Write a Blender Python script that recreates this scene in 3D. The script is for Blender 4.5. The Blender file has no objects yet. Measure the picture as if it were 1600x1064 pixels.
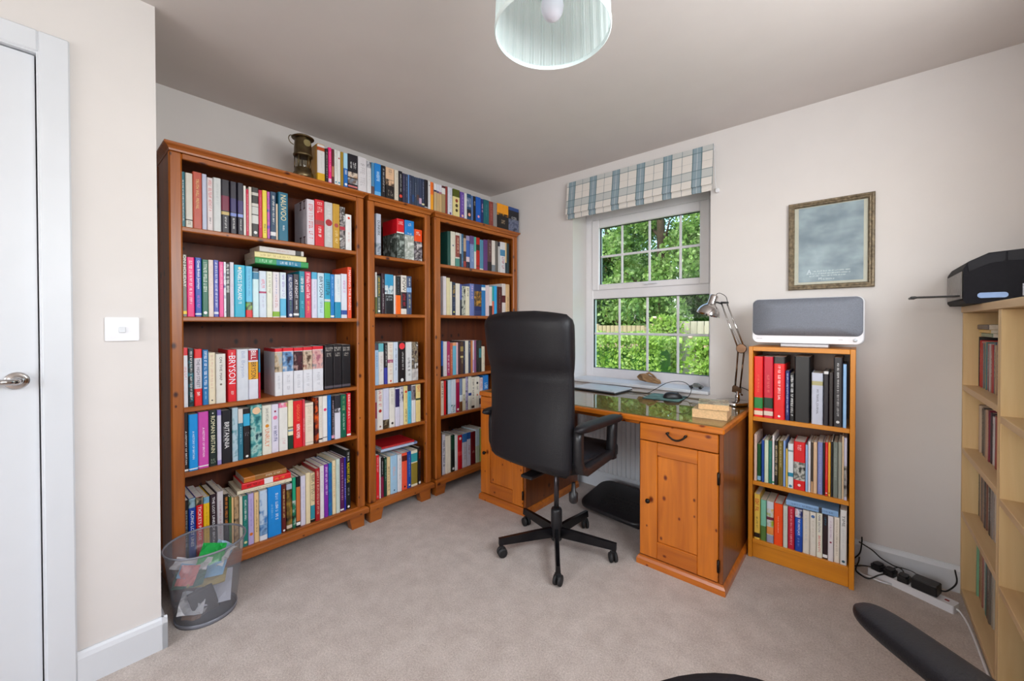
import bpy, math, random
from mathutils import Vector, Matrix

# ------------------------------------------------------------------ camera, sky, lights
scene = bpy.context.scene
COL = scene.collection
cam_data = bpy.data.cameras.new('camera')
cam_data.sensor_width = 36.0
cam_data.lens = 628.02 / 1600 * 36.0
cam_data.shift_y = -(532 - 512.73) / 1600
cam_data.clip_start = 0.02
cam = bpy.data.objects.new('camera', cam_data)
COL.objects.link(cam)
PITCH, YAW, ROLL = -0.0104, 0.7147, -0.0016
fw = Vector((-math.sin(YAW) * math.cos(PITCH), math.cos(YAW) * math.cos(PITCH), math.sin(PITCH)))
rt = Vector((math.cos(YAW), math.sin(YAW), 0))
up = rt.cross(fw)
rt2 = rt * math.cos(ROLL) + up * math.sin(ROLL)
up2 = up * math.cos(ROLL) - rt * math.sin(ROLL)
cam.matrix_world = Matrix(((rt2.x, up2.x, -fw.x, 2.6063), (rt2.y, up2.y, -fw.y, -2.7008),
                           (rt2.z, up2.z, -fw.z, 1.2195), (0, 0, 0, 1)))
scene.camera = cam

world = bpy.data.worlds.new('sky')
scene.world = world
world.use_nodes = True
wn = world.node_tree
sky = wn.nodes.new('ShaderNodeTexSky')
sky.sky_type = 'NISHITA'
sky.sun_disc = False
sky.sun_elevation = math.radians(48)
sky.sun_rotation = math.radians(200)
sky.air_density = 1.2
sky.dust_density = 3.0
wn.links.new(sky.outputs[0], wn.nodes['Background'].inputs[0])
wn.nodes['Background'].inputs[1].default_value = 0.62

def area(name, loc, rot, sx, sy, power, color):
    d = bpy.data.lights.new(name, 'AREA')
    d.shape = 'RECTANGLE'; d.size = sx; d.size_y = sy; d.energy = power; d.color = color
    o = bpy.data.objects.new(name, d); COL.objects.link(o)
    o.location = loc; o.rotation_euler = rot
    return o
# fill lamps set in two added, unseen windows to even the room light
area('added_rear_light', (1.95, -5.62, 1.55), (math.radians(90), 0, 0), 2.3, 1.5, 56, (0.94, 0.975, 1.0))
area('added_side_light', (3.37, -1.80, 1.75), (0, math.radians(90), 0), 0.8, 1.7, 63, (0.95, 0.98, 1.0))

scene.view_settings.view_transform = 'Standard'
scene.view_settings.look = 'None'
scene.view_settings.gamma = 1.0
scene.view_settings.use_curve_mapping = False
scene.view_settings.exposure = 0.03

# ------------------------------------------------------------------ helpers
R = random.Random(11)

def lin(h):
    c = []
    for i in (0, 2, 4):
        v = int(h[i:i + 2], 16) / 255
        c.append(v / 12.92 if v <= 0.04045 else ((v + 0.055) / 1.055) ** 2.4)
    return (c[0], c[1], c[2], 1)

MATS = {}

def mat(name, h, rough=0.5, metal=0.0, noise=0.06, nscale=30, bump=0.0, bscale=200, coat=0.0, spec=0.5):
    if name in MATS:
        return MATS[name]
    m = bpy.data.materials.new(name); m.use_nodes = True
    nt = m.node_tree; b = nt.nodes['Principled BSDF']
    b.inputs['Roughness'].default_value = rough
    b.inputs['Metallic'].default_value = metal
    b.inputs['Specular IOR Level'].default_value = spec
    if coat:
        b.inputs['Coat Weight'].default_value = coat
        b.inputs['Coat Roughness'].default_value = 0.1
    c = lin(h)
    if noise:
        tc = nt.nodes.new('ShaderNodeTexCoord')
        n = nt.nodes.new('ShaderNodeTexNoise'); n.inputs['Scale'].default_value = nscale
        n.inputs['Detail'].default_value = 3
        nt.links.new(tc.outputs['Object'], n.inputs['Vector'])
        r = nt.nodes.new('ShaderNodeValToRGB')
        r.color_ramp.elements[0].position = 0.3; r.color_ramp.elements[1].position = 0.7
        r.color_ramp.elements[0].color = (c[0] * (1 - noise), c[1] * (1 - noise), c[2] * (1 - noise), 1)
        r.color_ramp.elements[1].color = tuple(min(1, x * (1 + noise)) for x in c[:3]) + (1,)
        nt.links.new(n.outputs['Fac'], r.inputs['Fac'])
        nt.links.new(r.outputs['Color'], b.inputs['Base Color'])
        if bump:
            n2 = nt.nodes.new('ShaderNodeTexNoise'); n2.inputs['Scale'].default_value = bscale
            n2.inputs['Detail'].default_value = 4
            nt.links.new(tc.outputs['Object'], n2.inputs['Vector'])
            bp = nt.nodes.new('ShaderNodeBump'); bp.inputs['Strength'].default_value = bump
            bp.inputs['Distance'].default_value = 0.004
            nt.links.new(n2.outputs['Fac'], bp.inputs['Height'])
            nt.links.new(bp.outputs['Normal'], b.inputs['Normal'])
    else:
        b.inputs['Base Color'].default_value = c
    MATS[name] = m
    return m

def wood(name, light, dark, axis='z', rough=0.38, knots=True, contrast=1.0, scale=1.0, coat=0.15):
    """pine: long streaks along one axis, with scattered dark knots"""
    if name in MATS:
        return MATS[name]
    m = bpy.data.materials.new(name); m.use_nodes = True
    nt = m.node_tree; N = nt.nodes; L = nt.links
    b = N['Principled BSDF']; b.inputs['Roughness'].default_value = rough
    b.inputs['Coat Weight'].default_value = coat; b.inputs['Coat Roughness'].default_value = 0.25
    tc = N.new('ShaderNodeTexCoord')
    mp = N.new('ShaderNodeMapping')
    s = {'x': (1.1, 16, 16), 'y': (16, 1.1, 16), 'z': (16, 16, 1.1)}[axis]
    mp.inputs['Scale'].default_value = tuple(v * scale for v in s)
    L.new(tc.outputs['Object'], mp.inputs['Vector'])
    n = N.new('ShaderNodeTexNoise'); n.inputs['Scale'].default_value = 1.6
    n.inputs['Detail'].default_value = 6; n.inputs['Distortion'].default_value = 0.6
    L.new(mp.outputs[0], n.inputs['Vector'])
    r = N.new('ShaderNodeValToRGB')
    a, d = lin(light), lin(dark)
    mid = tuple(a[i] * 0.4 + d[i] * 0.6 for i in range(3)) + (1,)
    r.color_ramp.elements[0].position = 0.5 - 0.22 / contrast; r.color_ramp.elements[0].color = mid
    r.color_ramp.elements[1].position = 0.5 + 0.2 / contrast; r.color_ramp.elements[1].color = a
    L.new(n.outputs['Fac'], r.inputs['Fac'])
    col = r.outputs['Color']
    if knots:
        sp = N.new('ShaderNodeSeparateXYZ'); L.new(tc.outputs['Object'], sp.inputs[0])
        ia, ib, ic = {'x': (1, 2, 0), 'y': (0, 2, 1), 'z': (0, 1, 2)}[axis]
        su = N.new('ShaderNodeMath'); su.operation = 'ADD'; L.new(sp.outputs[ia], su.inputs[0]); L.new(sp.outputs[ib], su.inputs[1])
        m1 = N.new('ShaderNodeMath'); m1.operation = 'MULTIPLY'; m1.inputs[1].default_value = 13.0; L.new(su.outputs[0], m1.inputs[0])
        m2 = N.new('ShaderNodeMath'); m2.operation = 'MULTIPLY'; m2.inputs[1].default_value = 9.0; L.new(sp.outputs[ic], m2.inputs[0])
        cb_ = N.new('ShaderNodeCombineXYZ'); L.new(m1.outputs[0], cb_.inputs[0]); L.new(m2.outputs[0], cb_.inputs[1])
        v = N.new('ShaderNodeTexVoronoi'); v.voronoi_dimensions = '2D'; v.inputs['Scale'].default_value = 1.0
        L.new(cb_.outputs[0], v.inputs['Vector'])
        kr = N.new('ShaderNodeValToRGB')
        kr.color_ramp.elements[0].position = 0.05; kr.color_ramp.elements[0].color = (1, 1, 1, 1)
        kr.color_ramp.elements[1].position = 0.14; kr.color_ramp.elements[1].color = (0, 0, 0, 1)
        sc = N.new('ShaderNodeSeparateColor'); L.new(v.outputs['Color'], sc.inputs[0])
        ks = N.new('ShaderNodeMath'); ks.operation = 'MULTIPLY_ADD'; ks.inputs[1].default_value = 1.6; ks.inputs[2].default_value = 0.6; L.new(sc.outputs[1], ks.inputs[0])
        kd = N.new('ShaderNodeMath'); kd.operation = 'MULTIPLY'; L.new(v.outputs['Distance'], kd.inputs[0]); L.new(ks.outputs[0], kd.inputs[1])
        L.new(kd.outputs[0], kr.inputs['Fac'])
        gt = N.new('ShaderNodeMath'); gt.operation = 'GREATER_THAN'; gt.inputs[1].default_value = 0.62; L.new(sc.outputs[0], gt.inputs[0])
        km = N.new('ShaderNodeMath'); km.operation = 'MULTIPLY'; L.new(kr.outputs['Color'], km.inputs[0]); L.new(gt.outputs[0], km.inputs[1])
        mx = N.new('ShaderNodeMix'); mx.data_type = 'RGBA'
        L.new(km.outputs[0], mx.inputs['Factor'])
        L.new(col, mx.inputs[6])
        mx.inputs[7].default_value = (d[0] * 0.55, d[1] * 0.4, d[2] * 0.3)[:3] + (1,)
        col = mx.outputs[2]
    L.new(col, b.inputs['Base Color'])
    bp = N.new('ShaderNodeBump'); bp.inputs['Strength'].default_value = 0.08; bp.inputs['Distance'].default_value = 0.002
    L.new(n.outputs['Fac'], bp.inputs['Height']); L.new(bp.outputs['Normal'], b.inputs['Normal'])
    MATS[name] = m
    return m

def picmat(spec):
    """printed picture: blotches of several inks"""
    key = 'print_' + spec
    if key in MATS:
        return MATS[key]
    cols = [lin(h) for h in spec.split('|')]
    m = bpy.data.materials.new('printed_picture'); m.use_nodes = True
    nt = m.node_tree; b = nt.nodes['Principled BSDF']; b.inputs['Roughness'].default_value = 0.35
    tc = nt.nodes.new('ShaderNodeTexCoord')
    n = nt.nodes.new('ShaderNodeTexNoise'); n.inputs['Scale'].default_value = 24; n.inputs['Detail'].default_value = 2
    nt.links.new(tc.outputs['Object'], n.inputs['Vector'])
    r = nt.nodes.new('ShaderNodeValToRGB'); r.color_ramp.interpolation = 'LINEAR'
    el = r.color_ramp.elements
    k = len(cols)
    el[0].position = 0.36; el[0].color = cols[0]
    el[1].position = 0.64; el[1].color = cols[-1]
    for i in range(1, k - 1):
        e = el.new(0.36 + 0.28 * i / (k - 1)); e.color = cols[i]
    nt.links.new(n.outputs['Fac'], r.inputs['Fac']); nt.links.new(r.outputs['Color'], b.inputs['Base Color'])
    MATS[key] = m
    return m

def ink(h):
    return picmat(h) if '|' in h else mat('print_' + h, h, 0.38, noise=0.0)

def glassmat(name, tint='e8f4f0', ior=1.45, rough=0.0):
    """thin clear sheet: mostly see-through with a mirror sheen"""
    if name in MATS:
        return MATS[name]
    m = bpy.data.materials.new(name); m.use_nodes = True
    nt = m.node_tree; nt.nodes.clear()
    o = nt.nodes.new('ShaderNodeOutputMaterial')
    t = nt.nodes.new('ShaderNodeBsdfTransparent'); t.inputs[0].default_value = lin(tint)
    g = nt.nodes.new('ShaderNodeBsdfGlossy'); g.inputs['Roughness'].default_value = rough
    g.inputs['Color'].default_value = (1, 1, 1, 1)
    f = nt.nodes.new('ShaderNodeFresnel'); f.inputs['IOR'].default_value = ior
    mx = nt.nodes.new('ShaderNodeMixShader')
    ge = nt.nodes.new('ShaderNodeNewGeometry')
    fm = nt.nodes.new('ShaderNodeMath'); fm.operation = 'SUBTRACT'; fm.use_clamp = True     # reflect at the outer face only
    nt.links.new(f.outputs[0], fm.inputs[0]); nt.links.new(ge.outputs['Backfacing'], fm.inputs[1])
    nt.links.new(fm.outputs[0], mx.inputs[0]); nt.links.new(t.outputs[0], mx.inputs[1]); nt.links.new(g.outputs[0], mx.inputs[2])
    nt.links.new(mx.outputs[0], o.inputs[0])
    MATS[name] = m
    return m

class MB:
    """collects shapes, then links them as ONE mesh object"""
    def __init__(s):
        s.v = []; s.f = []; s.mi = []; s.sm = []
    def face(s, idx, mi=0, sm=False):
        s.f.append(tuple(idx)); s.mi.append(mi); s.sm.append(sm)
    def add(s, verts, faces, mi=0, sm=False):
        o = len(s.v); s.v.extend(tuple(p) for p in verts)
        for f in faces:
            s.face([o + i for i in f], mi, sm)
        return s
    def box(s, x0, x1, y0, y1, z0, z1, mi=0, c=0.0, M=None):
        if x1 < x0: x0, x1 = x1, x0
        if y1 < y0: y0, y1 = y1, y0
        if z1 < z0: z0, z1 = z1, z0
        c = min(c, (x1 - x0) * 0.45, (y1 - y0) * 0.45, (z1 - z0) * 0.45)
        if c <= 0:
            vs = [(x, y, z) for x in (x0, x1) for y in (y0, y1) for z in (z0, z1)]
            fs = [(0, 1, 3, 2), (4, 6, 7, 5), (0, 4, 5, 1), (2, 3, 7, 6), (0, 2, 6, 4), (1, 5, 7, 3)]
        else:
            X = (x0, x1); Y = (y0, y1); Z = (z0, z1)
            vs = []; ix = {}
            for i in (0, 1):
                for j in (0, 1):
                    for k in (0, 1):
                        sx, sy, sz = (c if i == 0 else -c), (c if j == 0 else -c), (c if k == 0 else -c)
                        for a, p in enumerate(((X[i], Y[j] + sy, Z[k] + sz), (X[i] + sx, Y[j], Z[k] + sz), (X[i] + sx, Y[j] + sy, Z[k]))):
                            ix[(i, j, k, a)] = len(vs); vs.append(p)
            fs = []
            q = [(0, 0), (1, 0), (1, 1), (0, 1)]
            for s_ in (0, 1):
                fx = [ix[(s_, a, b, 0)] for a, b in q]; fy = [ix[(a, s_, b, 1)] for a, b in q]; fz = [ix[(a, b, s_, 2)] for a, b in q]
                fs.append(fx if s_ else fx[::-1]); fs.append(fy[::-1] if s_ else fy); fs.append(fz if s_ else fz[::-1])
            for a in (0, 1):
                for b in (0, 1):
                    fs.append((ix[(0, a, b, 1)], ix[(1, a, b, 1)], ix[(1, a, b, 2)], ix[(0, a, b, 2)]))
                    fs.append((ix[(a, 0, b, 0)], ix[(a, 1, b, 0)], ix[(a, 1, b, 2)], ix[(a, 0, b, 2)]))
                    fs.append((ix[(a, b, 0, 0)], ix[(a, b, 1, 0)], ix[(a, b, 1, 1)], ix[(a, b, 0, 1)]))
            for i in (0, 1):
                for j in (0, 1):
                    for k in (0, 1):
                        fs.append((ix[(i, j, k, 0)], ix[(i, j, k, 1)], ix[(i, j, k, 2)]))
        if M is not None:
            vs = [tuple(M @ Vector(p)) for p in vs]
        return s.add(vs, fs, mi)
    def loft(s, rings, mi=0, sm=True, cap=True, closed=True):
        n = len(rings[0]); o = len(s.v)
        for r in rings:
            s.v.extend(tuple(p) for p in r)
        for a in range(len(rings) - 1):
            for i in range(n if closed else n - 1):
                j = (i + 1) % n
                s.face((o + a * n + i, o + a * n + j, o + (a + 1) * n + j, o + (a + 1) * n + i), mi, sm)
        if cap:
            s.face([o + i for i in range(n)][::-1], mi, False)
            s.face([o + (len(rings) - 1) * n + i for i in range(n)], mi, False)
        return s
    def lathe(s, prof, cx=0, cy=0, n=24, mi=0, sm=True, cap=False, M=None):
        rings = []
        for r, z in prof:
            ring = [Vector((cx + r * math.cos(2 * math.pi * i / n), cy + r * math.sin(2 * math.pi * i / n), z)) for i in range(n)]
            if M is not None:
                ring = [M @ p for p in ring]
            rings.append(ring)
        return s.loft(rings, mi, sm, cap)
    def tube(s, pts, r, n=8, mi=0, sm=True, cap=True):
        pts = [Vector(p) for p in pts]
        rings = []; prev = None
        rr = r if isinstance(r, (list, tuple)) else [r] * len(pts)
        for i, p in enumerate(pts):
            d = (pts[min(i + 1, len(pts) - 1)] - pts[max(i - 1, 0)]).normalized()
            if prev is None:
                a = Vector((0, 0, 1)) if abs(d.z) < 0.9 else Vector((1, 0, 0))
                u = d.cross(a).normalized()
            else:
                u = (prev - d * prev.dot(d)).normalized()
            prev = u; w = d.cross(u)
            rings.append([p + (u * math.cos(2 * math.pi * k / n) + w * math.sin(2 * math.pi * k / n)) * rr[i] for k in range(n)])
        return s.loft(rings, mi, sm, cap)
    def prism(s, poly, z0, z1, mi=0, sm=False, M=None):
        n = len(poly)
        a = [Vector((x, y, z0)) for x, y in poly]; b = [Vector((x, y, z1)) for x, y in poly]
        if M is not None:
            a = [M @ p for p in a]; b = [M @ p for p in b]
        return s.loft([a, b], mi, sm, True)
    def mesh(s, name, mats):
        me = bpy.data.meshes.new(name)
        me.from_pydata(s.v, [], s.f)
        for m in (mats if isinstance(mats, (list, tuple)) else [mats]):
            me.materials.append(m)
        me.polygons.foreach_set('material_index', s.mi)
        me.polygons.foreach_set('use_smooth', s.sm)
        me.update()
        import bmesh
        bm = bmesh.new(); bm.from_mesh(me)
        bmesh.ops.recalc_face_normals(bm, faces=bm.faces[:])
        bm.to_mesh(me); bm.free()
        return me
    def build(s, name, mats, parent=None, loc=(0, 0, 0), rz=0.0):
        return link(name, s.mesh(name, mats), parent, loc, rz)

def link(name, data, parent=None, loc=(0, 0, 0), rz=0.0):
    o = bpy.data.objects.new(name, data)
    COL.objects.link(o)
    o.location = loc; o.rotation_euler = (0, 0, rz)
    if parent is not None:
        o.parent = parent
    return o

def tag(o, label, cat, group=None):
    o['label'] = label; o['category'] = cat
    if group:
        o['group'] = group
    return o

def thing(name, label, cat, loc=(0, 0, 0), rz=0.0, group=None):
    return tag(link(name, None, None, loc, rz), label, cat, group)

def struct(name, mb, m, parent=None, label=None):
    o = mb.build(name, m, parent)
    if parent is None:
        o['kind'] = 'structure'
    if label:
        o['label'] = label
    return o

def box(name, dims, m, parent=None, c=0.0):
    return MB().box(*dims, c=c).build(name, m, parent)

def rrect(w, h, r, n=5):
    """rounded rectangle outline centred on 0"""
    pts = []
    for cx, cy, a0 in ((w / 2 - r, h / 2 - r, 0), (-w / 2 + r, h / 2 - r, 90), (-w / 2 + r, -h / 2 + r, 180), (w / 2 - r, -h / 2 + r, 270)):
        for i in range(n + 1):
            a = math.radians(a0 + 90 * i / n)
            pts.append((cx + r * math.cos(a), cy + r * math.sin(a)))
    return pts

def curve_pts(ctrl, n=8):
    """smooth Catmull-Rom path through control points"""
    P = [Vector(c) for c in ctrl]
    P = [P[0] * 2 - P[1]] + P + [P[-1] * 2 - P[-2]]
    out = []
    for i in range(1, len(P) - 2):
        for k in range(n):
            t = k / n
            a, b, c, d = P[i - 1], P[i], P[i + 1], P[i + 2]
            out.append(0.5 * ((2 * b) + (c - a) * t + (2 * a - 5 * b + 4 * c - d) * t * t + (3 * b - a - 3 * c + d) * t ** 3))
    out.append(P[-2])
    return out

# ------------------------------------------------------------------ materials of the place
M_WALL = mat('wall_paint', 'd9d4d1', 0.85, noise=0.015, nscale=6, bump=0.02, bscale=300, spec=0.25)
M_CEIL = mat('ceiling_paint', 'd4cdc9', 0.9, noise=0.015, nscale=5, spec=0.2)
M_GLOSSW = mat('white_gloss_paint', 'd4d7dc', 0.35, noise=0.01, nscale=8)
M_UPVC = mat('white_upvc', 'e2dfe2', 0.3, noise=0.01)
M_WHITE = mat('white_plastic', 'e4e4e8', 0.35, noise=0.01)
M_CHROME = mat('polished_chrome', 'c8c4c2', 0.12, 1.0, noise=0.0)
M_BRASS = mat('aged_brass', '6a5c44', 0.38, 1.0, noise=0.35, nscale=25)
M_BLACK = mat('black_plastic', '1a191c', 0.42, noise=0.1, nscale=60)
M_RUBBER = mat('black_rubber', '121214', 0.6, noise=0.1)
M_LEATHER = mat('black_leather', '110f14', 0.48, noise=0.12, nscale=120, bump=0.25, bscale=260, spec=0.38)
M_FABRICBLK = mat('black_cloth', '1b181c', 0.85, noise=0.2, nscale=400, bump=0.3, bscale=700, spec=0.2)
PINE_Z = wood('stained_pine_upright', 'b5641e', '5a2408', 'z')
PINE_Y = wood('stained_pine_lengthwise', 'b5641e', '5a2408', 'y')
PINE_X = wood('stained_pine_crosswise', 'b5641e', '5a2408', 'x')
DESK_Z = wood('honey_pine_upright', 'd4781e', '863408', 'z', rough=0.3, coat=0.35)
DESK_X = wood('honey_pine_crosswise', 'd4781e', '863408', 'x', rough=0.3, coat=0.35)
DESK_Y = wood('honey_pine_depthwise', 'bc661e', '702c08', 'y', rough=0.3, coat=0.3)
SMALL = wood('orange_veneer', 'de8e1e', 'b4660e', 'z', knots=False, contrast=0.7, rough=0.35)
SMALL_X = wood('orange_veneer_crosswise', 'de8e1e', 'b4660e', 'x', knots=False, contrast=0.7, rough=0.35)
PALE_Z = wood('pale_pine_upright', 'e6c894', 'c89e66', 'z', knots=False, contrast=0.8, rough=0.5, coat=0.05)
PALE_Y = wood('pale_pine_lengthwise', 'e2c494', 'c49a68', 'y', knots=False, contrast=0.8, rough=0.5, coat=0.05)

def carpet():
    m = bpy.data.materials.new('beige_carpet'); m.use_nodes = True
    nt = m.node_tree; N = nt.nodes; L = nt.links; b = N['Principled BSDF']
    b.inputs['Roughness'].default_value = 0.95; b.inputs['Specular IOR Level'].default_value = 0.1
    b.inputs['Sheen Weight'].default_value = 0.25
    tc = N.new('ShaderNodeTexCoord')
    n1 = N.new('ShaderNodeTexNoise'); n1.inputs['Scale'].default_value = 11; n1.inputs['Detail'].default_value = 5; n1.inputs['Roughness'].default_value = 0.65
    n2 = N.new('ShaderNodeTexNoise'); n2.inputs['Scale'].default_value = 170; n2.inputs['Detail'].default_value = 3
    L.new(tc.outputs['Object'], n1.inputs['Vector']); L.new(tc.outputs['Object'], n2.inputs['Vector'])
    mx = N.new('ShaderNodeMath'); mx.operation = 'MULTIPLY_ADD'
    mx.inputs[1].default_value = 0.42; L.new(n1.outputs['Fac'], mx.inputs[0])
    m2 = N.new('ShaderNodeMath'); m2.operation = 'MULTIPLY'; m2.inputs[1].default_value = 0.58; L.new(n2.outputs['Fac'], m2.inputs[0])
    L.new(m2.outputs[0], mx.inputs[2])
    r = N.new('ShaderNodeValToRGB')
    r.color_ramp.elements[0].position = 0.36; r.color_ramp.elements[0].color = lin('afa198')
    r.color_ramp.elements[1].position = 0.64; r.color_ramp.elements[1].color = lin('d6cac2')
    L.new(mx.outputs[0], r.inputs['Fac']); L.new(r.outputs['Color'], b.inputs['Base Color'])
    n3 = N.new('ShaderNodeTexNoise'); n3.inputs['Scale'].default_value = 420; n3.inputs['Detail'].default_value = 2
    L.new(tc.outputs['Object'], n3.inputs['Vector'])
    bp = N.new('ShaderNodeBump'); bp.inputs['Strength'].default_value = 0.6; bp.inputs['Distance'].default_value = 0.006
    L.new(n3.outputs['Fac'], bp.inputs['Height']); L.new(bp.outputs['Normal'], b.inputs['Normal'])
    return m
M_CARPET = carpet()

# ------------------------------------------------------------------ the room shell
H = 2.4
XR, YB, DWX, DWY = 3.26, -5.5, 0.618, -2.432      # right wall, rear wall, door wall, its corner
struct('floor', MB().box(-0.15, XR + 0.15, YB - 0.15, 0.3, -0.12, 0.0), M_CARPET)
struct('ceiling', MB().box(-0.15, XR + 0.15, YB - 0.15, 0.3, H, H + 0.12), M_CEIL)
struct('wall_left', MB().box(-0.15, 0.0, DWY - 0.02, 0.3, 0, H), M_WALL)
OX0, OX1, OZ0, OZ1 = 0.896, 1.898, 0.775, 2.14      # garden window opening
w = MB()
w.box(-0.15, OX0, 0.0, 0.3, 0, H); w.box(OX1, XR + 0.15, 0.0, 0.3, 0, H)
w.box(OX0, OX1, 0.0, 0.3, 0, OZ0); w.box(OX0, OX1, 0.0, 0.3, OZ1, H)
struct('wall_window', w, M_WALL)
SY0, SY1, SZ0, SZ1 = -2.65, -0.95, 1.35, 2.15         # opening for the unseen window added in the right wall for light
w = MB()
w.box(XR, XR + 0.15, YB, SY0, 0, H); w.box(XR, XR + 0.15, SY1, 0.0, 0, H)
w.box(XR, XR + 0.15, SY0, SY1, 0, SZ0); w.box(XR, XR + 0.15, SY0, SY1, SZ1, H)
struct('wall_right', w, M_WALL)
BX0, BX1, BZ0, BZ1 = 0.8, 3.1, 0.8, 2.3           # opening for the unseen window added behind the camera for light
w = MB()
w.box(DWX - 0.1, BX0, YB - 0.15, YB, 0, H); w.box(BX1, XR, YB - 0.15, YB, 0, H)
w.box(BX0, BX1, YB - 0.15, YB, 0, BZ0); w.box(BX0, BX1, YB - 0.15, YB, BZ1, H)
struct('wall_rear', w, M_WALL)
# door wall, with its opening, and the short return to the recess
DY1, DY0, DZ = -2.716, -3.49, 2.098
w = MB()
w.box(DWX - 0.1, DWX, DY1, DWY, 0, H); w.box(DWX - 0.1, DWX, YB, DY0, 0, H); w.box(DWX - 0.1, DWX, DY0, DY1, DZ, H)
w.box(0.0, DWX - 0.1, DWY - 0.1, DWY, 0, H)
struct('wall_door', w, M_WALL)
struct('hall_light_block', MB().box(DWX - 0.30, DWX - 0.20, DY0 - 0.3, DWY - 0.11, 0, H), M_WALL)  # unseen slab added to stop light leaking in round the door
w = MB(); w.box(DWX - 0.20, DWX - 0.10, DY1 + 0.001, DY1 + 0.05, 0, H); w.box(DWX - 0.20, DWX - 0.10, DY0 - 0.05, DY0 - 0.001, 0, H); w.box(DWX - 0.20, DWX - 0.10, DY0, DY1, DZ, DZ + 0.1)
struct('hall_light_block_side', w, M_WALL)  # unseen side and top pieces added to seal the light block

def skirting(name, p0, p1, nrm, h=0.118):
    d = Vector((p1[0] - p0[0], p1[1] - p0[1], 0)); n = Vector((nrm[0], nrm[1], 0))
    prof = [(0, 0), (0.016, 0), (0.016, h - 0.022), (0.011, h - 0.008), (0.006, h), (0, h)]
    a = [Vector((p0[0], p0[1], 0)) + n * t + Vector((0, 0, z)) for t, z in prof]
    b = [q + d for q in a]
    return struct(name, MB().loft([a, b], sm=False), M_GLOSSW)
skirting('baseboard_window', (0.0, 0.0), (XR, 0.0), (0, -1))
skirting('baseboard_door', (DWX, DWY + 0.016), (DWX, -2.648), (1, 0))
skirting('baseboard_recess', (0.0, DWY), (DWX + 0.016, DWY), (0, 1))
skirting('baseboard_left', (0.0, DWY), (0.0, 0.0), (1, 0))
skirting('baseboard_right', (XR, YB), (XR, 0.0), (-1, 0))

# door: lining, architrave, leaf with lever handle
dr = thing('door_1', 'white flush door with chrome lever handle in a white frame', 'door', (DWX, (DY0 + DY1) / 2, 0))
dr['kind'] = 'structure'
yo = -(DY0 + DY1) / 2
def dp(name, dims, m, par=dr, c=0.0):
    x0, x1, y0, y1, z0, z1 = dims
    return MB().box(x0, x1, y0 + yo, y1 + yo, z0, z1, c=c).build(name, m, par)
arch = MB()
arch.box(0.0, 0.018, DY1 + yo, -2.648 + yo, 0, 2.152, c=0.004)
arch.box(0.0, 0.018, DY0 - 0.068 + yo, DY0 + yo, 0, 2.152, c=0.004)
arch.box(0.0, 0.018, DY0 + yo, DY1 + yo, DZ - 0.014, 2.152, c=0.004)
arch.build('architrave', M_GLOSSW, dr)
lin_ = MB()
lin_.box(-0.1, 0.012, DY1 - 0.004 + yo, DY1 + 0.0 + yo, 0, DZ); lin_.box(-0.1, 0.012, DY0 + yo, DY0 + 0.004 + yo, 0, DZ)
lin_.box(-0.1, 0.012, DY0 + 0.004 + yo, DY1 - 0.004 + yo, DZ - 0.004 - 0.014, DZ - 0.014)
lin_.build('door_lining', M_GLOSSW, dr)
leaf = dp('door_leaf', (-0.05, -0.006, DY0 + 0.007, DY1 - 0.0075, 0.006, DZ - 0.022), M_GLOSSW)
hy = -2.768 + yo
hd = MB().lathe([(0.027, -0.006), (0.027, 0.004), (0.022, 0.006), (0.012, 0.008), (0.010, 0.03), (0.0105, 0.046), (0.004, 0.05)],
                n=20, M=Matrix.Translation((0, hy, 1.045)) @ Matrix.Rotation(math.radians(90), 4, 'Y'))
hd.tube([(0.040, hy, 1.045), (0.042, hy - 0.03, 1.046), (0.042, hy - 0.07, 1.044), (0.040, hy - 0.115, 1.042)], [0.010, 0.0098, 0.0085, 0.007], n=10)
hd.build('handle', M_CHROME, leaf)
dp('strike_plate', (-0.02, 0.0125, DY1 - 0.0048, DY1 - 0.0041, 1.02, 1.076), mat('brushed_steel', '8a8684', 0.35, 1.0, noise=0.1))

# light switch on the door wall
sw = thing('light_switch', 'white single light switch on wall beside the door', 'light switch', (DWX + 0.0005, -2.53, 1.2035))
MB().prism(rrect(0.088, 0.084, 0.005), 0, 0.008, M=Matrix(((0, 0, 1, 0), (1, 0, 0, 0), (0, 1, 0, 0), (0, 0, 0, 1)))).build('plate', M_WHITE, sw)
MB().box(0.008, 0.0125, -0.009, 0.009, -0.013, 0.008, c=0.002).build('rocker', M_GLOSSW, sw)

# ------------------------------------------------------------------ garden window
FY0, FY1 = 0.20, 0.262
win = thing('window_1', 'white casement window with Georgian bars above the desk', 'window', ((OX0 + OX1) / 2, FY0, OZ0))
win['kind'] = 'structure'
ox, oz = -(OX0 + OX1) / 2, -OZ0
def wp(name, x0, x1, z0, z1, y0=0.0, y1=0.062, m=M_UPVC, par=win, c=0.004):
    return MB().box(x0 + ox, x1 + ox, y0, y1, z0 + oz, z1 + oz, c=c).build(name, m, par)
fr = MB()
def fb(x0, x1, z0, z1): fr.box(x0 + ox, x1 + ox, 0, 0.062, z0 + oz, z1 + oz, c=0.004)
fb(OX0, 0.962, OZ0, OZ1); fb(1.838, OX1, OZ0, OZ1)
fb(0.962, 1.838, OZ0, 0.865); fb(0.962, 1.838, 1.420, 1.492); fb(0.962, 1.838, 2.049, OZ1)
fr.build('window_frame', M_UPVC, win)
sash = MB()
def sb(x0, x1, z0, z1): sash.box(x0 + ox, x1 + ox, -0.012, 0.05, z0 + oz, z1 + oz, c=0.005)
sb(0.958, 1.020, 1.488, 2.053); sb(1.780, 1.842, 1.488, 2.053); sb(1.020, 1.780, 1.488, 1.533); sb(1.020, 1.780, 1.985, 2.053)
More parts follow.
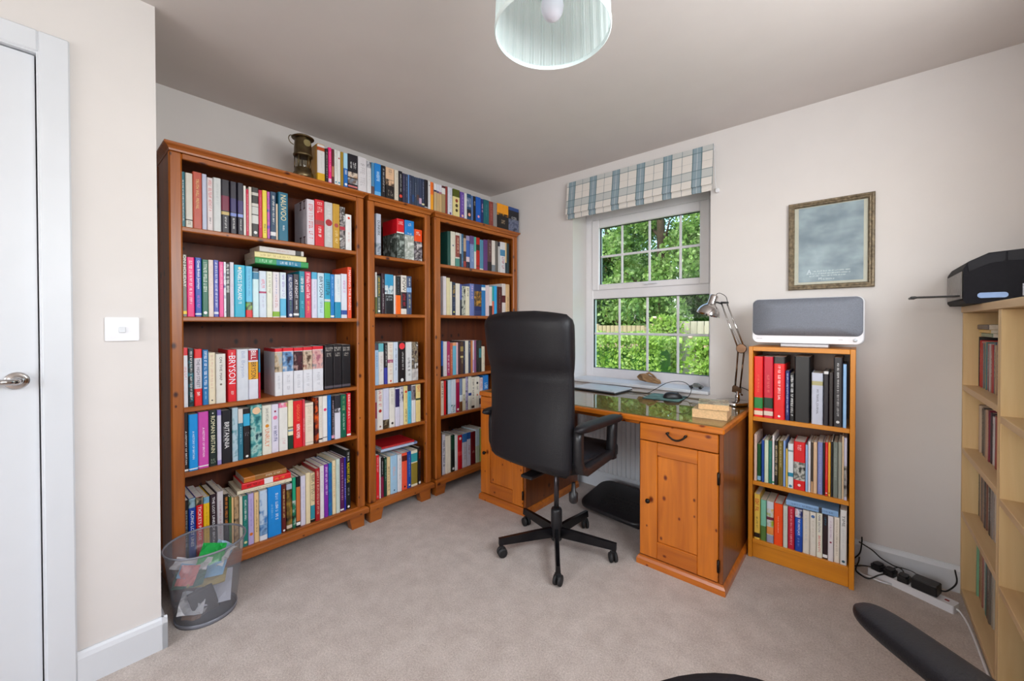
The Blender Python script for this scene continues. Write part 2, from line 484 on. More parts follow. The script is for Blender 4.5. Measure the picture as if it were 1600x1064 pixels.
sash_o = sash.build('opening_sash', M_UPVC, win)
hb = MB().box(1.40 + ox, 1.425 + ox, -0.024, -0.012, 1.505 + oz, 1.522 + oz, c=0.003)
hb.box(1.40 + ox, 1.50 + ox, -0.036, -0.024, 1.510 + oz, 1.520 + oz, c=0.003)
hb.build('window_handle', M_WHITE, sash_o)
gk = mat('black_gasket', '101012', 0.7, noise=0.0)
for x0_, x1_, z0_, z1_ in ((1.020, 1.780, 1.533, 1.985), (0.962, 1.838, 0.865, 1.420)):
    gm = MB()
    for a0, a1, b0, b1 in ((x0_, x0_ + 0.004, z0_, z1_), (x1_ - 0.004, x1_, z0_, z1_), (x0_ + 0.004, x1_ - 0.004, z0_, z0_ + 0.003), (x0_ + 0.004, x1_ - 0.004, z1_ - 0.004, z1_)):
        gm.box(a0 + ox, a1 + ox, 0.012, 0.0278, b0 + oz, b1 + oz)
    gm.build('gasket', gk, win)
M_PANE = glassmat('window_glass', 'f2faf8')
wp('pane', 1.022, 1.778, 1.535, 1.983, 0.028, 0.032, M_PANE, win, 0)
wp('pane', 0.964, 1.836, 0.867, 1.418, 0.028, 0.032, M_PANE, win, 0)
def bars(xs, zs, x0, x1, z0, z1):
    for x in xs: wp('glazing_bar', x - 0.009, x + 0.009, z0, z1, 0.016, 0.026)
    for z in zs: wp('glazing_bar', x0, x1, z - 0.009, z + 0.009, 0.0165, 0.0255)
bars((1.205, 1.422, 1.645), (1.757,), 1.021, 1.779, 1.534, 1.984)
bars((1.183, 1.406, 1.628), (1.141,), 0.963, 1.837, 0.866, 1.419)
struct('trim_1', MB().box(OX0 + 0.001, OX1 - 0.001, -0.028, 0.199, 0.7755, 0.797, c=0.004), M_GLOSSW, label='white window board above the desk')

# unseen window added behind the camera to carry a fill lamp
w2 = thing('added_rear_window', 'white wide window added for light in the wall behind the camera', 'window', (1.95, YB - 0.08, BZ0))
w2['kind'] = 'structure'
f2 = MB()
for x0, x1, z0, z1 in ((BX0, BX0 + 0.06, BZ0, BZ1), (BX1 - 0.06, BX1, BZ0, BZ1), (BX0, BX1, BZ0, BZ0 + 0.06), (BX0, BX1, BZ1 - 0.06, BZ1), (1.92, 1.98, BZ0, BZ1)):
    f2.box(x0 - 1.95, x1 - 1.95, 0, 0.05, z0 - BZ0, z1 - BZ0)
f2.build('window_frame', M_UPVC, w2)
MB().box(BX0 - 1.90, BX1 - 2.0, 0.022, 0.026, 0.05, BZ1 - BZ0 - 0.05).build('pane', glassmat('clear_glass', 'fefefe'), w2)

w3 = thing('added_side_window', 'white window added for light in the right wall above the pale shelving', 'window', (XR + 0.05, -1.80, SZ0))  # unseen window, added so light reaches bookcases and door wall evenly
w3['kind'] = 'structure'
f3 = MB()
for y0, y1, z0, z1 in ((SY0, SY0 + 0.05, SZ0, SZ1), (SY1 - 0.05, SY1, SZ0, SZ1), (SY0, SY1, SZ0, SZ0 + 0.05), (SY0, SY1, SZ1 - 0.05, SZ1), (-1.83, -1.77, SZ0, SZ1)):
    f3.box(0, 0.05, y0 + 1.80, y1 + 1.80, z0 - SZ0, z1 - SZ0)
f3.build('window_frame', M_UPVC, w3)
MB().box(0.022, 0.026, SY0 + 1.84, SY1 + 1.76, 0.04, SZ1 - SZ0 - 0.04).build('pane', glassmat('clear_glass', 'fefefe'), w3)

# ------------------------------------------------------------------ roman blind
def plaid():
    m = bpy.data.materials.new('checked_linen'); m.use_nodes = True
    nt = m.node_tree; N = nt.nodes; L = nt.links; b = N['Principled BSDF']; b.inputs['Roughness'].default_value = 0.9
    b.inputs['Specular IOR Level'].default_value = 0.1
    tc = N.new('ShaderNodeTexCoord'); sp = N.new('ShaderNodeSeparateXYZ'); L.new(tc.outputs['Object'], sp.inputs[0])
    def math_(op, a, bv, c=None):
        n = N.new('ShaderNodeMath'); n.operation = op
        for i, v in enumerate((a, bv, c)):
            if v is None: continue
            if isinstance(v, (int, float)): n.inputs[i].default_value = v
            else: L.new(v, n.inputs[i])
        return n.outputs[0]
    def stripe(src, period, offset, half):
        a = math_('ADD', src, offset); a = math_('PINGPONG', a, period / 2)
        return math_('LESS_THAN', a, half)
    x, z = sp.outputs[0], sp.outputs[2]
    col = None
    def over(base, fac, h, amt):
        mx = N.new('ShaderNodeMix'); mx.data_type = 'RGBA'
        f = math_('MULTIPLY', fac, amt); L.new(f, mx.inputs['Factor'])
        if isinstance(base, str): mx.inputs[6].default_value = lin(base)
        else: L.new(base, mx.inputs[6])
        mx.inputs[7].default_value = lin(h)
        return mx.outputs[2]
    c = over('dcd6cf', stripe(x, 0.183, 0.0, 0.0275), '8a9ca6', 0.95)
    c = over(c, stripe(x, 0.183, 0.0, 0.002), 'c8ccd0', 0.8)
    c = over(c, stripe(x, 0.183, 0.0265, 0.003), '3f6268', 0.8)
    c = over(c, stripe(x, 0.183, -0.0265, 0.003), '3f6268', 0.8)
    c = over(c, stripe(x, 0.183, 0.0915, 0.0016), '5c7078', 0.8)
    c = over(c, stripe(z, 0.165, -0.115, 0.030), '8098a0', 0.38)
    c = over(c, stripe(z, 0.165, -0.088, 0.003), '50686c', 0.5)
    c = over(c, stripe(z, 0.165, -0.142, 0.003), '50686c', 0.5)
    c = over(c, stripe(z, 0.165, -0.030, 0.001), '5c7078', 0.4)
    L.new(c, b.inputs['Base Color'])
    n3 = N.new('ShaderNodeTexNoise'); n3.inputs['Scale'].default_value = 500; L.new(tc.outputs['Object'], n3.inputs['Vector'])
    bp = N.new('ShaderNodeBump'); bp.inputs['Strength'].default_value = 0.25; bp.inputs['Distance'].default_value = 0.002
    L.new(n3.outputs['Fac'], bp.inputs['Height']); L.new(bp.outputs['Normal'], b.inputs['Normal'])
    return m
M_PLAID = plaid()
bl = thing('roman_blind', 'raised roman blind in cream and blue check above the window', 'blind', (0.915, -0.03, 2.03))
bx0, bx1 = 0.868 - 0.915, 1.922 - 0.915
def cloth(name, prof, x0, x1, t=0.004):
    m = MB(); n = 14
    rings = []
    for y, z in prof:
        row = []
        for i in range(n + 1):
            x = x0 + (x1 - x0) * i / n
            row.append(Vector((x, y + 0.0015 * math.sin(i * 1.7 + z * 20), z)))
        rings.append(row + [p + Vector((0, t, 0)) for p in row[::-1]])
    m.loft(rings, sm=False)
    return m.build(name, M_PLAID, bl)
cloth('front_fold', [(-0.036, 0.036), (-0.031, 0.06), (-0.022, 0.12), (-0.012, 0.20), (-0.004, 0.288)], bx0, bx1)
cloth('lower_fold', [(-0.022, 0.0), (-0.026, 0.012), (-0.020, 0.06), (-0.010, 0.12)], bx0 + 0.012, bx1 - 0.006)
MB().box(bx0 + 0.005, bx1 - 0.005, 0.001, 0.0295, 0.255, 0.289, c=0.003).build('head_rail', M_WHITE, bl)
MB().tube(curve_pts([(bx1 + 0.006, -0.002, 0.27), (bx1 + 0.010, -0.012, 0.16), (bx1 + 0.012, -0.006, 0.05), (bx1 + 0.016, 0.008, 0.012)]), 0.0015, 6).build('cord', M_WHITE, bl)
MB().box(bx1 + 0.006, bx1 + 0.028, 0.008, 0.029, -0.008, 0.018, c=0.004).build('cord_cleat', M_WHITE, bl)

# ------------------------------------------------------------------ radiator under the window
rd = thing('radiator', 'white ribbed panel radiator under the window behind the desk', 'radiator', (1.38, -0.01, 0.15))
pm = MB(); rings = []
prof = []
n = 27
for i in range(n):
    x = -0.45 + 0.9 * i / n; q = 0.9 / n
    prof += [(x, 0.0), (x + q * 0.55, 0.0), (x + q * 0.7, 0.008), (x + q * 0.85, 0.008)]
prof.append((0.45, 0.0))
fr_ = [(x, -0.085 + d) for x, d in prof]
for z, s in ((0.0, 0.006), (0.012, 0.002), (0.03, 0.0), (0.42, 0.0), (0.44, 0.002), (0.45, 0.006)):
    rings.append([Vector((x, y + s, z)) for x, y in fr_] + [Vector((0.45, -0.066, z)), Vector((-0.45, -0.066, z))])
pm.loft(rings, sm=False)
pm.build('front_panel', M_GLOSSW, rd)
MB().box(-0.45, 0.45, -0.066, -0.03, 0.435, 0.452, c=0.003).build('top_grille', M_GLOSSW, rd)
MB().box(-0.45, 0.45, -0.03, -0.008, 0.02, 0.43, c=0.004).build('rear_panel', M_GLOSSW, rd)
pv = MB(); pv.tube([(-0.40, -0.05, 0.03), (-0.40, -0.05, -0.149)], 0.007, 8); pv.tube([(0.40, -0.05, 0.03), (0.40, -0.05, -0.149)], 0.007, 8)
pv.build('pipe', M_GLOSSW, rd)

# ------------------------------------------------------------------ pendant lamp
pl = thing('pendant_lamp', 'pale pleated drum shade hanging from the ceiling', 'lamp', (1.978, -1.81, H))
def shademat():
    m = bpy.data.materials.new('pleated_shade_fabric'); m.use_nodes = True
    nt = m.node_tree; nt.nodes.clear()
    o = nt.nodes.new('ShaderNodeOutputMaterial'); d = nt.nodes.new('ShaderNodeBsdfDiffuse'); t = nt.nodes.new('ShaderNodeBsdfTranslucent')
    d.inputs[0].default_value = lin('e4f0f0'); t.inputs[0].default_value = lin('e8f4f4')
    mx = nt.nodes.new('ShaderNodeMixShader'); mx.inputs[0].default_value = 0.5
    nt.links.new(d.outputs[0], mx.inputs[1]); nt.links.new(t.outputs[0], mx.inputs[2]); nt.links.new(mx.outputs[0], o.inputs[0])
    return m
sh = MB(); NP = 220
rings = []
for r, z in ((0.151, -0.40), (0.149, -0.35), (0.146, -0.28), (0.142, -0.20)):
    rings.append([Vector(((r + (0.0022 if i % 2 else 0) + 0.001 * math.sin(i * 2.3)) * math.cos(2 * math.pi * i / NP), (r + (0.0022 if i % 2 else 0) + 0.001 * math.sin(i * 2.3)) * math.sin(2 * math.pi * i / NP), z)) for i in range(NP)])
sh.loft(rings, sm=False, cap=False)
M_SHADE = shademat()
so = sh.build('lamp_shade', M_SHADE, pl)
rim = MB()
rim.lathe([(0.152, -0.404), (0.155, -0.402), (0.155, -0.392), (0.152, -0.390), (0.1505, -0.396), (0.152, -0.404)], n=64)
rim.build('shade_rim', mat('shade_trim', 'dfeceb', 0.6, noise=0.0), so)
rim = MB()
rim.lathe([(0.143, -0.204), (0.1455, -0.202), (0.1455, -0.194), (0.143, -0.192), (0.1415, -0.198), (0.143, -0.204)], n=64)
rim.build('shade_rim', mat('shade_trim', 'dfeceb', 0.6, noise=0.0), so)
sp_ = MB()
for k in range(3):
    a = math.radians(20 + 120 * k)
    sp_.tube([(0.018 * math.cos(a), 0.018 * math.sin(a), -0.215), (0.142 * math.cos(a), 0.142 * math.sin(a), -0.205)], 0.0015, 6)
sp_.lathe([(0.017, -0.217), (0.021, -0.215), (0.021, -0.211), (0.017, -0.209), (0.017, -0.217)], n=20)
sp_.build('shade_carrier', M_WHITE, so)
bu = MB().lathe([(0.002, -0.368), (0.012, -0.366), (0.022, -0.358), (0.029, -0.344), (0.0305, -0.33), (0.027, -0.312), (0.018, -0.292), (0.0135, -0.275), (0.013, -0.262)], n=20, cap=True)
bu.build('bulb', mat('opal_bulb', 'e6e2ee', 0.3, noise=0.0), pl)
MB().lathe([(0.014, -0.27), (0.016, -0.262), (0.0165, -0.21), (0.012, -0.20), (0.006, -0.19), (0.004, -0.17)], n=16, cap=True).build('lamp_holder', M_WHITE, pl)
MB().tube([(0, 0, -0.175), (0, 0, -0.02)], 0.003, 8).build('flex', M_WHITE, pl)
MB().lathe([(0.045, -0.0005), (0.045, -0.012), (0.03, -0.022), (0.008, -0.03)], n=24, cap=True).build('ceiling_rose', M_WHITE, pl)

# ------------------------------------------------------------------ tall stained pine bookcases
BF = 0.345
def bookcase(label, y0, y1, shelves, post, over=(1.0, 1.0)):
    W = y1 - y0
    t = thing('bookcase', label, 'bookcase', (0.0, (y0 + y1) / 2, 0), 0, 'tall stained pine bookcases')
    a, b = -W / 2, W / 2
    def bx(name, x0, x1, ya, yb, z0, z1, m, c=0.003, par=t):
        return MB().box(x0, x1, ya, yb, z0, z1, c=c).build(name, m, par)
    for s in (0, 1):
        ya = a if s == 0 else b - 0.02
        sp = bx('side_panel', 0.03, BF - 0.03, ya, ya + 0.02, 0.08, 1.985, PINE_Z)
        yo_ = (a - 0.004, a + 0.001) if s == 0 else (b - 0.001, b + 0.004)
        bx('side_stile', 0.03, 0.075, yo_[0], yo_[1], 0.12, 1.97, PINE_Z, 0.001, sp)
        ya = a - 0.004 if s == 0 else b - post + 0.004
        bx('front_post', BF - 0.03, BF, ya, ya + post, 0.118, 1.976, PINE_Z, 0.006)
    bx('back_panel', 0.017, 0.03, a + 0.004, b - 0.004, 0.08, 1.985, wood('dark_back_board', '6a3010', '30120a', 'z', rough=0.6, coat=0.0))
    bx('bottom_board', 0.031, BF - 0.005, a + 0.021, b - 0.021, 0.098, shelves[-1], PINE_Y)
    for z in shelves[:-1]:
        bx('shelf', 0.031, BF - 0.008, a + 0.021, b - 0.021, z - 0.022, z, PINE_Y, 0.004)
    bx('top_rail', BF - 0.026, BF - 0.003, a + post - 0.004, b - post + 0.004, 1.950, 1.975, PINE_Y)
    cr = MB()
    def ring(o, z):
        return [Vector((0.017, a - o * over[0], z)), Vector((BF + o, a - o * over[0], z)), Vector((BF + o, b + o * over[1], z)), Vector((0.017, b + o * over[1], z))]
    cr.loft([ring(0.002, 1.9765), ring(0.004, 1.984), ring(0.010, 1.992), ring(0.018, 1.997), ring(0.021, 2.001), ring(0.021, 2.008), ring(0.019, 2.010)], sm=False)
    cr.build('cornice', PINE_Y, t)
    br = MB()
    br.loft([ring(0.006, 0.0775), ring(0.018, 0.080), ring(0.018, 0.106), ring(0.012, 0.1125), ring(0.002, 0.1175)][:], sm=False)
    br.build('base_moulding', PINE_Y, t)
    for fx in (0.03, BF - 0.055):
        for s in (0, 1):
            ya, yb = (a + 0.002, a + 0.095) if s == 0 else (b - 0.095, b - 0.002)
            taper = 0.018
            yc, yd = (ya, yb - taper) if s == 0 else (ya + taper, yb)
            f = MB().loft([[Vector((fx, yc, 0)), Vector((fx + 0.05, yc, 0)), Vector((fx + 0.05, yd, 0)), Vector((fx, yd, 0))],
                           [Vector((fx, ya, 0.0772)), Vector((fx + 0.05, ya, 0.0772)), Vector((fx + 0.05, yb, 0.0772)), Vector((fx, yb, 0.0772))]], sm=False)
            f.build('foot', PINE_Y, t)
    return t
bookcase('wide stained pine bookcase nearest the door', -2.352, -1.456, (1.655, 1.255, 0.848, 0.557, 0.125), 0.046)
bookcase('narrow stained pine bookcase between two wide ones', -1.421, -0.960, (1.650, 1.285, 0.838, 0.553, 0.120), 0.045, (0.6, 1.0))
bookcase('wide stained pine bookcase in the corner by the window', -0.914, -0.026, (1.650, 1.285, 0.840, 0.557, 0.122), 0.052)

# ------------------------------------------------------------------ books
M_PAGES = mat('page_edges', 'ddd2c0', 0.9, noise=0.12, nscale=90)
M_PAGESW = mat('white_page_edges', 'e6e0d8', 0.9, noise=0.1, nscale=90)
CLOTH = {}
def cover_mat(h):
    return picmat(h) if '|' in h else mat('cover_' + h, h, 0.4, noise=0.05, nscale=25)

ORD = 'first second third fourth fifth sixth seventh eighth ninth tenth eleventh twelfth thirteenth fourteenth fifteenth sixteenth seventeenth eighteenth nineteenth'.split()
TENS = {20: 'twent', 30: 'thirt', 40: 'fort'}
def ordinal(n):
    if n < 20: return ORD[n - 1]
    t = n // 10 * 10
    return TENS[t] + 'ieth' if n == t else TENS[t] + 'y-' + ORD[n - t - 1]

LETTERS = {  # strokes of small lettering too fine to read, in a unit cell (x0, x1, y0, y1)
    'a': [(0, .2, 0, 1), (.2, .8, .8, 1), (.2, .7, .42, .58)], 'b': [(0, .2, 0, 1), (.2, .8, .8, 1), (.2, .8, 0, .2), (.6, .8, .2, .8)],
    'c': [(0, .2, 0, 1), (.2, .7, 0, .2)], 'd': [(0, .18, 0, 1), (.6, .78, 0, 1), (.18, .6, .42, .58)],
    'e': [(0, .7, .8, 1), (.25, .45, 0, .8)], 'f': [(0, .2, 0, 1)], 'g': [(0, .2, 0, 1), (.2, .75, .82, 1), (.2, .75, .42, .58), (.2, .75, 0, .18)]}
TEXTS = {}          # words -> evaluated outline mesh, filled once for every title
def title_words(tables):
    ws = set()
    for rows in tables.values():
        for r in rows:
            for d in r[5]:
                if d[0] == 'T': ws.add(d[1])
    return ws
def make_texts(words):
    obs = []
    for wd in sorted(words):
        cu = bpy.data.curves.new('lettering', 'FONT'); cu.body = wd; cu.size = 1.0; cu.resolution_u = 2
        o = bpy.data.objects.new('lettering', cu); COL.objects.link(o); obs.append((wd, o, cu))
    dg = bpy.context.evaluated_depsgraph_get(); dg.update()
    for wd, o, cu in obs:
        me = bpy.data.meshes.new_from_object(o.evaluated_get(dg))
        vs = [tuple(v.co) for v in me.vertices]
        x0 = min(v[0] for v in vs); x1 = max(v[0] for v in vs); y0 = min(v[1] for v in vs); y1 = max(v[1] for v in vs)
        TEXTS[wd] = ([((v[0] - x0) / (x1 - x0), (v[1] - y0) / (y1 - y0)) for v in vs], [tuple(p.vertices) for p in me.polygons])
        bpy.data.meshes.remove(me); bpy.data.objects.remove(o); bpy.data.curves.remove(cu)

def book_meshes(w, h, d, col, deco, rnd, hard=True, pages=None):
    """local frame: width along +x, spine on -y side, z up, origin at the spine's lower left"""
    t = min(0.0026 if hard else 0.0006, w * 0.15); ins = 0.003 if hard else 0.0003
    c = min(w * 0.16, 0.005)
    bands = sorted(((x[1], x[2], x[3]) for x in deco if x[0] == 'B'))
    cuts = {0.0, 1.0}
    for f0, f1, _ in bands: cuts.add(round(f0, 3)); cuts.add(round(f1, 3))
    cuts = sorted(cuts)
    mats = [cover_mat(col)]; m = MB()
    out = [(0, d), (0, c), (c * 0.45, c * 0.2), (c, 0), (w - c, 0), (w - c * 0.45, c * 0.2), (w, c), (w, d)]
    inn = [(w - t, d), (w - t, c + t), (t, c + t), (t, d)]
    no = len(out)
    for k, f in enumerate(cuts):
        for x, y in out: m.v.append((x, y, f * h))
    for k in range(len(cuts) - 1):
        mid = (cuts[k] + cuts[k + 1]) / 2; mi = 0; smi = 0
        for f0, f1, hc in bands:
            if f0 <= mid <= f1:
                mm = ink(hc)
                if mm not in mats: mats.append(mm)
                mi = mats.index(mm)
                if (f0 <= .01 or f1 >= .99) and f1 - f0 > .05: smi = mi
        for i in range(no - 1):
            side = i in (0, no - 2)
            m.face((k * no + i, k * no + i + 1, (k + 1) * no + i + 1, (k + 1) * no + i), smi if side else mi)
    o = len(m.v)
    for z in (0, h):
        for x, y in inn: m.v.append((x, y, z))
    for i in range(3): m.face((o + i, o + i + 1, o + 4 + i + 1, o + 4 + i))
    top = (len(cuts) - 1) * no
    for base, io in ((0, o), (top, o + 4)):
        m.face((base + 0, base + 1, io + 2, io + 3)); m.face((base + no - 2, base + no - 1, io + 0, io + 1))
        m.face([base + i for i in range(1, no - 1)] + [io + 1, io + 2])
    m.face((0, top, o + 7, o + 3)); m.face((no - 1, top + no - 1, o + 4, o))
    cover = (m, mats)
    pg = MB().box(t, w - t, c + t, d - 0.004, ins, h - ins - (0.0 if hard else 0.0))
    tm = MB(); tmats = []; dots = []
    def tmi(hc):
        mm = ink(hc)
        if mm not in tmats: tmats.append(mm)
        return tmats.index(mm)
    E_ = -0.00035
    for x in deco:
        if x[0] == 'T':
            _, wd, f0, f1, hc, s, off = x
            vs, fs = TEXTS[wd]; cap = s * w; L = (f1 - f0) * h; xc = w / 2 + off * w
            tm.add([(xc - cap / 2 + v * cap, E_, f1 * h - u * L) for u, v in vs], fs, tmi(hc))
        elif x[0] == 'L':
            _, f0, f1, hc, s, off = x
            rows = 1; mi = tmi(hc); z = f1 * h; cap = s * w * .85; xc = w / 2 + off * w
            if (f1 - f0) * h < cap * 1.6 and cap > 0.012:      # a few short lines across the spine
                rows = 2 if (f1 - f0) * h > 0.014 else 1
                lh = (f1 - f0) * h / rows
                for r_ in range(rows):
                    xx = xc - cap / 2
                    while xx < xc + cap / 2 - 0.002:
                        lw = lh * 0.5 * rnd.uniform(.8, 1.2)
                        for a0, a1, b0, b1 in LETTERS[rnd.choice('abcdefg')]:
                            zz = f1 * h - (r_ + 1) * lh
                            tm.add([(xx + a0 * lw, E_, zz + b0 * lh * .72), (xx + a1 * lw, E_, zz + b0 * lh * .72), (xx + a1 * lw, E_, zz + b1 * lh * .72), (xx + a0 * lw, E_, zz + b1 * lh * .72)], [(0, 1, 2, 3)], mi)
                        xx += lw * rnd.choice((1.0, 1.0, 1.0, 1.7))
                continue
            cap = max(cap, 0.003)
            cnt = 0; word = rnd.randint(3, 8)
            while z > f0 * h + cap * .5:
                lw = cap * rnd.uniform(.42, .62)
                for a0, a1, b0, b1 in LETTERS[rnd.choice('abcdefg')]:
                    x0_, x1_ = xc - cap / 2 + b0 * cap, xc - cap / 2 + b1 * cap
                    tm.add([(x0_, E_, z - a0 * lw), (x1_, E_, z - a0 * lw), (x1_, E_, z - a1 * lw), (x0_, E_, z - a1 * lw)], [(0, 1, 2, 3)], mi)
                z -= lw * 1.02; cnt += 1
                if cnt >= word: z -= cap * .55; cnt = 0; word = rnd.randint(2, 8)
        elif x[0] == 'D':
            _, f, hc, r = x; rr = r * w
            dots.append((MB().add([(w / 2 + rr * math.cos(k * math.pi / 6), E_ - 0.0001, f * h + rr * math.sin(k * math.pi / 6)) for k in range(12)], [tuple(range(12))]), ink(hc)))
    return cover, pg, (tm, tmats), dots

def put_book(name, label, cat, group, w, h, d, col, deco, loc, rz, rnd, hard=True, pages=None, M=None):
    cover, pg, (tm, tmats), dots = book_meshes(w, h, d, col, deco, rnd, hard)
    b = cover[0].build(name, cover[1], None, loc, rz)
    if M is not None: b.matrix_world = M
    tag(b, label, cat, group)
    if cat != 'DVD case':
        pg.build('page_block', pages or M_PAGES, b)
    if tm.f: tm.build('spine_print', tmats, b)
    for dm, di in dots: dm.build('spine_emblem', di, b)
    return b

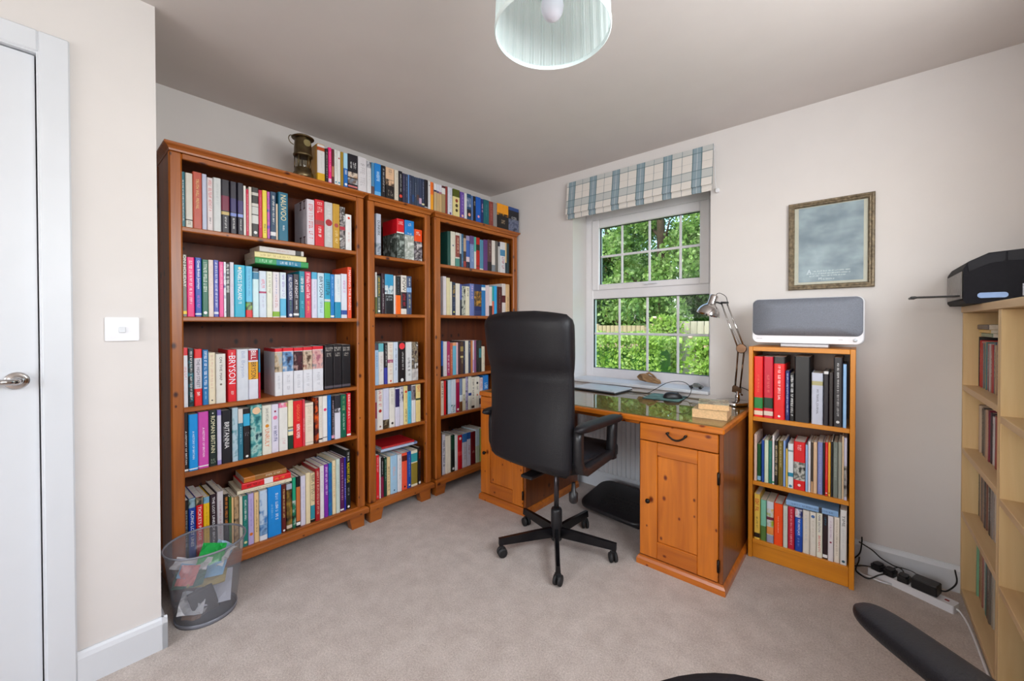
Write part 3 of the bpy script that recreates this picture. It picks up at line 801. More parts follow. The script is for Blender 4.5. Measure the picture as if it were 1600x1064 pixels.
CASES = {'L': ('left-hand bookcase', 0, 0.322), 'M': ('narrow bookcase', 0, 0.322), 'R': ('corner bookcase', 0, 0.318), 'S': ('small bookcase', 1, -0.292)}
ROWN = {'1': 'top', '2': 'second', '3': 'middle', '4': 'fourth', '5': 'bottom'}
BASEZ = {'L1': 1.655, 'L2': 1.255, 'L3': 0.848, 'L4': 0.557, 'L5': 0.125, 'M1': 1.65, 'M2': 1.285, 'M3': 0.838, 'M4': 0.553, 'M5': 0.12,
         'R1': 1.65, 'R2': 1.285, 'R3': 0.84, 'R4': 0.557, 'R5': 0.122, 'T': 2.0105, 'S1': 0.736, 'S2': 0.402, 'S3': 0.098}
SHELVES = {
 'L1': [
  (-2309.3, 12.9, 246, '0f6a78', 'teal', [('L', 0.1, 0.85, 'f2f2f0', 0.35, 0)]),
  (-2295.6, 25.9, 244, 'd8d4c8', 'cream', [('B', 0.13, 0.15, '403830'), ('L', 0.04, 0.11, '807868', 0.4, 0)]),
  (-2268.9, 34.3, 258, 'c1543f', 'terracotta', [('T', 'TRUTH WILL PREVAIL', 0.35, 0.88, 'e0c078', 0.32, 0)]),
  (-2233.8, 17.2, 257, 'c0c8de', 'pale lavender blue', []),
  (-2215.7, 21.8, 245, 'e4d8d8', 'white and pink', [('L', 0.35, 0.95, 'd06068', 0.6, 0), ('L', 0.12, 0.25, '504850', 0.3, 0)]),
  (-2193.1, 30.9, 251, 'd2d6d6', 'silver white', [('L', 0.5, 0.9, 'bcc2c4', 0.3, 0)]),
  (-2161.3, 32.7, 251, '2c2830', 'charcoal maroon-labelled', [('B', 0.42, 0.7, '7a2440'), ('B', 0.34, 0.4, 'c8b070'), ('L', 0.08, 0.3, 'f2f2f0', 0.25, 0)]),
  (-2125.4, 26.2, 251, '2c2834', 'charcoal purple-labelled', [('B', 0.42, 0.68, '3c3468'), ('B', 0.34, 0.4, '8090d0'), ('L', 0.08, 0.3, 'f2f2f0', 0.3, 0)]),
  (-2095.9, 23.7, 251, '302c38', 'dark grey purple-labelled', [('B', 0.42, 0.66, '443a70'), ('B', 0.34, 0.4, '90a0e0'), ('L', 0.08, 0.3, 'f2f2f0', 0.25, 0)]),
  (-2071.3, 10.4, 243, 'e8e4dc', 'thin white', []),
  (-2060.1, 9.9, 228, 'd01444', 'crimson', [('L', 0.1, 0.9, 'f0c0c8', 0.4, 0)]),
  (-2049.4, 12.1, 243, 'e6dccf', 'cream', []),
  (-2036.6, 30.8, 245, '3a3634', 'dark grey white-boxed', [('B', 0.84, 0.9, 'c8c4bc'), ('B', 0.62, 0.68, 'd8d4cc'), ('B', 0.46, 0.61, 'd0d0cc'), ('B', 0.27, 0.44, 'd8d8d4'), ('D', 0.09, 'e8e8e8', 0.25)]),
  (-2005, 15.9, 240, 'cc1240', 'deep crimson', [('L', 0.2, 0.9, 'e890a0', 0.3, 0)]),
  (-1988.3, 20.4, 243, 'ecd848', 'yellow', [('L', 0.1, 0.3, '605020', 0.4, 0)]),
  (-1966, 12.2, 241, '6048c0|d060b0|4060b0', 'purple and pink', []),
  (-1952.8, 26.5, 244, '2e4a66', 'slate navy', [('L', 0.3, 0.92, 'f2f2f0', 0.35, 0), ('B', 0.08, 0.16, 'e0e0e4')]),
  (-1925.5, 8.7, 188, 'e4ccb0', 'short cream', []),
  (-1915.3, 47, 252, '1f6c88', 'teal blue', [('T', 'NAUVOO', 0.42, 0.95, 'e8dca8', 0.55, 0), ('L', 0.2, 0.32, 'f2f2f0', 0.2, 0)]),
  (-1771.2, 41.1, 250, 'dcd4dc', 'white', [('L', 0.1, 0.9, 'd07078', 0.6, 0)]),
  (-1728.9, 50.4, 258, 'd81828', 'red', [('L', 0.65, 0.95, 'f0b0b0', 0.6, 0), ('B', 0.46, 0.56, 'a04848'), ('L', 0.18, 0.42, 'f2f2f0', 0.35, 0)]),
  (-1677.4, 45.9, 255, 'c8c8c8', 'silver red-badged', [('D', 0.55, 'b02830', 0.42), ('L', 0.1, 0.9, 'e0e0e0', 0.4, 0)]),
  (-1630.3, 41, 256, 'c89a30', 'gold', [('D', 0.52, 'b05048', 0.3), ('L', 0.1, 0.4, 'f0dca0', 0.4, 0)]),
  (-1588.1, 33.4, 248, 'e0e0e0|302c2c|b0a8a8|101010', 'black and white pictured', [('B', 0.46, 0.54, 'b83040'), ('L', 0.65, 0.95, '282828', 0.6, 0)]),
  (-1553.8, 36.4, 211, 'ececec', 'short white', [('D', 0.9, 'e04020', 0.2), ('L', 0.2, 0.5, 'e8b0a8', 0.3, 0)]),
 ],
 'L2': [
  (-2308.1, 14.3, 277, '77776a', 'grey-olive', [('T', 'ON HOLIDAY', 0.48, 0.99, 'f0f0e4', 0.72, 0), ('B', 0.04, 0.09, 'f4d020')]),
  (-2293, 28.3, 268, 'f50a78', 'hot pink', [('L', 0.5, 0.94, 'ffd8ec', 0.4, 0), ('L', 0.2, 0.48, 'ffd8ec', 0.36, 0)]),
  (-2263.7, 24.2, 269, '0b47b0', 'royal blue', [('T', 'Great British Journeys', 0.47, 0.95, 'ffffff', 0.5, 0), ('L', 0.14, 0.36, 'c850d0', 0.4, 0), ('B', 0.03, 0.06, 'd8e0f0')]),
  (-2238.1, 23.4, 263, '1c6b50', 'green', [('L', 0.42, 0.95, 'dce8d8', 0.6, 0), ('D', 0.07, 'f0f0f0', 0.3)]),
  (-2213.8, 20, 265, 'ead8d0', 'blush cream', [('L', 0.3, 0.9, 'd0b8b0', 0.3, 0)]),
  (-2192.9, 18.9, 266, '4a58b8', 'violet blue', [('L', 0.14, 0.96, 'f0f0ff', 0.45, 0), ('B', 0.05, 0.09, 'e0e4f4')]),
  (-2173.2, 17.3, 260, 'f2529c', 'pink', [('L', 0.5, 0.95, 'f8b0d0', 0.5, 0)]),
  (-2154.9, 9.4, 261, 'e8ecf4|e8ecf4|4858a0', 'thin white and blue', []),
  (-2144.6, 13.5, 258, '14100f', 'black and white', [('L', 0.42, 0.97, 'f4f4f0', 0.85, 0)]),
  (-2130.1, 16.6, 263, 'd8d4e0', 'pale lavender', [('L', 0.2, 0.6, 'c8a8d0', 0.3, 0)]),
  (-2112.5, 46.9, 253, '06b0d0', 'wide cyan', [('T', "ENGEL'S ENGLAND", 0.33, 0.9, 'ffffff', 0.36, 0), ('L', 0.24, 0.3, 'e0f4f8', 0.3, 0), ('D', 0.94, 'e8e0b0', 0.15)]),
  (-2064.4, 29.1, 252, '62c2e8', 'light blue red-footed', [('B', 0, 0.14, 'e01c1c'), ('B', 0.14, 0.3, '70b040|403020|a0d060'), ('L', 0.4, 0.95, '4898c8', 0.3, 0)]),
  (-2034.3, 27.5, 244, 'd0ecf0', 'pale aqua', [('B', 0.93, 1, '18182c'), ('B', 0.78, 0.92, '1878a0')]),
  (-2005.5, 33.1, 234, 'd6e2f0', 'pale blue', [('L', 0.6, 0.82, 'e05878', 0.5, 0), ('B', 0.52, 0.56, 'b03060'), ('L', 0.2, 0.46, 'b8b8d0', 0.3, 0)]),
  (-1970.9, 26.9, 235, 'e8ead8', 'cream green-edged', [('L', 0.5, 0.95, 'a8a890', 0.4, 0)]),
  (-1942.7, 32.6, 235, 'e8e0e4', 'pinkish white', [('L', 0.5, 0.95, '7878b8', 0.25, 0), ('L', 0.2, 0.5, 'c88890', 0.4, 0), ('B', 0.02, 0.13, '88b828')]),
  (-1908.6, 29.6, 236, 'dbe8f2', 'ice blue', [('L', 0.45, 0.95, '9080c8', 0.4, 0), ('B', 0.04, 0.42, '58b8e0')]),
  (-1873.5, 26.7, 228, '303c68', 'navy', [('T', 'ALL POINTS NORTH', 0.42, 0.94, 'f0f0f4', 0.6, 0), ('L', 0.15, 0.38, '58a060', 0.3, 0), ('D', 0.06, 'e8e8f0', 0.3)]),
  (-1845.2, 28.7, 232, '403840', 'charcoal', [('T', 'AT NIGHT', 0.45, 0.88, 'f0e8f0', 0.45, 0), ('L', 0.16, 0.4, 'f0f0f0', 0.3, 0), ('B', 0.05, 0.1, 'e8e8e8')]),
  (-1814.9, 29, 251, '0e8aa2', 'teal', [('L', 0.5, 0.88, 'f2f2f0', 0.5, 0), ('L', 0.2, 0.36, '70c8e0', 0.4, 0)]),
  (-1784.4, 33.1, 252, 'd8385c', 'raspberry', [('T', 'If Walls Could Talk', 0.42, 0.96, 'ffe8ec', 0.5, 0), ('L', 0.1, 0.36, 'f0c060', 0.3, 0)]),
  (-1749.7, 29.6, 252, 'dcdcf0', 'white blue-topped', [('B', 0.85, 1, '50b0d8'), ('L', 0.2, 0.8, 'b8b8d8', 0.3, 0)]),
  (-1718.6, 37.1, 251, 'c6e0ee', 'pale blue dark-lettered', [('T', 'BRYSON', 0.46, 0.92, '14284c', 0.5, 0), ('L', 0.1, 0.4, '8098c0', 0.4, 0)]),
  (-1680, 33.9, 253, '18a0c8', 'cyan and lime', [('B', 0, 0.36, '80c830'), ('B', 0.37, 0.42, 'd8d8d0'), ('L', 0.45, 0.85, '103838', 0.7, 0)]),
  (-1644.4, 22.1, 250, '1080cc', 'bright blue', [('L', 0.5, 0.95, 'a8d8f4', 0.3, 0), ('B', 0.02, 0.06, 'f2f2f0')]),
  (-1620.7, 36.1, 251, 'e0e8ee', 'white teal-footed', [('B', 0, 0.37, '1890b8'), ('L', 0.5, 0.9, 'b8d0e0', 0.4, 0)]),
  (-1582.4, 36.2, 259, 'dde2f0', 'pale periwinkle white', [('L', 0.55, 0.85, 'd080c0', 0.4, 0), ('B', 0.08, 0.18, '3050a0')]),
  (-1543.8, 23.6, 302, 'f0502a', 'tall orange', [('T', 'MAPPING THE ROADS', 0.16, 0.94, 'ffffff', 0.5, 0)]),
 ],
 'L3': [
  (-2309.3, 17.4, 267, 'e6e8ee', 'white red-topped', [('B', 0.87, 1, 'e02030'), ('L', 0.45, 0.68, 'd87880', 0.5, 0)]),
  (-2291, 20.8, 263, '0c4048|0a1214|188090', 'black and teal', [('L', 0.1, 0.95, 'f2f2f0', 0.4, 0)]),
  (-2269.3, 29.2, 259, 'ee1c20', 'bright red', [('B', 0.3, 0.84, 'd8d0d8'), ('T', 'THE HIGH STREET', 0.32, 0.82, '383048', 0.42, 0), ('L', 0.12, 0.24, 'f2f2f0', 0.4, 0)]),
  (-2239.1, 21.8, 254, '1878b8', 'blue', [('L', 0.28, 0.97, 'f4f8ff', 0.5, 0), ('L', 0.1, 0.25, 'b0d8f0', 0.25, 0)]),
  (-2216.5, 26.4, 240, 'f0e2c4', 'warm cream', [('L', 0.3, 0.95, 'e0b8a0', 0.4, 0), ('D', 0.07, '202020', 0.12)]),
  (-2189.2, 39, 232, 'e6e4dc', 'off-white', [('T', 'ON THE MAP', 0.46, 0.94, '38342c', 0.26, 0), ('D', 0.38, '706858', 0.12)]),
  (-2141, 34.9, 250, 'e41426', 'red outline-lettered', [('T', 'BILL', 0.88, 0.94, 'f2f2f0', 0.18, 0), ('T', 'BRYSON', 0.34, 0.88, 'f4f4ff', 0.78, 0), ('T', 'BODY', 0.13, 0.2, 'f2f2f0', 0.3, 0)]),
  (-2105.1, 49.1, 250, 'dadfe8', 'white', [('T', 'Bill Bryson', 0.45, 0.96, 'a8b4d0', 0.4, 0)]),
  (-2054.6, 42.8, 250, 'e2e2ee', 'white two-label', [('B', 0.77, 0.97, 'b82838'), ('B', 0.39, 0.74, 'eca81c'), ('T', 'BILL', 0.79, 0.96, 'ffffff', 0.5, 0), ('T', 'BRYSON', 0.4, 0.73, '101828', 0.5, 0)]),
  (-2010.5, 8, 248, '2878a0', 'thin teal', [('B', 0, 0.52, 'c01838')]),
  (-1937.5, 36.6, 246, 'e4e4e8', 'white red-topped picture', [('B', 0.93, 1, 'e01428'), ('B', 0.5, 0.92, 'b0b8b8|c8b090|504838'), ('L', 0.1, 0.42, 'c0c0c8', 0.3, 0)]),
  (-1899.4, 52.7, 247, 'e2e2e8', 'white red-topped picture', [('B', 0.93, 1, 'e01428'), ('B', 0.5, 0.92, '282c48|6898c8|e0d8d0'), ('L', 0.1, 0.42, 'c0c0c8', 0.3, 0)]),
  (-1845.2, 47, 246, 'e2e2e8', 'white red-topped picture', [('B', 0.93, 1, 'e01428'), ('B', 0.5, 0.92, '501c28|301018|d0a8a0'), ('L', 0.1, 0.42, 'c0c0c8', 0.3, 0)]),
  (-1796.6, 49.8, 247, 'e2e2e8', 'white red-topped picture', [('B', 0.93, 1, 'e01428'), ('B', 0.5, 0.92, '503828|d8c0a8|803028'), ('L', 0.1, 0.42, 'c0c0c8', 0.3, 0)]),
  (-1745.2, 57.6, 249, 'e2e2e8', 'white red-topped picture', [('B', 0.93, 1, 'e01428'), ('B', 0.5, 0.92, 'b06878|e0b0a8|808890'), ('L', 0.1, 0.42, 'c0c0c8', 0.3, 0)]),
  (-1681.1, 48.5, 253, '130c12', 'black boxed', [('L', 0.86, 0.96, 'c8c0b8', 0.9, 0), ('L', 0.74, 0.83, 'b8b0a8', 0.6, 0), ('B', 0.03, 0.08, '585058')]),
  (-1631.4, 50.6, 253, '160e14', 'black boxed', [('L', 0.86, 0.96, 'c8c0b8', 0.9, 0), ('L', 0.74, 0.83, 'b8b0a8', 0.6, 0), ('B', 0.03, 0.08, '585058')]),
  (-1579.5, 53.7, 251, '110c12', 'black boxed', [('L', 0.86, 0.96, 'c8c0b8', 0.9, 0), ('L', 0.74, 0.83, 'b8b0a8', 0.6, 0), ('B', 0.03, 0.08, '585058')]),
 ],
 'L4': [
  (-2309.3, 16.1, 268, '1c1014', 'black', [('T', 'A HISTORY OF BRITAIN', 0.12, 0.68, 'f4f4f4', 0.34, 0), ('B', 0.01, 0.04, 'f2f2f0')]),
  (-2292.1, 33.7, 255, '0a96e6', 'azure blue', [('T', 'A HISTORY OF BRITAIN', 0.2, 0.7, 'f4f8ff', 0.22, 0), ('B', 0.02, 0.04, 'f2f2f0')]),
  (-2257.3, 39.4, 260, 'd44cb0', 'magenta pink', [('T', 'A HISTORY OF BRITAIN', 0.2, 0.72, 'fff0fa', 0.2, 0), ('B', 0.03, 0.05, 'f2f2f0')]),
  (-2216.9, 30.9, 260, '0d2420', 'dark green', [('T', 'ROMAN BRITAIN', 0.24, 0.9, 'ece8c0', 0.5, 0), ('L', 0.05, 0.14, 'a0b098', 0.6, 0), ('D', 0.95, 'f2f2f0', 0.1)]),
  (-2185.1, 16.5, 259, 'd4d0e4', 'lavender ended white', [('B', 0.9, 1, '8070c0'), ('B', 0, 0.08, 'a090d0')]),
  (-2167.3, 40.1, 251, '10101c', 'black broad', [('T', 'BRITANNIA', 0.28, 0.78, 'f4f4f4', 0.45, 0), ('L', 0.4, 0.7, 'a0a0a8', 0.12, -0.3)]),
  (-2125.9, 23.9, 259, 'a8c8d8|b8d0dc|4890a0', 'misty blue', []),
  (-2101, 20.4, 250, '2c7890', 'steel blue', [('B', 0.72, 1, 'e0d8d0'), ('L', 0.3, 0.65, 'b0dce8', 0.3, 0)]),
  (-2079.5, 29.5, 246, '1c1418', 'black blue-pictured', [('B', 0.66, 0.9, '38b0dc'), ('L', 0.46, 0.54, '888890', 0.6, 0), ('D', 0.05, 'f2f2f0', 0.2)]),
  (-2048.9, 50.1, 259, '186870|50a0a0|a8d0c8|0c4050', 'teal sea-painting', [('D', 0.89, 'f0c8a0', 0.36)]),
  (-1997.4, 43.1, 250, 'e6e4d6', 'cream', [('T', 'DAVID MITCHELL', 0.65, 0.94, '605c54', 0.26, 0), ('D', 0.58, 'e0901c', 0.2), ('T', 'UNRULY', 0.15, 0.52, 'e07838', 0.45, 0)]),
  (-1953.5, 33.7, 249, 'e0dcec', 'lavender white', [('D', 0.85, 'a02050', 0.15), ('D', 0.72, 'f080a8', 0.3), ('L', 0.2, 0.45, '404888', 0.6, 0), ('L', 0.46, 0.55, '808098', 0.4, 0)]),
  (-1918.3, 41.8, 251, 'e8e6e0', 'white pink-flowered', [('B', 0.9, 1, 'e8e6e0|f070a0|c8c060'), ('L', 0.1, 0.25, 'e0b8b8', 0.4, 0)]),
  (-1874.6, 25.3, 259, 'ece4bc', 'cream dark-footed', [('B', 0, 0.28, '123c2c'), ('B', 0.42, 0.46, '908868'), ('B', 0.36, 0.4, '80a0b0')]),
  (-1848.2, 46.2, 251, 'e01822', 'red', [('T', 'GREGORY', 0.55, 0.92, 'f08050', 0.32, 0), ('T', 'NORMAL WOMEN', 0.2, 0.5, 'ffffff', 0.38, 0)]),
  (-1800.8, 11.6, 253, 'd84050', 'thin red', [('L', 0.3, 0.6, 'f4d0d0', 0.4, 0)]),
  (-1787.8, 44.7, 231, 'ecdcc8', 'beige cream', [('L', 0.3, 0.9, 'd8c8b0', 0.5, 0), ('B', 0.05, 0.07, 'c8c0b0'), ('B', 0.92, 0.94, 'c8c0b0')]),
  (-1735.8, 18.5, 254, '581820|301014|d05020|e8681c', 'dark flame', []),
  (-1715.8, 20.7, 258, 'e6dcd0', 'cream', [('B', 0.06, 0.09, '202028'), ('L', 0.3, 0.8, 'c8b8a8', 0.3, 0)]),
  (-1693.8, 26.3, 257, 'eae6e2', 'white pink-dotted', [('D', 0.7, 'e83878', 0.32), ('B', 0.08, 0.1, '808080')]),
  (-1666.3, 21.4, 258, '1d78cc', 'blue', [('L', 0.3, 0.9, '60a8e0', 0.3, 0)]),
  (-1643.6, 16.3, 250, '1c1418', 'black', [('L', 0.1, 0.9, 'e0c8d8', 0.4, 0), ('B', 0.03, 0.1, 'e0a0b8')]),
  (-1626.1, 34.8, 251, 'e0dce4|282830|e0dce4', 'black and white portrait', [('B', 0.7, 1, '2c2c34'), ('B', 0, 0.6, 'dedce8')]),
  (-1589.9, 35.2, 251, '0c6048', 'deep green', [('L', 0.6, 0.95, 'a8c880', 0.4, 0), ('L', 0.15, 0.55, 'c8e0d0', 0.3, 0)]),
  (-1552.9, 23.1, 255, 'de2030', 'scarlet', [('L', 0.4, 0.97, 'f2f2f0', 0.5, 0), ('L', 0.12, 0.38, 'f0a0a0', 0.3, 0), ('B', 0.02, 0.06, 'f2f2f0')]),
 ],
 'L5': [
  (-2309.3, 13.1, 303, '1a181a', 'black', [('L', 0.3, 0.85, 'b0b0b0', 0.5, 0)]),
  (-2294.5, 26.3, 305, '0a3ea0', 'blue', [('B', 0.86, 1, '90b0c0|304838|e0e8ec'), ('T', 'ALONG LOST LINES', 0.28, 0.82, 'ffffff', 0.42, 0)]),
  (-2266.9, 25, 303, 'e41820', 'red', [('B', 0.88, 1, '302820|c0b090|202018'), ('T', 'TICKETS PLEASE', 0.34, 0.86, 'ffffff', 0.44, 0), ('L', 0.1, 0.28, 'f0b0b0', 0.3, 0)]),
  (-2240.5, 23, 296, 'f4c418', 'yellow', [('B', 0.9, 1, '80b0c8|5890b0|406840'), ('L', 0.15, 0.85, 'b88808', 0.3, 0)]),
  (-2216.1, 25.8, 299, '2a1420', 'dark plum', [('T', 'THE LOST LINES OF BRITAIN', 0.2, 0.96, 'ffffff', 0.36, 0)]),
  (-2188.5, 24.7, 304, 'd2ccd0', 'silver grey', [('L', 0.3, 0.85, 'a05868', 0.3, 0)]),
  (-2162.2, 17.7, 285, '181010', 'black orange-lettered', [('L', 0.45, 0.95, 'f0902c', 0.6, 0)]),
  (-2143.1, 11.2, 267, '2c6a2c', 'green', []),
  (-2130.6, 8.2, 258, 'e8bc84', 'thin peach', []),
  (-2120.9, 19.8, 258, '7c5c38|c0a078|1c1612', 'brown photo', []),
  (-2099.4, 12.6, 253, 'e4dcc8', 'ivory', []),
  (-2085.2, 22.1, 250, '0c7a70', 'teal', [('L', 0.5, 0.92, 'f2f2f0', 0.4, 0), ('L', 0.25, 0.45, '60b0a8', 0.3, 0), ('D', 0.08, 'e0e0a0', 0.3)]),
  (-2061.9, 25.1, 252, 'bcaee0', 'lilac', [('L', 0.35, 0.9, '8878c0', 0.25, 0), ('D', 0.2, 'e07818', 0.3)]),
  (-2035.3, 20.8, 251, 'ecc890', 'peach', [('L', 0.2, 0.85, '302418', 0.3, 0)]),
  (-2012.9, 36, 252, 'c4d8ec|c4d8ec|4080c0', 'pale blue mountain', [('B', 0, 0.1, 'e8ecf4'), ('B', 0.1, 0.32, '3870b0|88b0d8|2c5890')]),
  (-1974.5, 63.8, 257, '0a8ce0', 'wide sky blue', [('L', 0.3, 0.85, 'e8f4ff', 0.22, 0.15), ('L', 0.35, 0.65, '90c8f0', 0.15, -0.2)]),
  (-1909.3, 21.4, 253, '5c1414', 'maroon', [('L', 0.3, 0.9, 'f0d890', 0.4, 0), ('D', 0.04, 'f2f2f0', 0.25)]),
  (-1886.1, 28.5, 249, '141010|6a5020|a08030', 'black and gold', [('B', 0.05, 0.12, 'd8c8b8'), ('B', 0.88, 1, 'a8b0c0')]),
  (-1855.7, 17.2, 274, '10a078', 'green and black', [('B', 0, 0.55, '0c100c|187858|d0d8d0')]),
  (-1837.1, 20.7, 273, '141014', 'black and orange', [('B', 0.12, 0.8, 'c87038'), ('B', 0.04, 0.1, 'f2f2f0')]),
  (-1813.6, 25.3, 270, 'd8d4e4', 'pale lilac', [('L', 0.3, 0.8, 'b0b0d0', 0.3, 0)]),
  (-1786.9, 23.4, 279, 'e8d8b0', 'straw cream', []),
  (-1762.1, 23.3, 272, 'dccaa0', 'cream and teal', [('L', 0.4, 0.97, '181818', 0.7, 0), ('B', 0.06, 0.34, '2890a0'), ('B', 0, 0.05, '101010')]),
  (-1737.3, 24.2, 290, 'a81420', 'dark red', [('L', 0.1, 0.95, 'f0c8b0', 0.45, 0)]),
  (-1711.1, 23.1, 297, 'e6e2e2', 'white', [('L', 0.5, 0.9, 'b8b0c8', 0.3, 0)]),
  (-1686.5, 22.5, 299, '8028a8', 'purple', [('L', 0.4, 0.95, 'f0d8f8', 0.5, 0)]),
  (-1662.5, 19.7, 300, '1080a8|2058a0|1878b0', 'blue-green', []),
  (-1641.2, 20.6, 310, 'ead8b0', 'sand cream', [('L', 0.3, 0.9, 'd09868', 0.4, 0)]),
  (-1619.2, 21.4, 314, 'c8d8d0', 'pale green', [('L', 0.4, 0.9, 'a0b0a8', 0.3, 0)]),
  (-1596.3, 22.8, 314, '581850', 'plum', [('L', 0.2, 0.9, 'd0a0c0', 0.4, 0), ('B', 0.02, 0.05, 'f2f2f0')]),
  (-1572, 10.5, 312, '2828a0', 'thin blue', [('L', 0.2, 0.6, 'c0c8f0', 0.5, 0)]),
  (-1559.7, 28.4, 350, '101412', 'tall black', [('T', 'RAILWAY ATLAS', 0.45, 0.78, 'f0d820', 0.55, 0), ('L', 0.8, 0.96, 'f2f2f0', 0.35, 0), ('L', 0.22, 0.36, 'a0a0a0', 0.3, 0), ('D', 0.04, 'f2f2f0', 0.25)]),
 ],
 'M1': [
  (-1358.6, 35.4, 260, 'c2c8d8', 'grey white', [('T', 'DUNKIRK', 0.48, 0.84, '30343c', 0.5, 0), ('B', 0, 0.3, '708090|b0b8c4|40506c')]),
  (-1206.7, 55.4, 260, 'dc1424', 'red-topped photo', [('B', 0, 0.64, '707c78|283028|a8b4b0'), ('L', 0.86, 0.95, 'f2f2f0', 0.7, 0), ('B', 0.64, 0.67, 'f2f2f0')]),
  (-1148.1, 71.9, 261, '1880d0', 'blue-topped photo', [('B', 0, 0.63, 'c8ccc8|98a098|e0e4e0'), ('L', 0.86, 0.94, 'f2f2f0', 0.4, 0), ('L', 0.65, 0.7, 'f2f2f0', 0.6, 0)]),
  (-1072.2, 65.9, 215, 'f04c10', 'orange-topped photo', [('B', 0, 0.62, 'a098a0|281c28|d8d0d0'), ('L', 0.82, 0.94, 'f2f2f0', 0.6, 0)]),
 ],
 'M2': [
  (-1366.8, 10.7, 258, 'e0dcd8', 'thin white', [('B', 0, 0.4, '707030')]),
  (-1354.6, 25.4, 238, '48584c', 'grey green', [('L', 0.45, 0.95, 'e8b820', 0.5, 0), ('L', 0.1, 0.42, 'f2f2f0', 0.3, 0), ('D', 0.07, 'f2f2f0', 0.3)]),
  (-1323.2, 23.4, 255, '381c2c', 'dark maroon', [('L', 0.6, 0.85, '909098', 0.5, 0), ('L', 0.1, 0.5, 'f0f0f0', 0.25, 0)]),
  (-1298.2, 61.5, 253, '3098c8', 'sky blue black-footed', [('B', 0, 0.5, '14141c'), ('B', 0.5, 0.72, '3888b0|d8e4e8|285870'), ('L', 0.34, 0.48, 'a8b4bc', 0.8, 0)]),
  (-1235, 12.1, 248, 'e4dcdc', 'thin pale', []),
  (-1221.2, 39.4, 247, '1c1014', 'black and orange', [('B', 0, 0.5, 'fa6a04'), ('L', 0.54, 0.95, '708090', 0.25, 0)]),
  (-1180, 42.7, 256, 'e0d8d0', 'cream and black', [('B', 0.14, 0.57, '281420'), ('T', 'POW', 0.6, 0.94, '181414', 0.6, 0), ('L', 0.18, 0.52, 'c02038', 0.5, 0)]),
  (-1135, 36.6, 254, '3c4c70', 'slate blue', [('B', 0.58, 0.7, '88b0e0'), ('L', 0.16, 0.52, 'e8dca8', 0.4, 0), ('L', 0.74, 0.95, 'f2f2f0', 0.3, 0)]),
 ],
 'M3': [
  (-1373.7, 27.3, 255, 'a8c8e4', 'pale blue', [('B', 0.86, 1, '504858'), ('L', 0.4, 0.8, '5078a8', 0.3, 0)]),
  (-1344.5, 38, 259, 'e2e0dc', 'white teal-topped', [('B', 0.8, 1, '68b8c0'), ('L', 0.3, 0.7, 'c8b8b0', 0.4, 0)]),
  (-1304.7, 20.9, 261, '181018', 'black blue-footed', [('B', 0, 0.4, '3c40a0'), ('L', 0.45, 0.95, 'f2f2f0', 0.3, 0)]),
  (-1282, 40.9, 265, 'e8e0d4', 'cream', [('L', 0.2, 0.95, 'd8b8a8', 0.5, 0), ('B', 0.5, 0.58, 'b06080'), ('D', 0.06, 'd83020', 0.15)]),
  (-1239.3, 34, 265, 'd2deee', 'ice blue', [('L', 0.3, 0.85, '485878', 0.3, 0)]),
  (-1203.4, 57, 263, '1a1014', 'black red-poppied', [('D', 0.9, 'f03840', 0.38), ('L', 0.3, 0.75, 'f2f2f0', 0.2, 0.1), ('D', 0.05, 'f2f2f0', 0.2)]),
  (-1144.5, 48.2, 261, 'e4e4e4', 'white', [('L', 0.1, 0.6, '181818', 0.4, 0)]),
  (-1094.4, 51.2, 260, '402c30|a09078|302020|e0dcd8', 'dark photo', [('B', 0.0, 0.3, 'e0dcd8|a8a0a0')]),
 ],
 'M4': [
  (-1377.9, 19.3, 254, 'a8a0a8', 'grey and maroon', [('B', 0.3, 0.7, '882040')]),
  (-1356.8, 41.9, 253, 'e8e2da', 'white red-lettered', [('L', 0.55, 0.98, 'c83830', 0.5, 0), ('D', 0.47, 'b02820', 0.25), ('D', 0.08, '906050', 0.15)]),
  (-1313.1, 43, 257, 'd4d4e8', 'pale lavender dark-footed', [('B', 0, 0.22, '604828|302820|a89878')]),
  (-1268.3, 40.6, 255, 'e8e4da', 'ivory', [('L', 0.5, 0.9, 'c8c4b4', 0.4, 0), ('D', 0.1, '303030', 0.2)]),
  (-1225.9, 30.7, 251, 'dcdaea', 'lavender white', [('B', 0.5, 0.97, '302860')]),
  (-1193.3, 30.5, 253, 'e0dee4', 'white navy-topped', [('B', 0.6, 0.98, '202050|e0dee4|303070')]),
  (-1160.9, 28.1, 255, 'eedc98', 'yellow cream', [('D', 0.85, 'e04020', 0.3), ('L', 0.05, 0.4, '302818', 0.4, 0), ('L', 0.55, 0.8, 'd07030', 0.3, 0)]),
  (-1130.9, 28.5, 258, '58c0dc', 'cyan dark-topped', [('B', 0.84, 1, '403848'), ('L', 0.1, 0.8, '2878a0', 0.3, 0)]),
  (-1100.4, 31.4, 254, 'e4e2e4', 'white black-topped', [('B', 0.6, 0.98, '181020|908890|281830')]),
  (-1067.1, 37.6, 255, 'ecd48c', 'straw yellow', [('L', 0.72, 0.98, 'd84020', 0.6, 0), ('B', 0.58, 0.63, '405038')]),
 ],
 'M5': [
  (-1379.3, 11.5, 281, '38a028', 'green', [('L', 0.2, 0.45, 'c8e8b8', 0.4, 0)]),
  (-1366.2, 22, 276, 'e81c28', 'red', [('L', 0.6, 0.95, 'f4b0b0', 0.5, 0), ('L', 0.02, 0.08, 'f2f2f0', 0.4, 0)]),
  (-1342.6, 8.4, 259, 'ece6e6', 'thin white', []),
  (-1331.9, 20.6, 254, '181418', 'black and maroon', [('B', 0, 0.52, '801840'), ('L', 0.58, 0.9, 'd0d0d0', 0.3, 0)]),
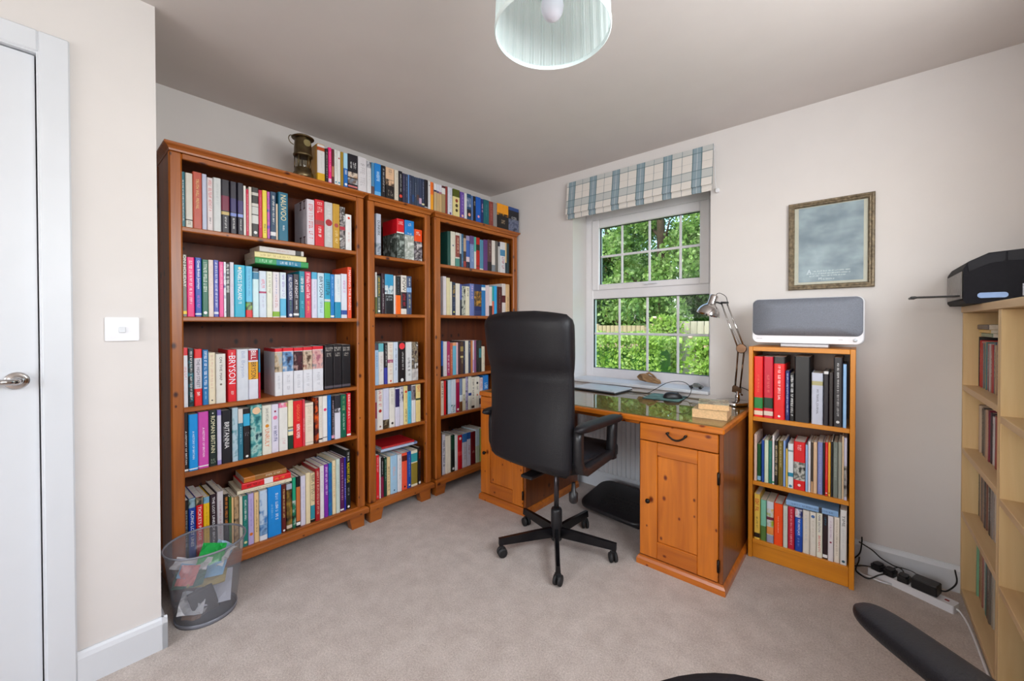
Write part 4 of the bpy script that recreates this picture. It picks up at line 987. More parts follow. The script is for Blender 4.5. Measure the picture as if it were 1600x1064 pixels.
  (-1309.6, 18.9, 248, '123c2c', 'dark green', [('L', 0.4, 0.95, 'a0c8b0', 0.4, 0)]),
  (-1289, 25.7, 244, 'ead09c', 'straw', [('L', 0.1, 0.75, '603818', 0.4, 0)]),
  (-1261.5, 49, 246, 'a4cce8', 'light blue', [('L', 0.3, 0.7, 'e8b0a8', 0.4, 0), ('D', 0.08, '204070', 0.1)]),
  (-1210.7, 30.4, 242, 'e2e2e6', 'white', [('L', 0.3, 0.9, 'a8a8b0', 0.3, 0)]),
  (-1178.4, 40.1, 244, 'f4583c', 'coral', [('B', 0.78, 0.93, '602018'), ('D', 0.08, '181010', 0.15)]),
  (-1136.4, 30.3, 243, '1848a8', 'blue white-edged', [('L', 0.3, 0.9, '90b8e8', 0.25, 0), ('D', 0.08, 'f2f2f0', 0.2)]),
  (-1104.3, 50.8, 242, 'ece6cc', 'cream teal-labelled', [('B', 0.68, 0.92, '30a0a8'), ('B', 0.06, 0.65, '908030')]),
  (-1050.8, 22, 254, '140c0c', 'black', [('L', 0.68, 0.9, 'e85828', 0.5, 0), ('D', 0.05, 'f2f2f0', 0.4)]),
 ],
 'R1': [
  (-776.8, 28.2, 252, '1f5048', 'dark green', []),
  (-747, 42.2, 256, 'ddd8c8', 'cream', [('D', 0.6, '505878', 0.15)]),
  (-703.3, 38.9, 254, 'dcd6cc', 'cream brick-labelled', [('B', 0.28, 0.92, '8c4038'), ('B', 0, 0.24, '48887c'), ('L', 0.35, 0.85, 'e8c8a8', 0.4, 0)]),
  (-662.8, 17.8, 254, 'b8c0c8', 'thin grey', [('B', 0, 0.4, '302c38')]),
  (-643.4, 21.6, 254, '30648c', 'steel blue', [('L', 0.1, 0.9, 'a0b8d0', 0.3, 0)]),
  (-620.2, 25.6, 251, '402820', 'dark brown', [('B', 0.5, 0.9, 'b8a088'), ('B', 0.03, 0.2, 'a03028')]),
  (-593, 36.7, 250, '3c60b0', 'blue and white', [('B', 0.2, 0.35, 'e0c8d0'), ('B', 0, 0.2, '181838'), ('B', 0.85, 1, '9890b8')]),
  (-554.6, 40, 254, '7088b8', 'grey blue', [('B', 0.75, 1, '604880'), ('L', 0.2, 0.7, 'a8bce0', 0.3, 0)]),
  (-512.9, 25.7, 253, '50b0a0', 'sea green', [('B', 0, 0.55, 'd8d8d0')]),
  (-485.5, 36.7, 253, 'b81808', 'red and black', [('B', 0.6, 0.78, '282010'), ('B', 0.08, 0.14, '802010')]),
  (-447.1, 38.7, 241, '508ca8', 'teal cream-edged', [('B', 0, 0.05, 'e4e0d4')]),
  (-406.6, 44.4, 248, '603878', 'purple', []),
  (-360.5, 47.5, 255, '5c3c3c', 'brown', [('B', 0, 0.3, '201414'), ('L', 0.5, 0.9, 'b09890', 0.3, 0)]),
  (-311.2, 41.3, 257, 'e4dcd4', 'white', [('B', 0, 0.22, '808890')]),
  (-268, 31.1, 258, '66625e', 'grey', []),
  (-235.1, 22.6, 254, 'c8c8c8', 'thin silver', [('B', 0.86, 1, '282838')]),
  (-210.7, 60, 260, 'dcdce0', 'white pink-lettered', [('B', 0.55, 0.75, '4888b0'), ('L', 0.1, 0.5, 'b03050', 0.5, 0)]),
  (-148.7, 21.2, 263, 'e8c890', 'thin cream dark-footed', [('B', 0, 0.35, '183040')]),
  (-125.6, 29.2, 260, '243c44', 'dark teal', []),
 ],
 'R2': [
  (-824.3, 29.8, 282, 'dcd4d8', 'white', []),
  (-793, 32.6, 274, 'dcd0a4', 'cream', []),
  (-759, 17.5, 248, 'e0d8c4', 'thin ivory', []),
  (-739.9, 33.5, 246, '1c2444', 'navy gold-lettered', [('L', 0.55, 0.9, 'c8a030', 0.6, 0), ('L', 0.2, 0.4, '606880', 0.5, 0), ('D', 0.1, 'd0d060', 0.2)]),
  (-704.8, 41.4, 239, 'e2dad0', 'white', []),
  (-661.3, 17.8, 236, '4450a0', 'thin violet blue', [('B', 0, 0.5, '282838')]),
  (-641.3, 39, 224, '101010|c8c8b8|404038', 'black and white photo', []),
  (-600, 40.4, 224, 'e0d8c0', 'cream', [('L', 0.6, 0.95, '302c24', 0.4, 0)]),
  (-557.9, 43.2, 248, '6878b8', 'lavender blue', [('L', 0.5, 0.95, 'e8c0d8', 0.4, 0)]),
  (-512.3, 77, 248, '10205c', 'wide navy sunset', [('B', 0.3, 0.78, 'b07818|302008|c89030'), ('B', 0.03, 0.16, '283468')]),
  (-433.6, 44.5, 248, '1870b0', 'blue', [('B', 0.82, 0.92, 'e0e8f0')]),
  (-387.3, 44.8, 249, 'dcc8cc', 'pinkish white', []),
  (-340.7, 30.1, 240, 'e0d8d4', 'white dark-footed', [('B', 0, 0.35, '302020')]),
  (-308.8, 23.3, 245, '28a0a0', 'teal coral-footed', [('B', 0, 0.5, 'd86850')]),
  (-283.6, 34.5, 251, '28a8e8', 'sky blue', []),
  (-247.2, 61.4, 247, '481818', 'dark maroon', [('L', 0.2, 0.9, 'a07068', 0.2, 0)]),
  (-183.9, 43.8, 276, 'e0d8d4', 'white maroon-banded', [('B', 0.42, 0.64, '581820')]),
  (-138.1, 45.5, 274, 'dcb888', 'tan', [('L', 0.1, 0.6, '7c6850', 0.3, 0)]),
 ],
 'R3': [
  (-842.3, 16, 257, '1458b0', 'blue', [('B', 0, 0.3, '181830')]),
  (-825, 33.7, 252, 'e0d8d8', 'white', [('L', 0.04, 0.14, 'c0b0b0', 0.3, 0)]),
  (-790, 31.6, 251, 'b02860', 'magenta', [('L', 0.05, 0.6, 'f4d8e0', 0.5, 0)]),
  (-757.1, 21.9, 239, 'c0583c', 'terracotta', [('L', 0.2, 0.8, 'f0c0a0', 0.3, 0)]),
  (-733.9, 33.9, 242, '68b4d0', 'light blue peach-topped', [('B', 0.9, 1, 'e8a070')]),
  (-698.6, 16.8, 241, 'e8b8c0', 'pink white', []),
  (-680, 20.3, 242, '401428', 'dark plum', []),
  (-657.8, 27.9, 246, '4c2c18', 'brown gold-banded', [('B', 0.7, 0.85, 'a08848'), ('B', 0.5, 0.56, 'c8b878'), ('L', 0.3, 0.48, 'a89060', 0.5, 0)]),
  (-628.5, 17.9, 249, '202444', 'navy', [('L', 0.4, 0.7, '8090b0', 0.4, 0)]),
  (-608.8, 32.6, 251, 'e2dccc', 'cream', []),
  (-574.7, 24, 250, '3c4058', 'slate', [('L', 0.6, 0.95, 'b0b0b8', 0.4, 0)]),
  (-549.3, 16, 251, 'c47c48', 'tan orange', []),
  (-531.9, 15.6, 251, 'e4dce8', 'thin white', [('B', 0.05, 0.4, 'c8a8d8')]),
  (-514.8, 19.4, 251, '8c5078', 'mauve', []),
  (-493.9, 30.3, 251, '181014', 'black', [('L', 0.3, 0.9, '504840', 0.2, 0)]),
  (-462.2, 26.9, 249, '20201c', 'black teal-pictured', [('B', 0.45, 0.75, '307880')]),
  (-431.8, 33.4, 199, 'dcd0b8', 'cream shorter', [('L', 0.2, 0.9, 'b0a488', 0.3, 0)]),
 ],
 'R4': [
  (-850.5, 31.2, 250, 'e8d0b8', 'peach cream', [('L', 0.5, 0.93, '181814', 0.5, 0)]),
  (-817.7, 15.3, 250, 'e01820', 'thin red', []),
  (-800.3, 14.3, 248, '28181c', 'thin dark', []),
  (-783.9, 34.6, 250, 'c4dcec', 'pale blue', []),
  (-747.7, 43.6, 250, 'd0d8e2', 'grey blue', [('B', 0.02, 0.25, '287078|d0d8e0|104048')]),
  (-702.5, 34.3, 248, 'a01040', 'crimson', [('B', 0.9, 1, 'e07060'), ('D', 0.08, 'f2f2f0', 0.25)]),
  (-666.6, 25.7, 249, '7888a8', 'grey blue brown-footed', [('B', 0, 0.3, '70401c'), ('B', 0.3, 0.5, 'd8dce4')]),
  (-639.2, 35.4, 246, 'e8e2c8', 'cream', [('L', 0.25, 0.5, '302c20', 0.5, 0)]),
  (-602.1, 24.7, 257, '6c6888|b8b0d0|342c48', 'grey lavender', []),
  (-575.7, 30.1, 256, 'e0dccc', 'ivory', [('B', 0.42, 0.5, '283c80')]),
  (-543.9, 32.6, 246, 'e8e0d0', 'cream dark-lettered', [('L', 0.3, 0.95, '28241c', 0.5, 0), ('B', 0.02, 0.1, '302018')]),
  (-509, 49.1, 246, 'e6dece', 'wide cream', [('D', 0.8, '181420', 0.2), ('L', 0.55, 0.7, '181818', 0.4, 0), ('D', 0.42, 'c06040', 0.15)]),
  (-454.2, 36.7, 233, 'e0d0d4', 'white pink-lettered', [('L', 0.6, 0.95, 'b05060', 0.5, 0), ('B', 0.1, 0.3, '382838')]),
  (-410.1, 57.1, 248, '1878c8', 'bright blue', [('L', 0.5, 0.75, 'd0e8f8', 0.6, 0)]),
 ],
 'R5': [
  (-861.4, 24.4, 308, '301018', 'dark maroon', []),
  (-835, 29, 291, 'dcdce8', 'white dark-lettered', [('L', 0.2, 0.85, '202430', 0.6, 0)]),
  (-804, 47.6, 275, 'ece4d0', 'cream', []),
  (-751.6, 31.1, 271, '141814', 'black', [('D', 0.08, 'f2f2f0', 0.3), ('B', 0.6, 1, '18402c')]),
  (-717.4, 27.2, 265, 'e6e4e4', 'thin white', []),
  (-688, 42.2, 256, 'cc1020', 'red', [('B', 0.4, 0.52, 'e04040'), ('D', 0.9, 'f2f2f0', 0.25)]),
  (-643.5, 49.8, 257, 'e0dcea', 'white blue-topped', [('B', 0.75, 1, '3878c0'), ('L', 0.2, 0.6, 'c8b8c0', 0.4, 0)]),
  (-591.4, 37.6, 258, 'd8d8e8', 'pale lavender', [('B', 0.8, 1, '2860b0'), ('L', 0.3, 0.6, 'c07888', 0.5, 0)]),
  (-551.5, 49.1, 254, '701018', 'dark red', [('L', 0.35, 0.42, 'd8b0a8', 0.5, 0)]),
  (-499.9, 43.3, 264, 'c0d4dc', 'pale blue', [('B', 0, 0.5, 'c0ccb0')]),
  (-453.1, 35.1, 264, '84943c', 'olive green', []),
 ],
 'T': [
  (-1730.8, 41.2, 198, 'c48c18', 'white gold-footed box', [('B', 0, 0.2, 'd8a41c'), ('B', 0.2, 0.985, 'd8d4d4'), ('B', 0.82, 0.92, 'b04818'), ('L', 0.35, 0.75, 'c0c0c0', 0.2, 0)]),
  (-1687.8, 16, 184, '1c1418', 'black', [('L', 0.1, 0.9, 'a89890', 0.5, 0)]),
  (-1670.5, 17.4, 196, 'f01878', 'hot pink', [('L', 0.3, 0.9, 'f8b0d0', 0.3, 0), ('B', 0.02, 0.12, 'e8c0d8')]),
  (-1651.9, 13.1, 193, '5c2828', 'dark red', [('B', 0.2, 0.5, 'b07858')]),
  (-1636.4, 15.4, 194, 'e2e0dc', 'white', [('L', 0.3, 0.95, 'c0b8b0', 0.4, 0), ('D', 0.07, '4890b0', 0.3)]),
  (-1619.8, 17.6, 194, 'e0dedc', 'white red-dotted', [('D', 0.78, 'b03030', 0.25), ('D', 0.07, '4890b0', 0.3)]),
  (-1600.5, 15.7, 194, 'a08020', 'old gold', []),
  (-1583.2, 24.6, 193, '1868b8', 'blue gradient', [('B', 0.55, 1, 'a8d8f0'), ('L', 0.35, 0.5, 'f2f2f0', 0.5, 0), ('D', 0.08, 'f2f2f0', 0.3)]),
  (-1557, 59.8, 199, '14101c', 'black four-picture box', [('L', 0.6, 0.8, 'e8e8e8', 0.6, 0), ('B', 0.33, 0.48, 'b08868|d8c8b8|504038'), ('B', 0.14, 0.3, 'c8d0d8|705848|8098b0'), ('B', 0.04, 0.09, 'c87070')]),
  (-1495, 54.8, 202, 'd8d4d8', 'white trilogy', [('L', 0.75, 0.82, '302c2c', 0.5, 0), ('L', 0.1, 0.7, 'c0bcc0', 0.6, 0)]),
  (-1438.1, 27, 193, 'dcdadc', 'white pictured', [('B', 0.78, 0.98, '303030|a8a8b0|e0e0e0'), ('L', 0.1, 0.7, 'b8b8c0', 0.3, 0)]),
  (-1409.3, 19.8, 191, '5088b0', 'grey blue', [('B', 0, 0.25, '604848')]),
  (-1388.2, 43.7, 194, '1880d0', 'blue', [('L', 0.4, 0.75, 'c8e8ff', 0.5, 0), ('B', 0, 0.12, '68b0e8')]),
  (-1343.2, 30.2, 194, '141018', 'black lettered', [('L', 0.15, 0.9, 'c8c8d0', 0.35, 0)]),
  (-1311.2, 59.4, 193, 'e4bc98', 'peach silhouette', [('B', 0, 0.42, '181214'), ('B', 0.42, 0.62, 'e4bc98|281c18|e4bc98'), ('L', 0.68, 0.95, '988070', 0.4, 0), ('L', 0.1, 0.3, 'a0988c', 0.6, 0)]),
  (-1248.8, 28.7, 193, 'd8d0c0', 'cream', [('L', 0.1, 0.9, 'b8b0a0', 0.3, 0)]),
  (-1218.3, 27.5, 195, '14101c', 'black white-lettered', [('L', 0.3, 0.9, 'e0e0e0', 0.3, 0), ('D', 0.18, 'e04838', 0.38)]),
  (-1189.2, 18.3, 188, '343450', 'dark slate set', [('L', 0.4, 0.9, '8080a0', 0.3, 0)]),
  (-1169.6, 19.9, 188, '2c3450', 'dark slate set', [('L', 0.2, 0.9, 'a0a8c0', 0.3, 0)]),
  (-1148.4, 8.4, 189, '6090d0', 'dark slate set', []),
  (-1138.7, 19.3, 191, '343c58', 'dark slate set', [('L', 0.3, 0.8, '90a0c0', 0.3, 0)]),
  (-1118, 19.5, 190, '344058', 'dark slate set', [('B', 0.1, 0.35, '284878')]),
  (-1097.2, 15.9, 188, '38445c', 'dark slate set', [('L', 0.3, 0.8, 'a0a8b8', 0.3, 0)]),
  (-1079.9, 18, 189, '3c4860', 'dark slate set', [('B', 0.2, 0.4, '584040')]),
  (-1060.5, 20.7, 191, '34405c', 'dark slate set', [('B', 0.1, 0.3, 'c0a0b8')]),
  (-1038.4, 21, 192, '2c3854', 'dark slate set', [('L', 0.3, 0.9, 'a8b0c8', 0.3, 0), ('B', 0.08, 0.14, 'e0d8b0')]),
  (-1016.1, 27.8, 194, '1c1820', 'dark slate set', [('B', 0.02, 0.05, 'c0c0c0')]),
  (-985.4, 18.5, 191, 'd8d8d8', 'white', [('D', 0.85, '302828', 0.2)]),
  (-965.5, 24.4, 191, 'f07020', 'orange', [('B', 0, 0.55, 'f0a020'), ('L', 0.6, 0.95, '803010', 0.3, 0)]),
  (-935.5, 22.7, 189, 'dcdce0', 'white and tan set', [('B', 0, 0.7, 'c0a880'), ('B', 0.7, 0.76, '302850')]),
  (-911.3, 20.4, 189, 'd8d8e4', 'white and tan set', [('B', 0, 0.68, 'c4a478'), ('B', 0.68, 0.75, '584870')]),
  (-889.5, 22.2, 190, 'd4d0dc', 'white and tan set', [('B', 0, 0.66, 'c8a878'), ('B', 0.66, 0.74, 'a06878')]),
  (-865.8, 31.9, 191, 'e0dcd8', 'white and tan set', [('B', 0, 0.7, 'a89068'), ('B', 0.92, 1, '502028')]),
  (-832.5, 15.7, 194, '8c3430', 'thin brick red', []),
  (-810.3, 41.4, 195, 'd4d4e0', 'pale lavender', [('L', 0.2, 0.9, 'a8b0d0', 0.4, 0), ('D', 0.05, '604080', 0.2)]),
  (-762.9, 65.4, 196, 'e0d090', 'cream olive-topped', [('B', 0.72, 1, '505814'), ('D', 0.58, '904028', 0.2), ('D', 0.4, '48381c', 0.2), ('D', 0.22, '48381c', 0.18)]),
  (-691.9, 39.2, 191, '6848a0', 'purple', [('L', 0.2, 0.9, 'c0a8e0', 0.3, 0), ('D', 0.08, 'f0c0b0', 0.25)]),
  (-651.2, 24.6, 189, 'd8d8d8', 'white', []),
  (-625, 43, 193, '204870', 'blue pictured', [('B', 0.5, 0.85, '8090b0|506890|a0a8c0'), ('B', 0.1, 0.4, '201c2c'), ('D', 0.2, 'f0a890', 0.3)]),
  (-580.3, 17.2, 189, '5070a8', 'thin grey blue', []),
  (-561.5, 27, 190, '100c10', 'black', [('L', 0.6, 0.8, 'd8d0d0', 0.4, 0)]),
  (-532.8, 53.6, 193, '1058b8', 'blue', [('D', 0.22, 'f0a0b0', 0.2)]),
  (-477.5, 26.1, 189, '182868', 'dark blue', [('L', 0.4, 0.8, 'e0b8d0', 0.5, 0)]),
  (-449, 60.6, 192, '106068', 'teal', [('L', 0.3, 0.8, '509098', 0.2, 0)]),
  (-386.6, 46.9, 191, '883c34', 'brick brown', [('L', 0.2, 0.9, 'b87068', 0.3, 0)]),
  (-337.2, 43, 192, '8c8684', 'grey', []),
  (-290.9, 137.7, 199, 'f09c10', 'orange skyline box', [('B', 0, 0.52, '140e0c'), ('B', 0.52, 0.62, 'f09c10|140e0c'), ('L', 0.2, 0.38, 'c8b090', 0.35, 0)]),
  (-148.3, 130.8, 201, '1c1c24', 'blue-topped dark box', [('B', 0.86, 1, '284888'), ('B', 0, 0.5, '48506c|707890|303850'), ('L', 0.5, 0.62, 'd8d8d8', 0.6, 0)]),
 ],
 'S1': [
  (2186.2, 40.2, 313, 'e41418', 'red', [('B', 0.14, 0.32, '18803c'), ('B', 0.03, 0.1, 'e8d8c0'), ('L', 0.4, 0.7, 'f07850', 0.22, 0)]),
  (2229.9, 40.8, 314, 'cc1434', 'crimson', [('B', 0.16, 0.33, '123c28'), ('B', 0.04, 0.11, 'e0d0c0'), ('L', 0.4, 0.7, 'e87068', 0.28, 0)]),
  (2273.5, 47.5, 316, 'e81418', 'red dark-topped', [('B', 0.89, 1, '2c2828'), ('L', 0.28, 0.86, 'ffe8e8', 0.25, 0), ('D', 0.05, 'f2f2f0', 0.12)]),
  (2323.3, 16.7, 247, '101c64', 'navy', [('L', 0.1, 0.95, 'c8d0f0', 0.4, 0)]),
  (2341.5, 17.8, 238, '0c0a0c', 'black white-lettered', [('L', 0.1, 0.95, 'f4f4f4', 0.6, 0)]),
  (2360.6, 61.1, 321, '1c1a1c', 'wide black ring-binder', []),
  (2428.2, 44.1, 246, 'c4c8d8', 'silver white', [('T', 'MY TRAVEL JOURNAL', 0.2, 0.68, '50505c', 0.25, 0), ('B', 0.76, 0.84, 'b0a878')]),
  (2474.7, 18.3, 257, '1c1420', 'black', [('B', 0.95, 1, 'd8d8d8')]),
  (2495.2, 14.9, 252, '241818', 'brown black', []),
  (2511.5, 32.1, 324, '2c282c', 'tall charcoal', [('L', 0.15, 0.92, 'd8d8d8', 0.25, 0), ('D', 0.07, 'e0e0e0', 0.2)]),
  (2546.1, 12.1, 295, '90bce8', 'light blue', []),
 ],
 'S2': [
  (2189.6, 12.3, 241, 'e0c0b0', 'pink cream', []),
  (2203.6, 16, 192, '0c5020', 'dark green', [('B', 0.03, 0.14, '90c0e0')]),
  (2222.7, 11, 216, '1848a0', 'blue spiral-bound', []),
  (2235.2, 17.1, 219, 'd8e4c8', 'pale green cream', []),
  (2253.7, 14.5, 218, '187060', 'teal green', [('L', 0.3, 0.85, '70b0a0', 0.3, 0)]),
  (2269.8, 8.7, 249, 'e8e0e0', 'tall white', [('B', 0.03, 0.06, '20a060')]),
  (2280.4, 12.9, 223, '181410', 'black and cream', [('L', 0.2, 0.9, 'dcc8a0', 0.7, 0)]),
  (2294.7, 20, 226, '746018', 'olive', [('L', 0.4, 0.95, 'e0d4a0', 0.35, 0)]),
  (2316.1, 8.7, 230, '88a8e0', 'light blue', []),
  (2327.1, 7.4, 191, 'dcbc58', 'short yellow', []),
  (2335.7, 22.4, 221, 'e0e8ec', 'white blue-banded', [('B', 0.26, 0.35, '2088a8'), ('B', 0.82, 0.86, '88a0a8'), ('D', 0.05, '4080a0', 0.3)]),
  (2359, 46.6, 236, 'e01018', 'red and grey landscape', [('B', 0.2, 0.58, 'b0b0a8|505450|c8c8c0|303430'), ('L', 0.8, 0.94, 'f8d0d0', 0.35, 0), ('D', 0.1, 'f8d0d0', 0.14)]),
  (2407, 8.8, 227, '98c0e8', 'pale blue', [('L', 0.5, 0.9, 'c070c0', 0.4, 0)]),
  (2417.1, 9.4, 245, 'e4e0e4', 'white', []),
  (2427.8, 8.4, 243, '3c3028', 'dark brown tan-footed', [('B', 0, 0.22, 'c8a078')]),
  (2437.4, 14.3, 246, 'e0bc98', 'tan', []),
  (2453.3, 19.5, 249, '8088c0', 'lavender', [('L', 0.1, 0.9, 'c0c8e8', 0.25, 0)]),
  (2474.1, 7.2, 250, '0c0808', 'black', []),
  (2482.3, 10.1, 254, 'dc1014', 'red', [('L', 0.3, 0.9, 'f88080', 0.3, 0), ('D', 0.05, 'f2f2f0', 0.3)]),
  (2493.4, 8.9, 256, 'eca830', 'amber', [('D', 0.06, '282010', 0.3)]),
  (2503.5, 6.8, 261, '140c10', 'thin black', []),
  (2511.9, 17.3, 260, '788078', 'grey green', [('L', 0.3, 0.9, 'a8b0a8', 0.4, 0)]),
  (2530.4, 12.8, 264, '9a9c90', 'grey', []),
  (2544.6, 5.5, 293, 'e8cca8', 'thin tan', []),
  (2551.3, 10.7, 289, 'c8c4d8', 'lavender photo', [('B', 0.05, 0.55, '282020|a8a4a0|181410')]),
 ],
 'S3': [
  (2191, 25.9, 234, 'e8c050', 'yellow red-lettered', [('L', 0.6, 0.9, 'c81818', 0.7, 0), ('L', 0.25, 0.5, '302010', 0.3, 0), ('B', 0.04, 0.14, '201410')]),
  (2218.9, 24.5, 210, '80c4a8', 'mint and green', [('B', 0, 0.36, '587c38')]),
  (2245.3, 31.1, 211, 'd8b830|c8d0d8|a0b028', 'many coloured', [('B', 0.82, 1, 'd0d4dc'), ('B', 0.55, 0.62, '702c3c'), ('B', 0.2, 0.38, 'e8944c'), ('B', 0, 0.18, '9498b0')]),
  (2277.7, 37.7, 210, 'fa4c08', 'orange', [('L', 0.3, 0.7, 'ffe0c8', 0.12, 0)]),
  (2317.3, 18.5, 209, 'ccd4c8', 'pale grey green', [('L', 0.4, 0.9, 'a8b0a8', 0.3, 0)]),
  (2337.1, 26.7, 210, 'c01834', 'crimson', [('L', 0.1, 0.95, 'f0b8c4', 0.3, 0)]),
  (2365.6, 30.5, 209, '1044a8', 'blue flag-topped', [('B', 0.8, 1, '1c2c70|e8e8f0|d02030'), ('B', 0.36, 0.78, '1858c0'), ('T', 'THE UNION JACK', 0.38, 0.77, 'ffffff', 0.38, 0), ('L', 0.1, 0.32, '88a8e0', 0.25, 0)]),
  (2397.3, 26.5, 210, 'e4ddd0', 'cream', [('L', 0.3, 0.9, 'c0c8d0', 0.3, 0)]),
  (2425.1, 24.3, 210, 'e6e0d4', 'cream blue-marked', [('D', 0.9, '4068a0', 0.3), ('L', 0.4, 0.8, 'c8bca8', 0.3, 0)]),
  (2451, 22.6, 213, 'ecead8', 'white red-lettered', [('T', 'MARK EASTON', 0.58, 0.97, '202058', 0.4, 0), ('T', 'BRITAIN ETC', 0.12, 0.5, 'd02828', 0.4, 0)]),
  (2474.9, 18.3, 211, '2c181c', 'dark brown', [('L', 0.75, 0.95, '2888a8', 0.4, 0), ('B', 0.03, 0.1, 'f2f2f0')]),
  (2494.4, 20.8, 212, 'e6e0e4', 'white', [('L', 0.5, 0.9, 'b890b0', 0.3, 0), ('D', 0.42, '902040', 0.2)]),
  (2516.8, 20.1, 213, 'ece2d4', 'ivory', [('L', 0.15, 0.95, 'b8a890', 0.35, 0)]),
  (2539.1, 24, 255, 'e2e2e0', 'tall white', [('T', 'TIME', 0.7, 0.9, '202028', 0.4, 0), ('L', 0.3, 0.65, 'c8c8c8', 0.3, 0), ('D', 0.06, '305868', 0.25)]),
 ],
}
make_texts(title_words(SHELVES))
rb = random.Random(5)
for key, rows in SHELVES.items():
    for n, (pos, wd, ht, col, desc, deco) in enumerate(rows, 1):
        w_, h_ = wd / 1000, ht / 1000
        if key == 'T':
            d_ = 0.135 if wd < 100 else 0.03
            put_book('dvd_case', f'{desc} disc case, {ordinal(n)} from left in row atop bookcases', 'DVD case', 'disc cases along the top of the bookcases',
                     w_, h_, d_, col, deco, (0.36, pos / 1000, BASEZ[key] + 0.0002), math.pi / 2, rb, hard=False)
            continue
        case, ax, face = CASES[key[0]]
        row = ROWN[key[1]]
        if key[0] == 'S': row = {'1': 'top', '2': 'middle', '3': 'bottom'}[key[1]]
        name = 'ring_binder' if 'binder' in desc else 'book'
        d_ = min(0.26, h_ * rb.uniform(.62, .7))
        if key[0] == 'S': d_ = min(0.225, d_)
        jut = rb.uniform(-0.003, 0.004)
        hard = rb.random() < 0.55
        lab = f"{desc} {'binder' if name == 'ring_binder' else 'book'}, {ordinal(n)} from left on {row} shelf of {case}"
        if name == 'ring_binder': lab = lab.replace('ring-binder ', 'ring-')
        loc = (face - jut, pos / 1000, BASEZ[key] + 0.0002) if ax == 0 else (pos / 1000, face + jut, BASEZ[key] + 0.0002)
        bo = put_book(name, lab, 'binder' if name == 'ring_binder' else 'book', f'books on {row} shelf of {case}', w_, h_, d_, col, deco, loc,
                 math.pi / 2 if ax == 0 else 0.0, rb, hard, rb.choice((M_PAGES, M_PAGESW)))
        if key == 'L1' and n == 20:                # dark I-beams printed on its left cover
            ib = MB()
            for zc, zt in ((.20, .262), (-.02, .05)):
                for yc in (.035, .085):
                    z0_, z1_ = max(zc, .004), min(zt, h_ - .003)
                    for a0, a1, b0, b1 in ((yc - .013, yc + .013, z0_, z0_ + .007), (yc - .005, yc + .005, z0_ + .007, z1_ - .007), (yc - .013, yc + .013, z1_ - .007, z1_)):
                        ib.add([(-.0004, a0, b0), (-.0004, a1, b0), (-.0004, a1, b1), (-.0004, a0, b1)], [(0, 1, 2, 3)])
            ib.build('cover_print', ink('4a1c28'), bo)

# books lying flat: spine towards the room, M maps the upright book onto its side
def flat_book(label, group, case_face, y0, y1, z, thick, depth, col, deco, ax=0, hard=False, skew=0.0, cat='book', name='book'):
    L = y1 - y0
    # local: x (width)->up, z (height)->along -length so that the title reads left to right
    if ax == 0:
        X, Y, Z = Vector((0, 0, 1)), Vector((-1, 0, 0)), Vector((0, -1, 0)); O = Vector((case_face, y1, z))
    else:
        X, Y, Z = Vector((0, 0, 1)), Vector((0, 1, 0)), Vector((-1, 0, 0)); O = Vector((y1, case_face, z))
    q = Matrix.Rotation(skew, 3, 'Z')
    Y, Z = q @ Y, q @ Z
    M = Matrix(((X.x, Y.x, Z.x, O.x), (X.y, Y.y, Z.y, O.y), (X.z, Y.z, Z.z, O.z), (0, 0, 0, 1)))
    return put_book(name, label, cat, group, thick, L, depth, col, deco, (0, 0, 0), 0, rb, hard, None, M)
g = 'books lying on the second shelf of the left-hand bookcase'
flat_book('green and teal paperback lying under two others on second shelf', g, 0.318, -2.022, -1.766, 1.5255, 0.032, 0.16, '2a9a50', [('B', .15, .62, '1080a0'), ('L', .2, .55, 'd8e8f4', .5, 0), ('L', .66, .92, 'a8e0b8', .6, 0)])
flat_book('cream yellow paperback lying between two others on second shelf', g, 0.312, -2.022, -1.774, 1.558, 0.029, 0.165, 'eee0a0', [('L', .3, .9, 'b09850', .4, 0)])
flat_book('white paperback lying uppermost on the second shelf stack', g, 0.318, -2.004, -1.790, 1.5875, 0.027, 0.14, 'd4d0cc', [('B', .06, .2, '484848'), ('L', .35, .8, 'c08878', .3, 0)], skew=0.03)
g = 'books lying on the bottom shelf of the left-hand bookcase'
flat_book('ivory thin book lying lowest on upright books of bottom shelf', g, 0.322, -2.105, -1.86, 0.385, 0.016, 0.19, 'e8dcc0', [('L', .1, .9, '908468', .3, 0)], skew=-0.05)
flat_book('red book lying in the middle of bottom shelf pile', g, 0.316, -2.085, -1.862, 0.4015, 0.030, 0.17, 'e01822', [('B', .38, .56, 'f0e8e8'), ('L', .62, .9, '701010', .4, 0), ('L', .1, .35, 'f0a048', .4, 0)], skew=-0.04)
flat_book('brown book lying uppermost on bottom shelf pile', g, 0.312, -2.075, -1.882, 0.432, 0.028, 0.16, '9c6a34', [('L', .1, .5, 'e8dcc8', .35, 0), ('B', .75, 1.0, 'c87828')], skew=-0.03)
g = 'books lying on the bottom shelf of the narrow bookcase'
flat_book('white and blue magazine lying on narrow bookcase bottom shelf', g, 0.318, -1.325, -1.055, 0.4025, 0.016, 0.20, 'b8c8e4', [('B', .0, .1, '8090b8')], skew=-0.04)
flat_book('red spined book lying uppermost in narrow bookcase bottom shelf', g, 0.312, -1.315, -1.075, 0.419, 0.013, 0.19, 'c02028', [('L', .1, .9, 'e89080', .4, 0)], skew=-0.05)
flat_book('pale blue paperback lying across upright books on small bookcase bottom shelf', 'books on bottom shelf of small bookcase', -0.290, 2.329, 2.532, 0.3115, 0.028, 0.15, '88b0dc', [('L', .1, .9, '405880', .3, 0), ('B', .3, .36, '302c30')], ax=1)

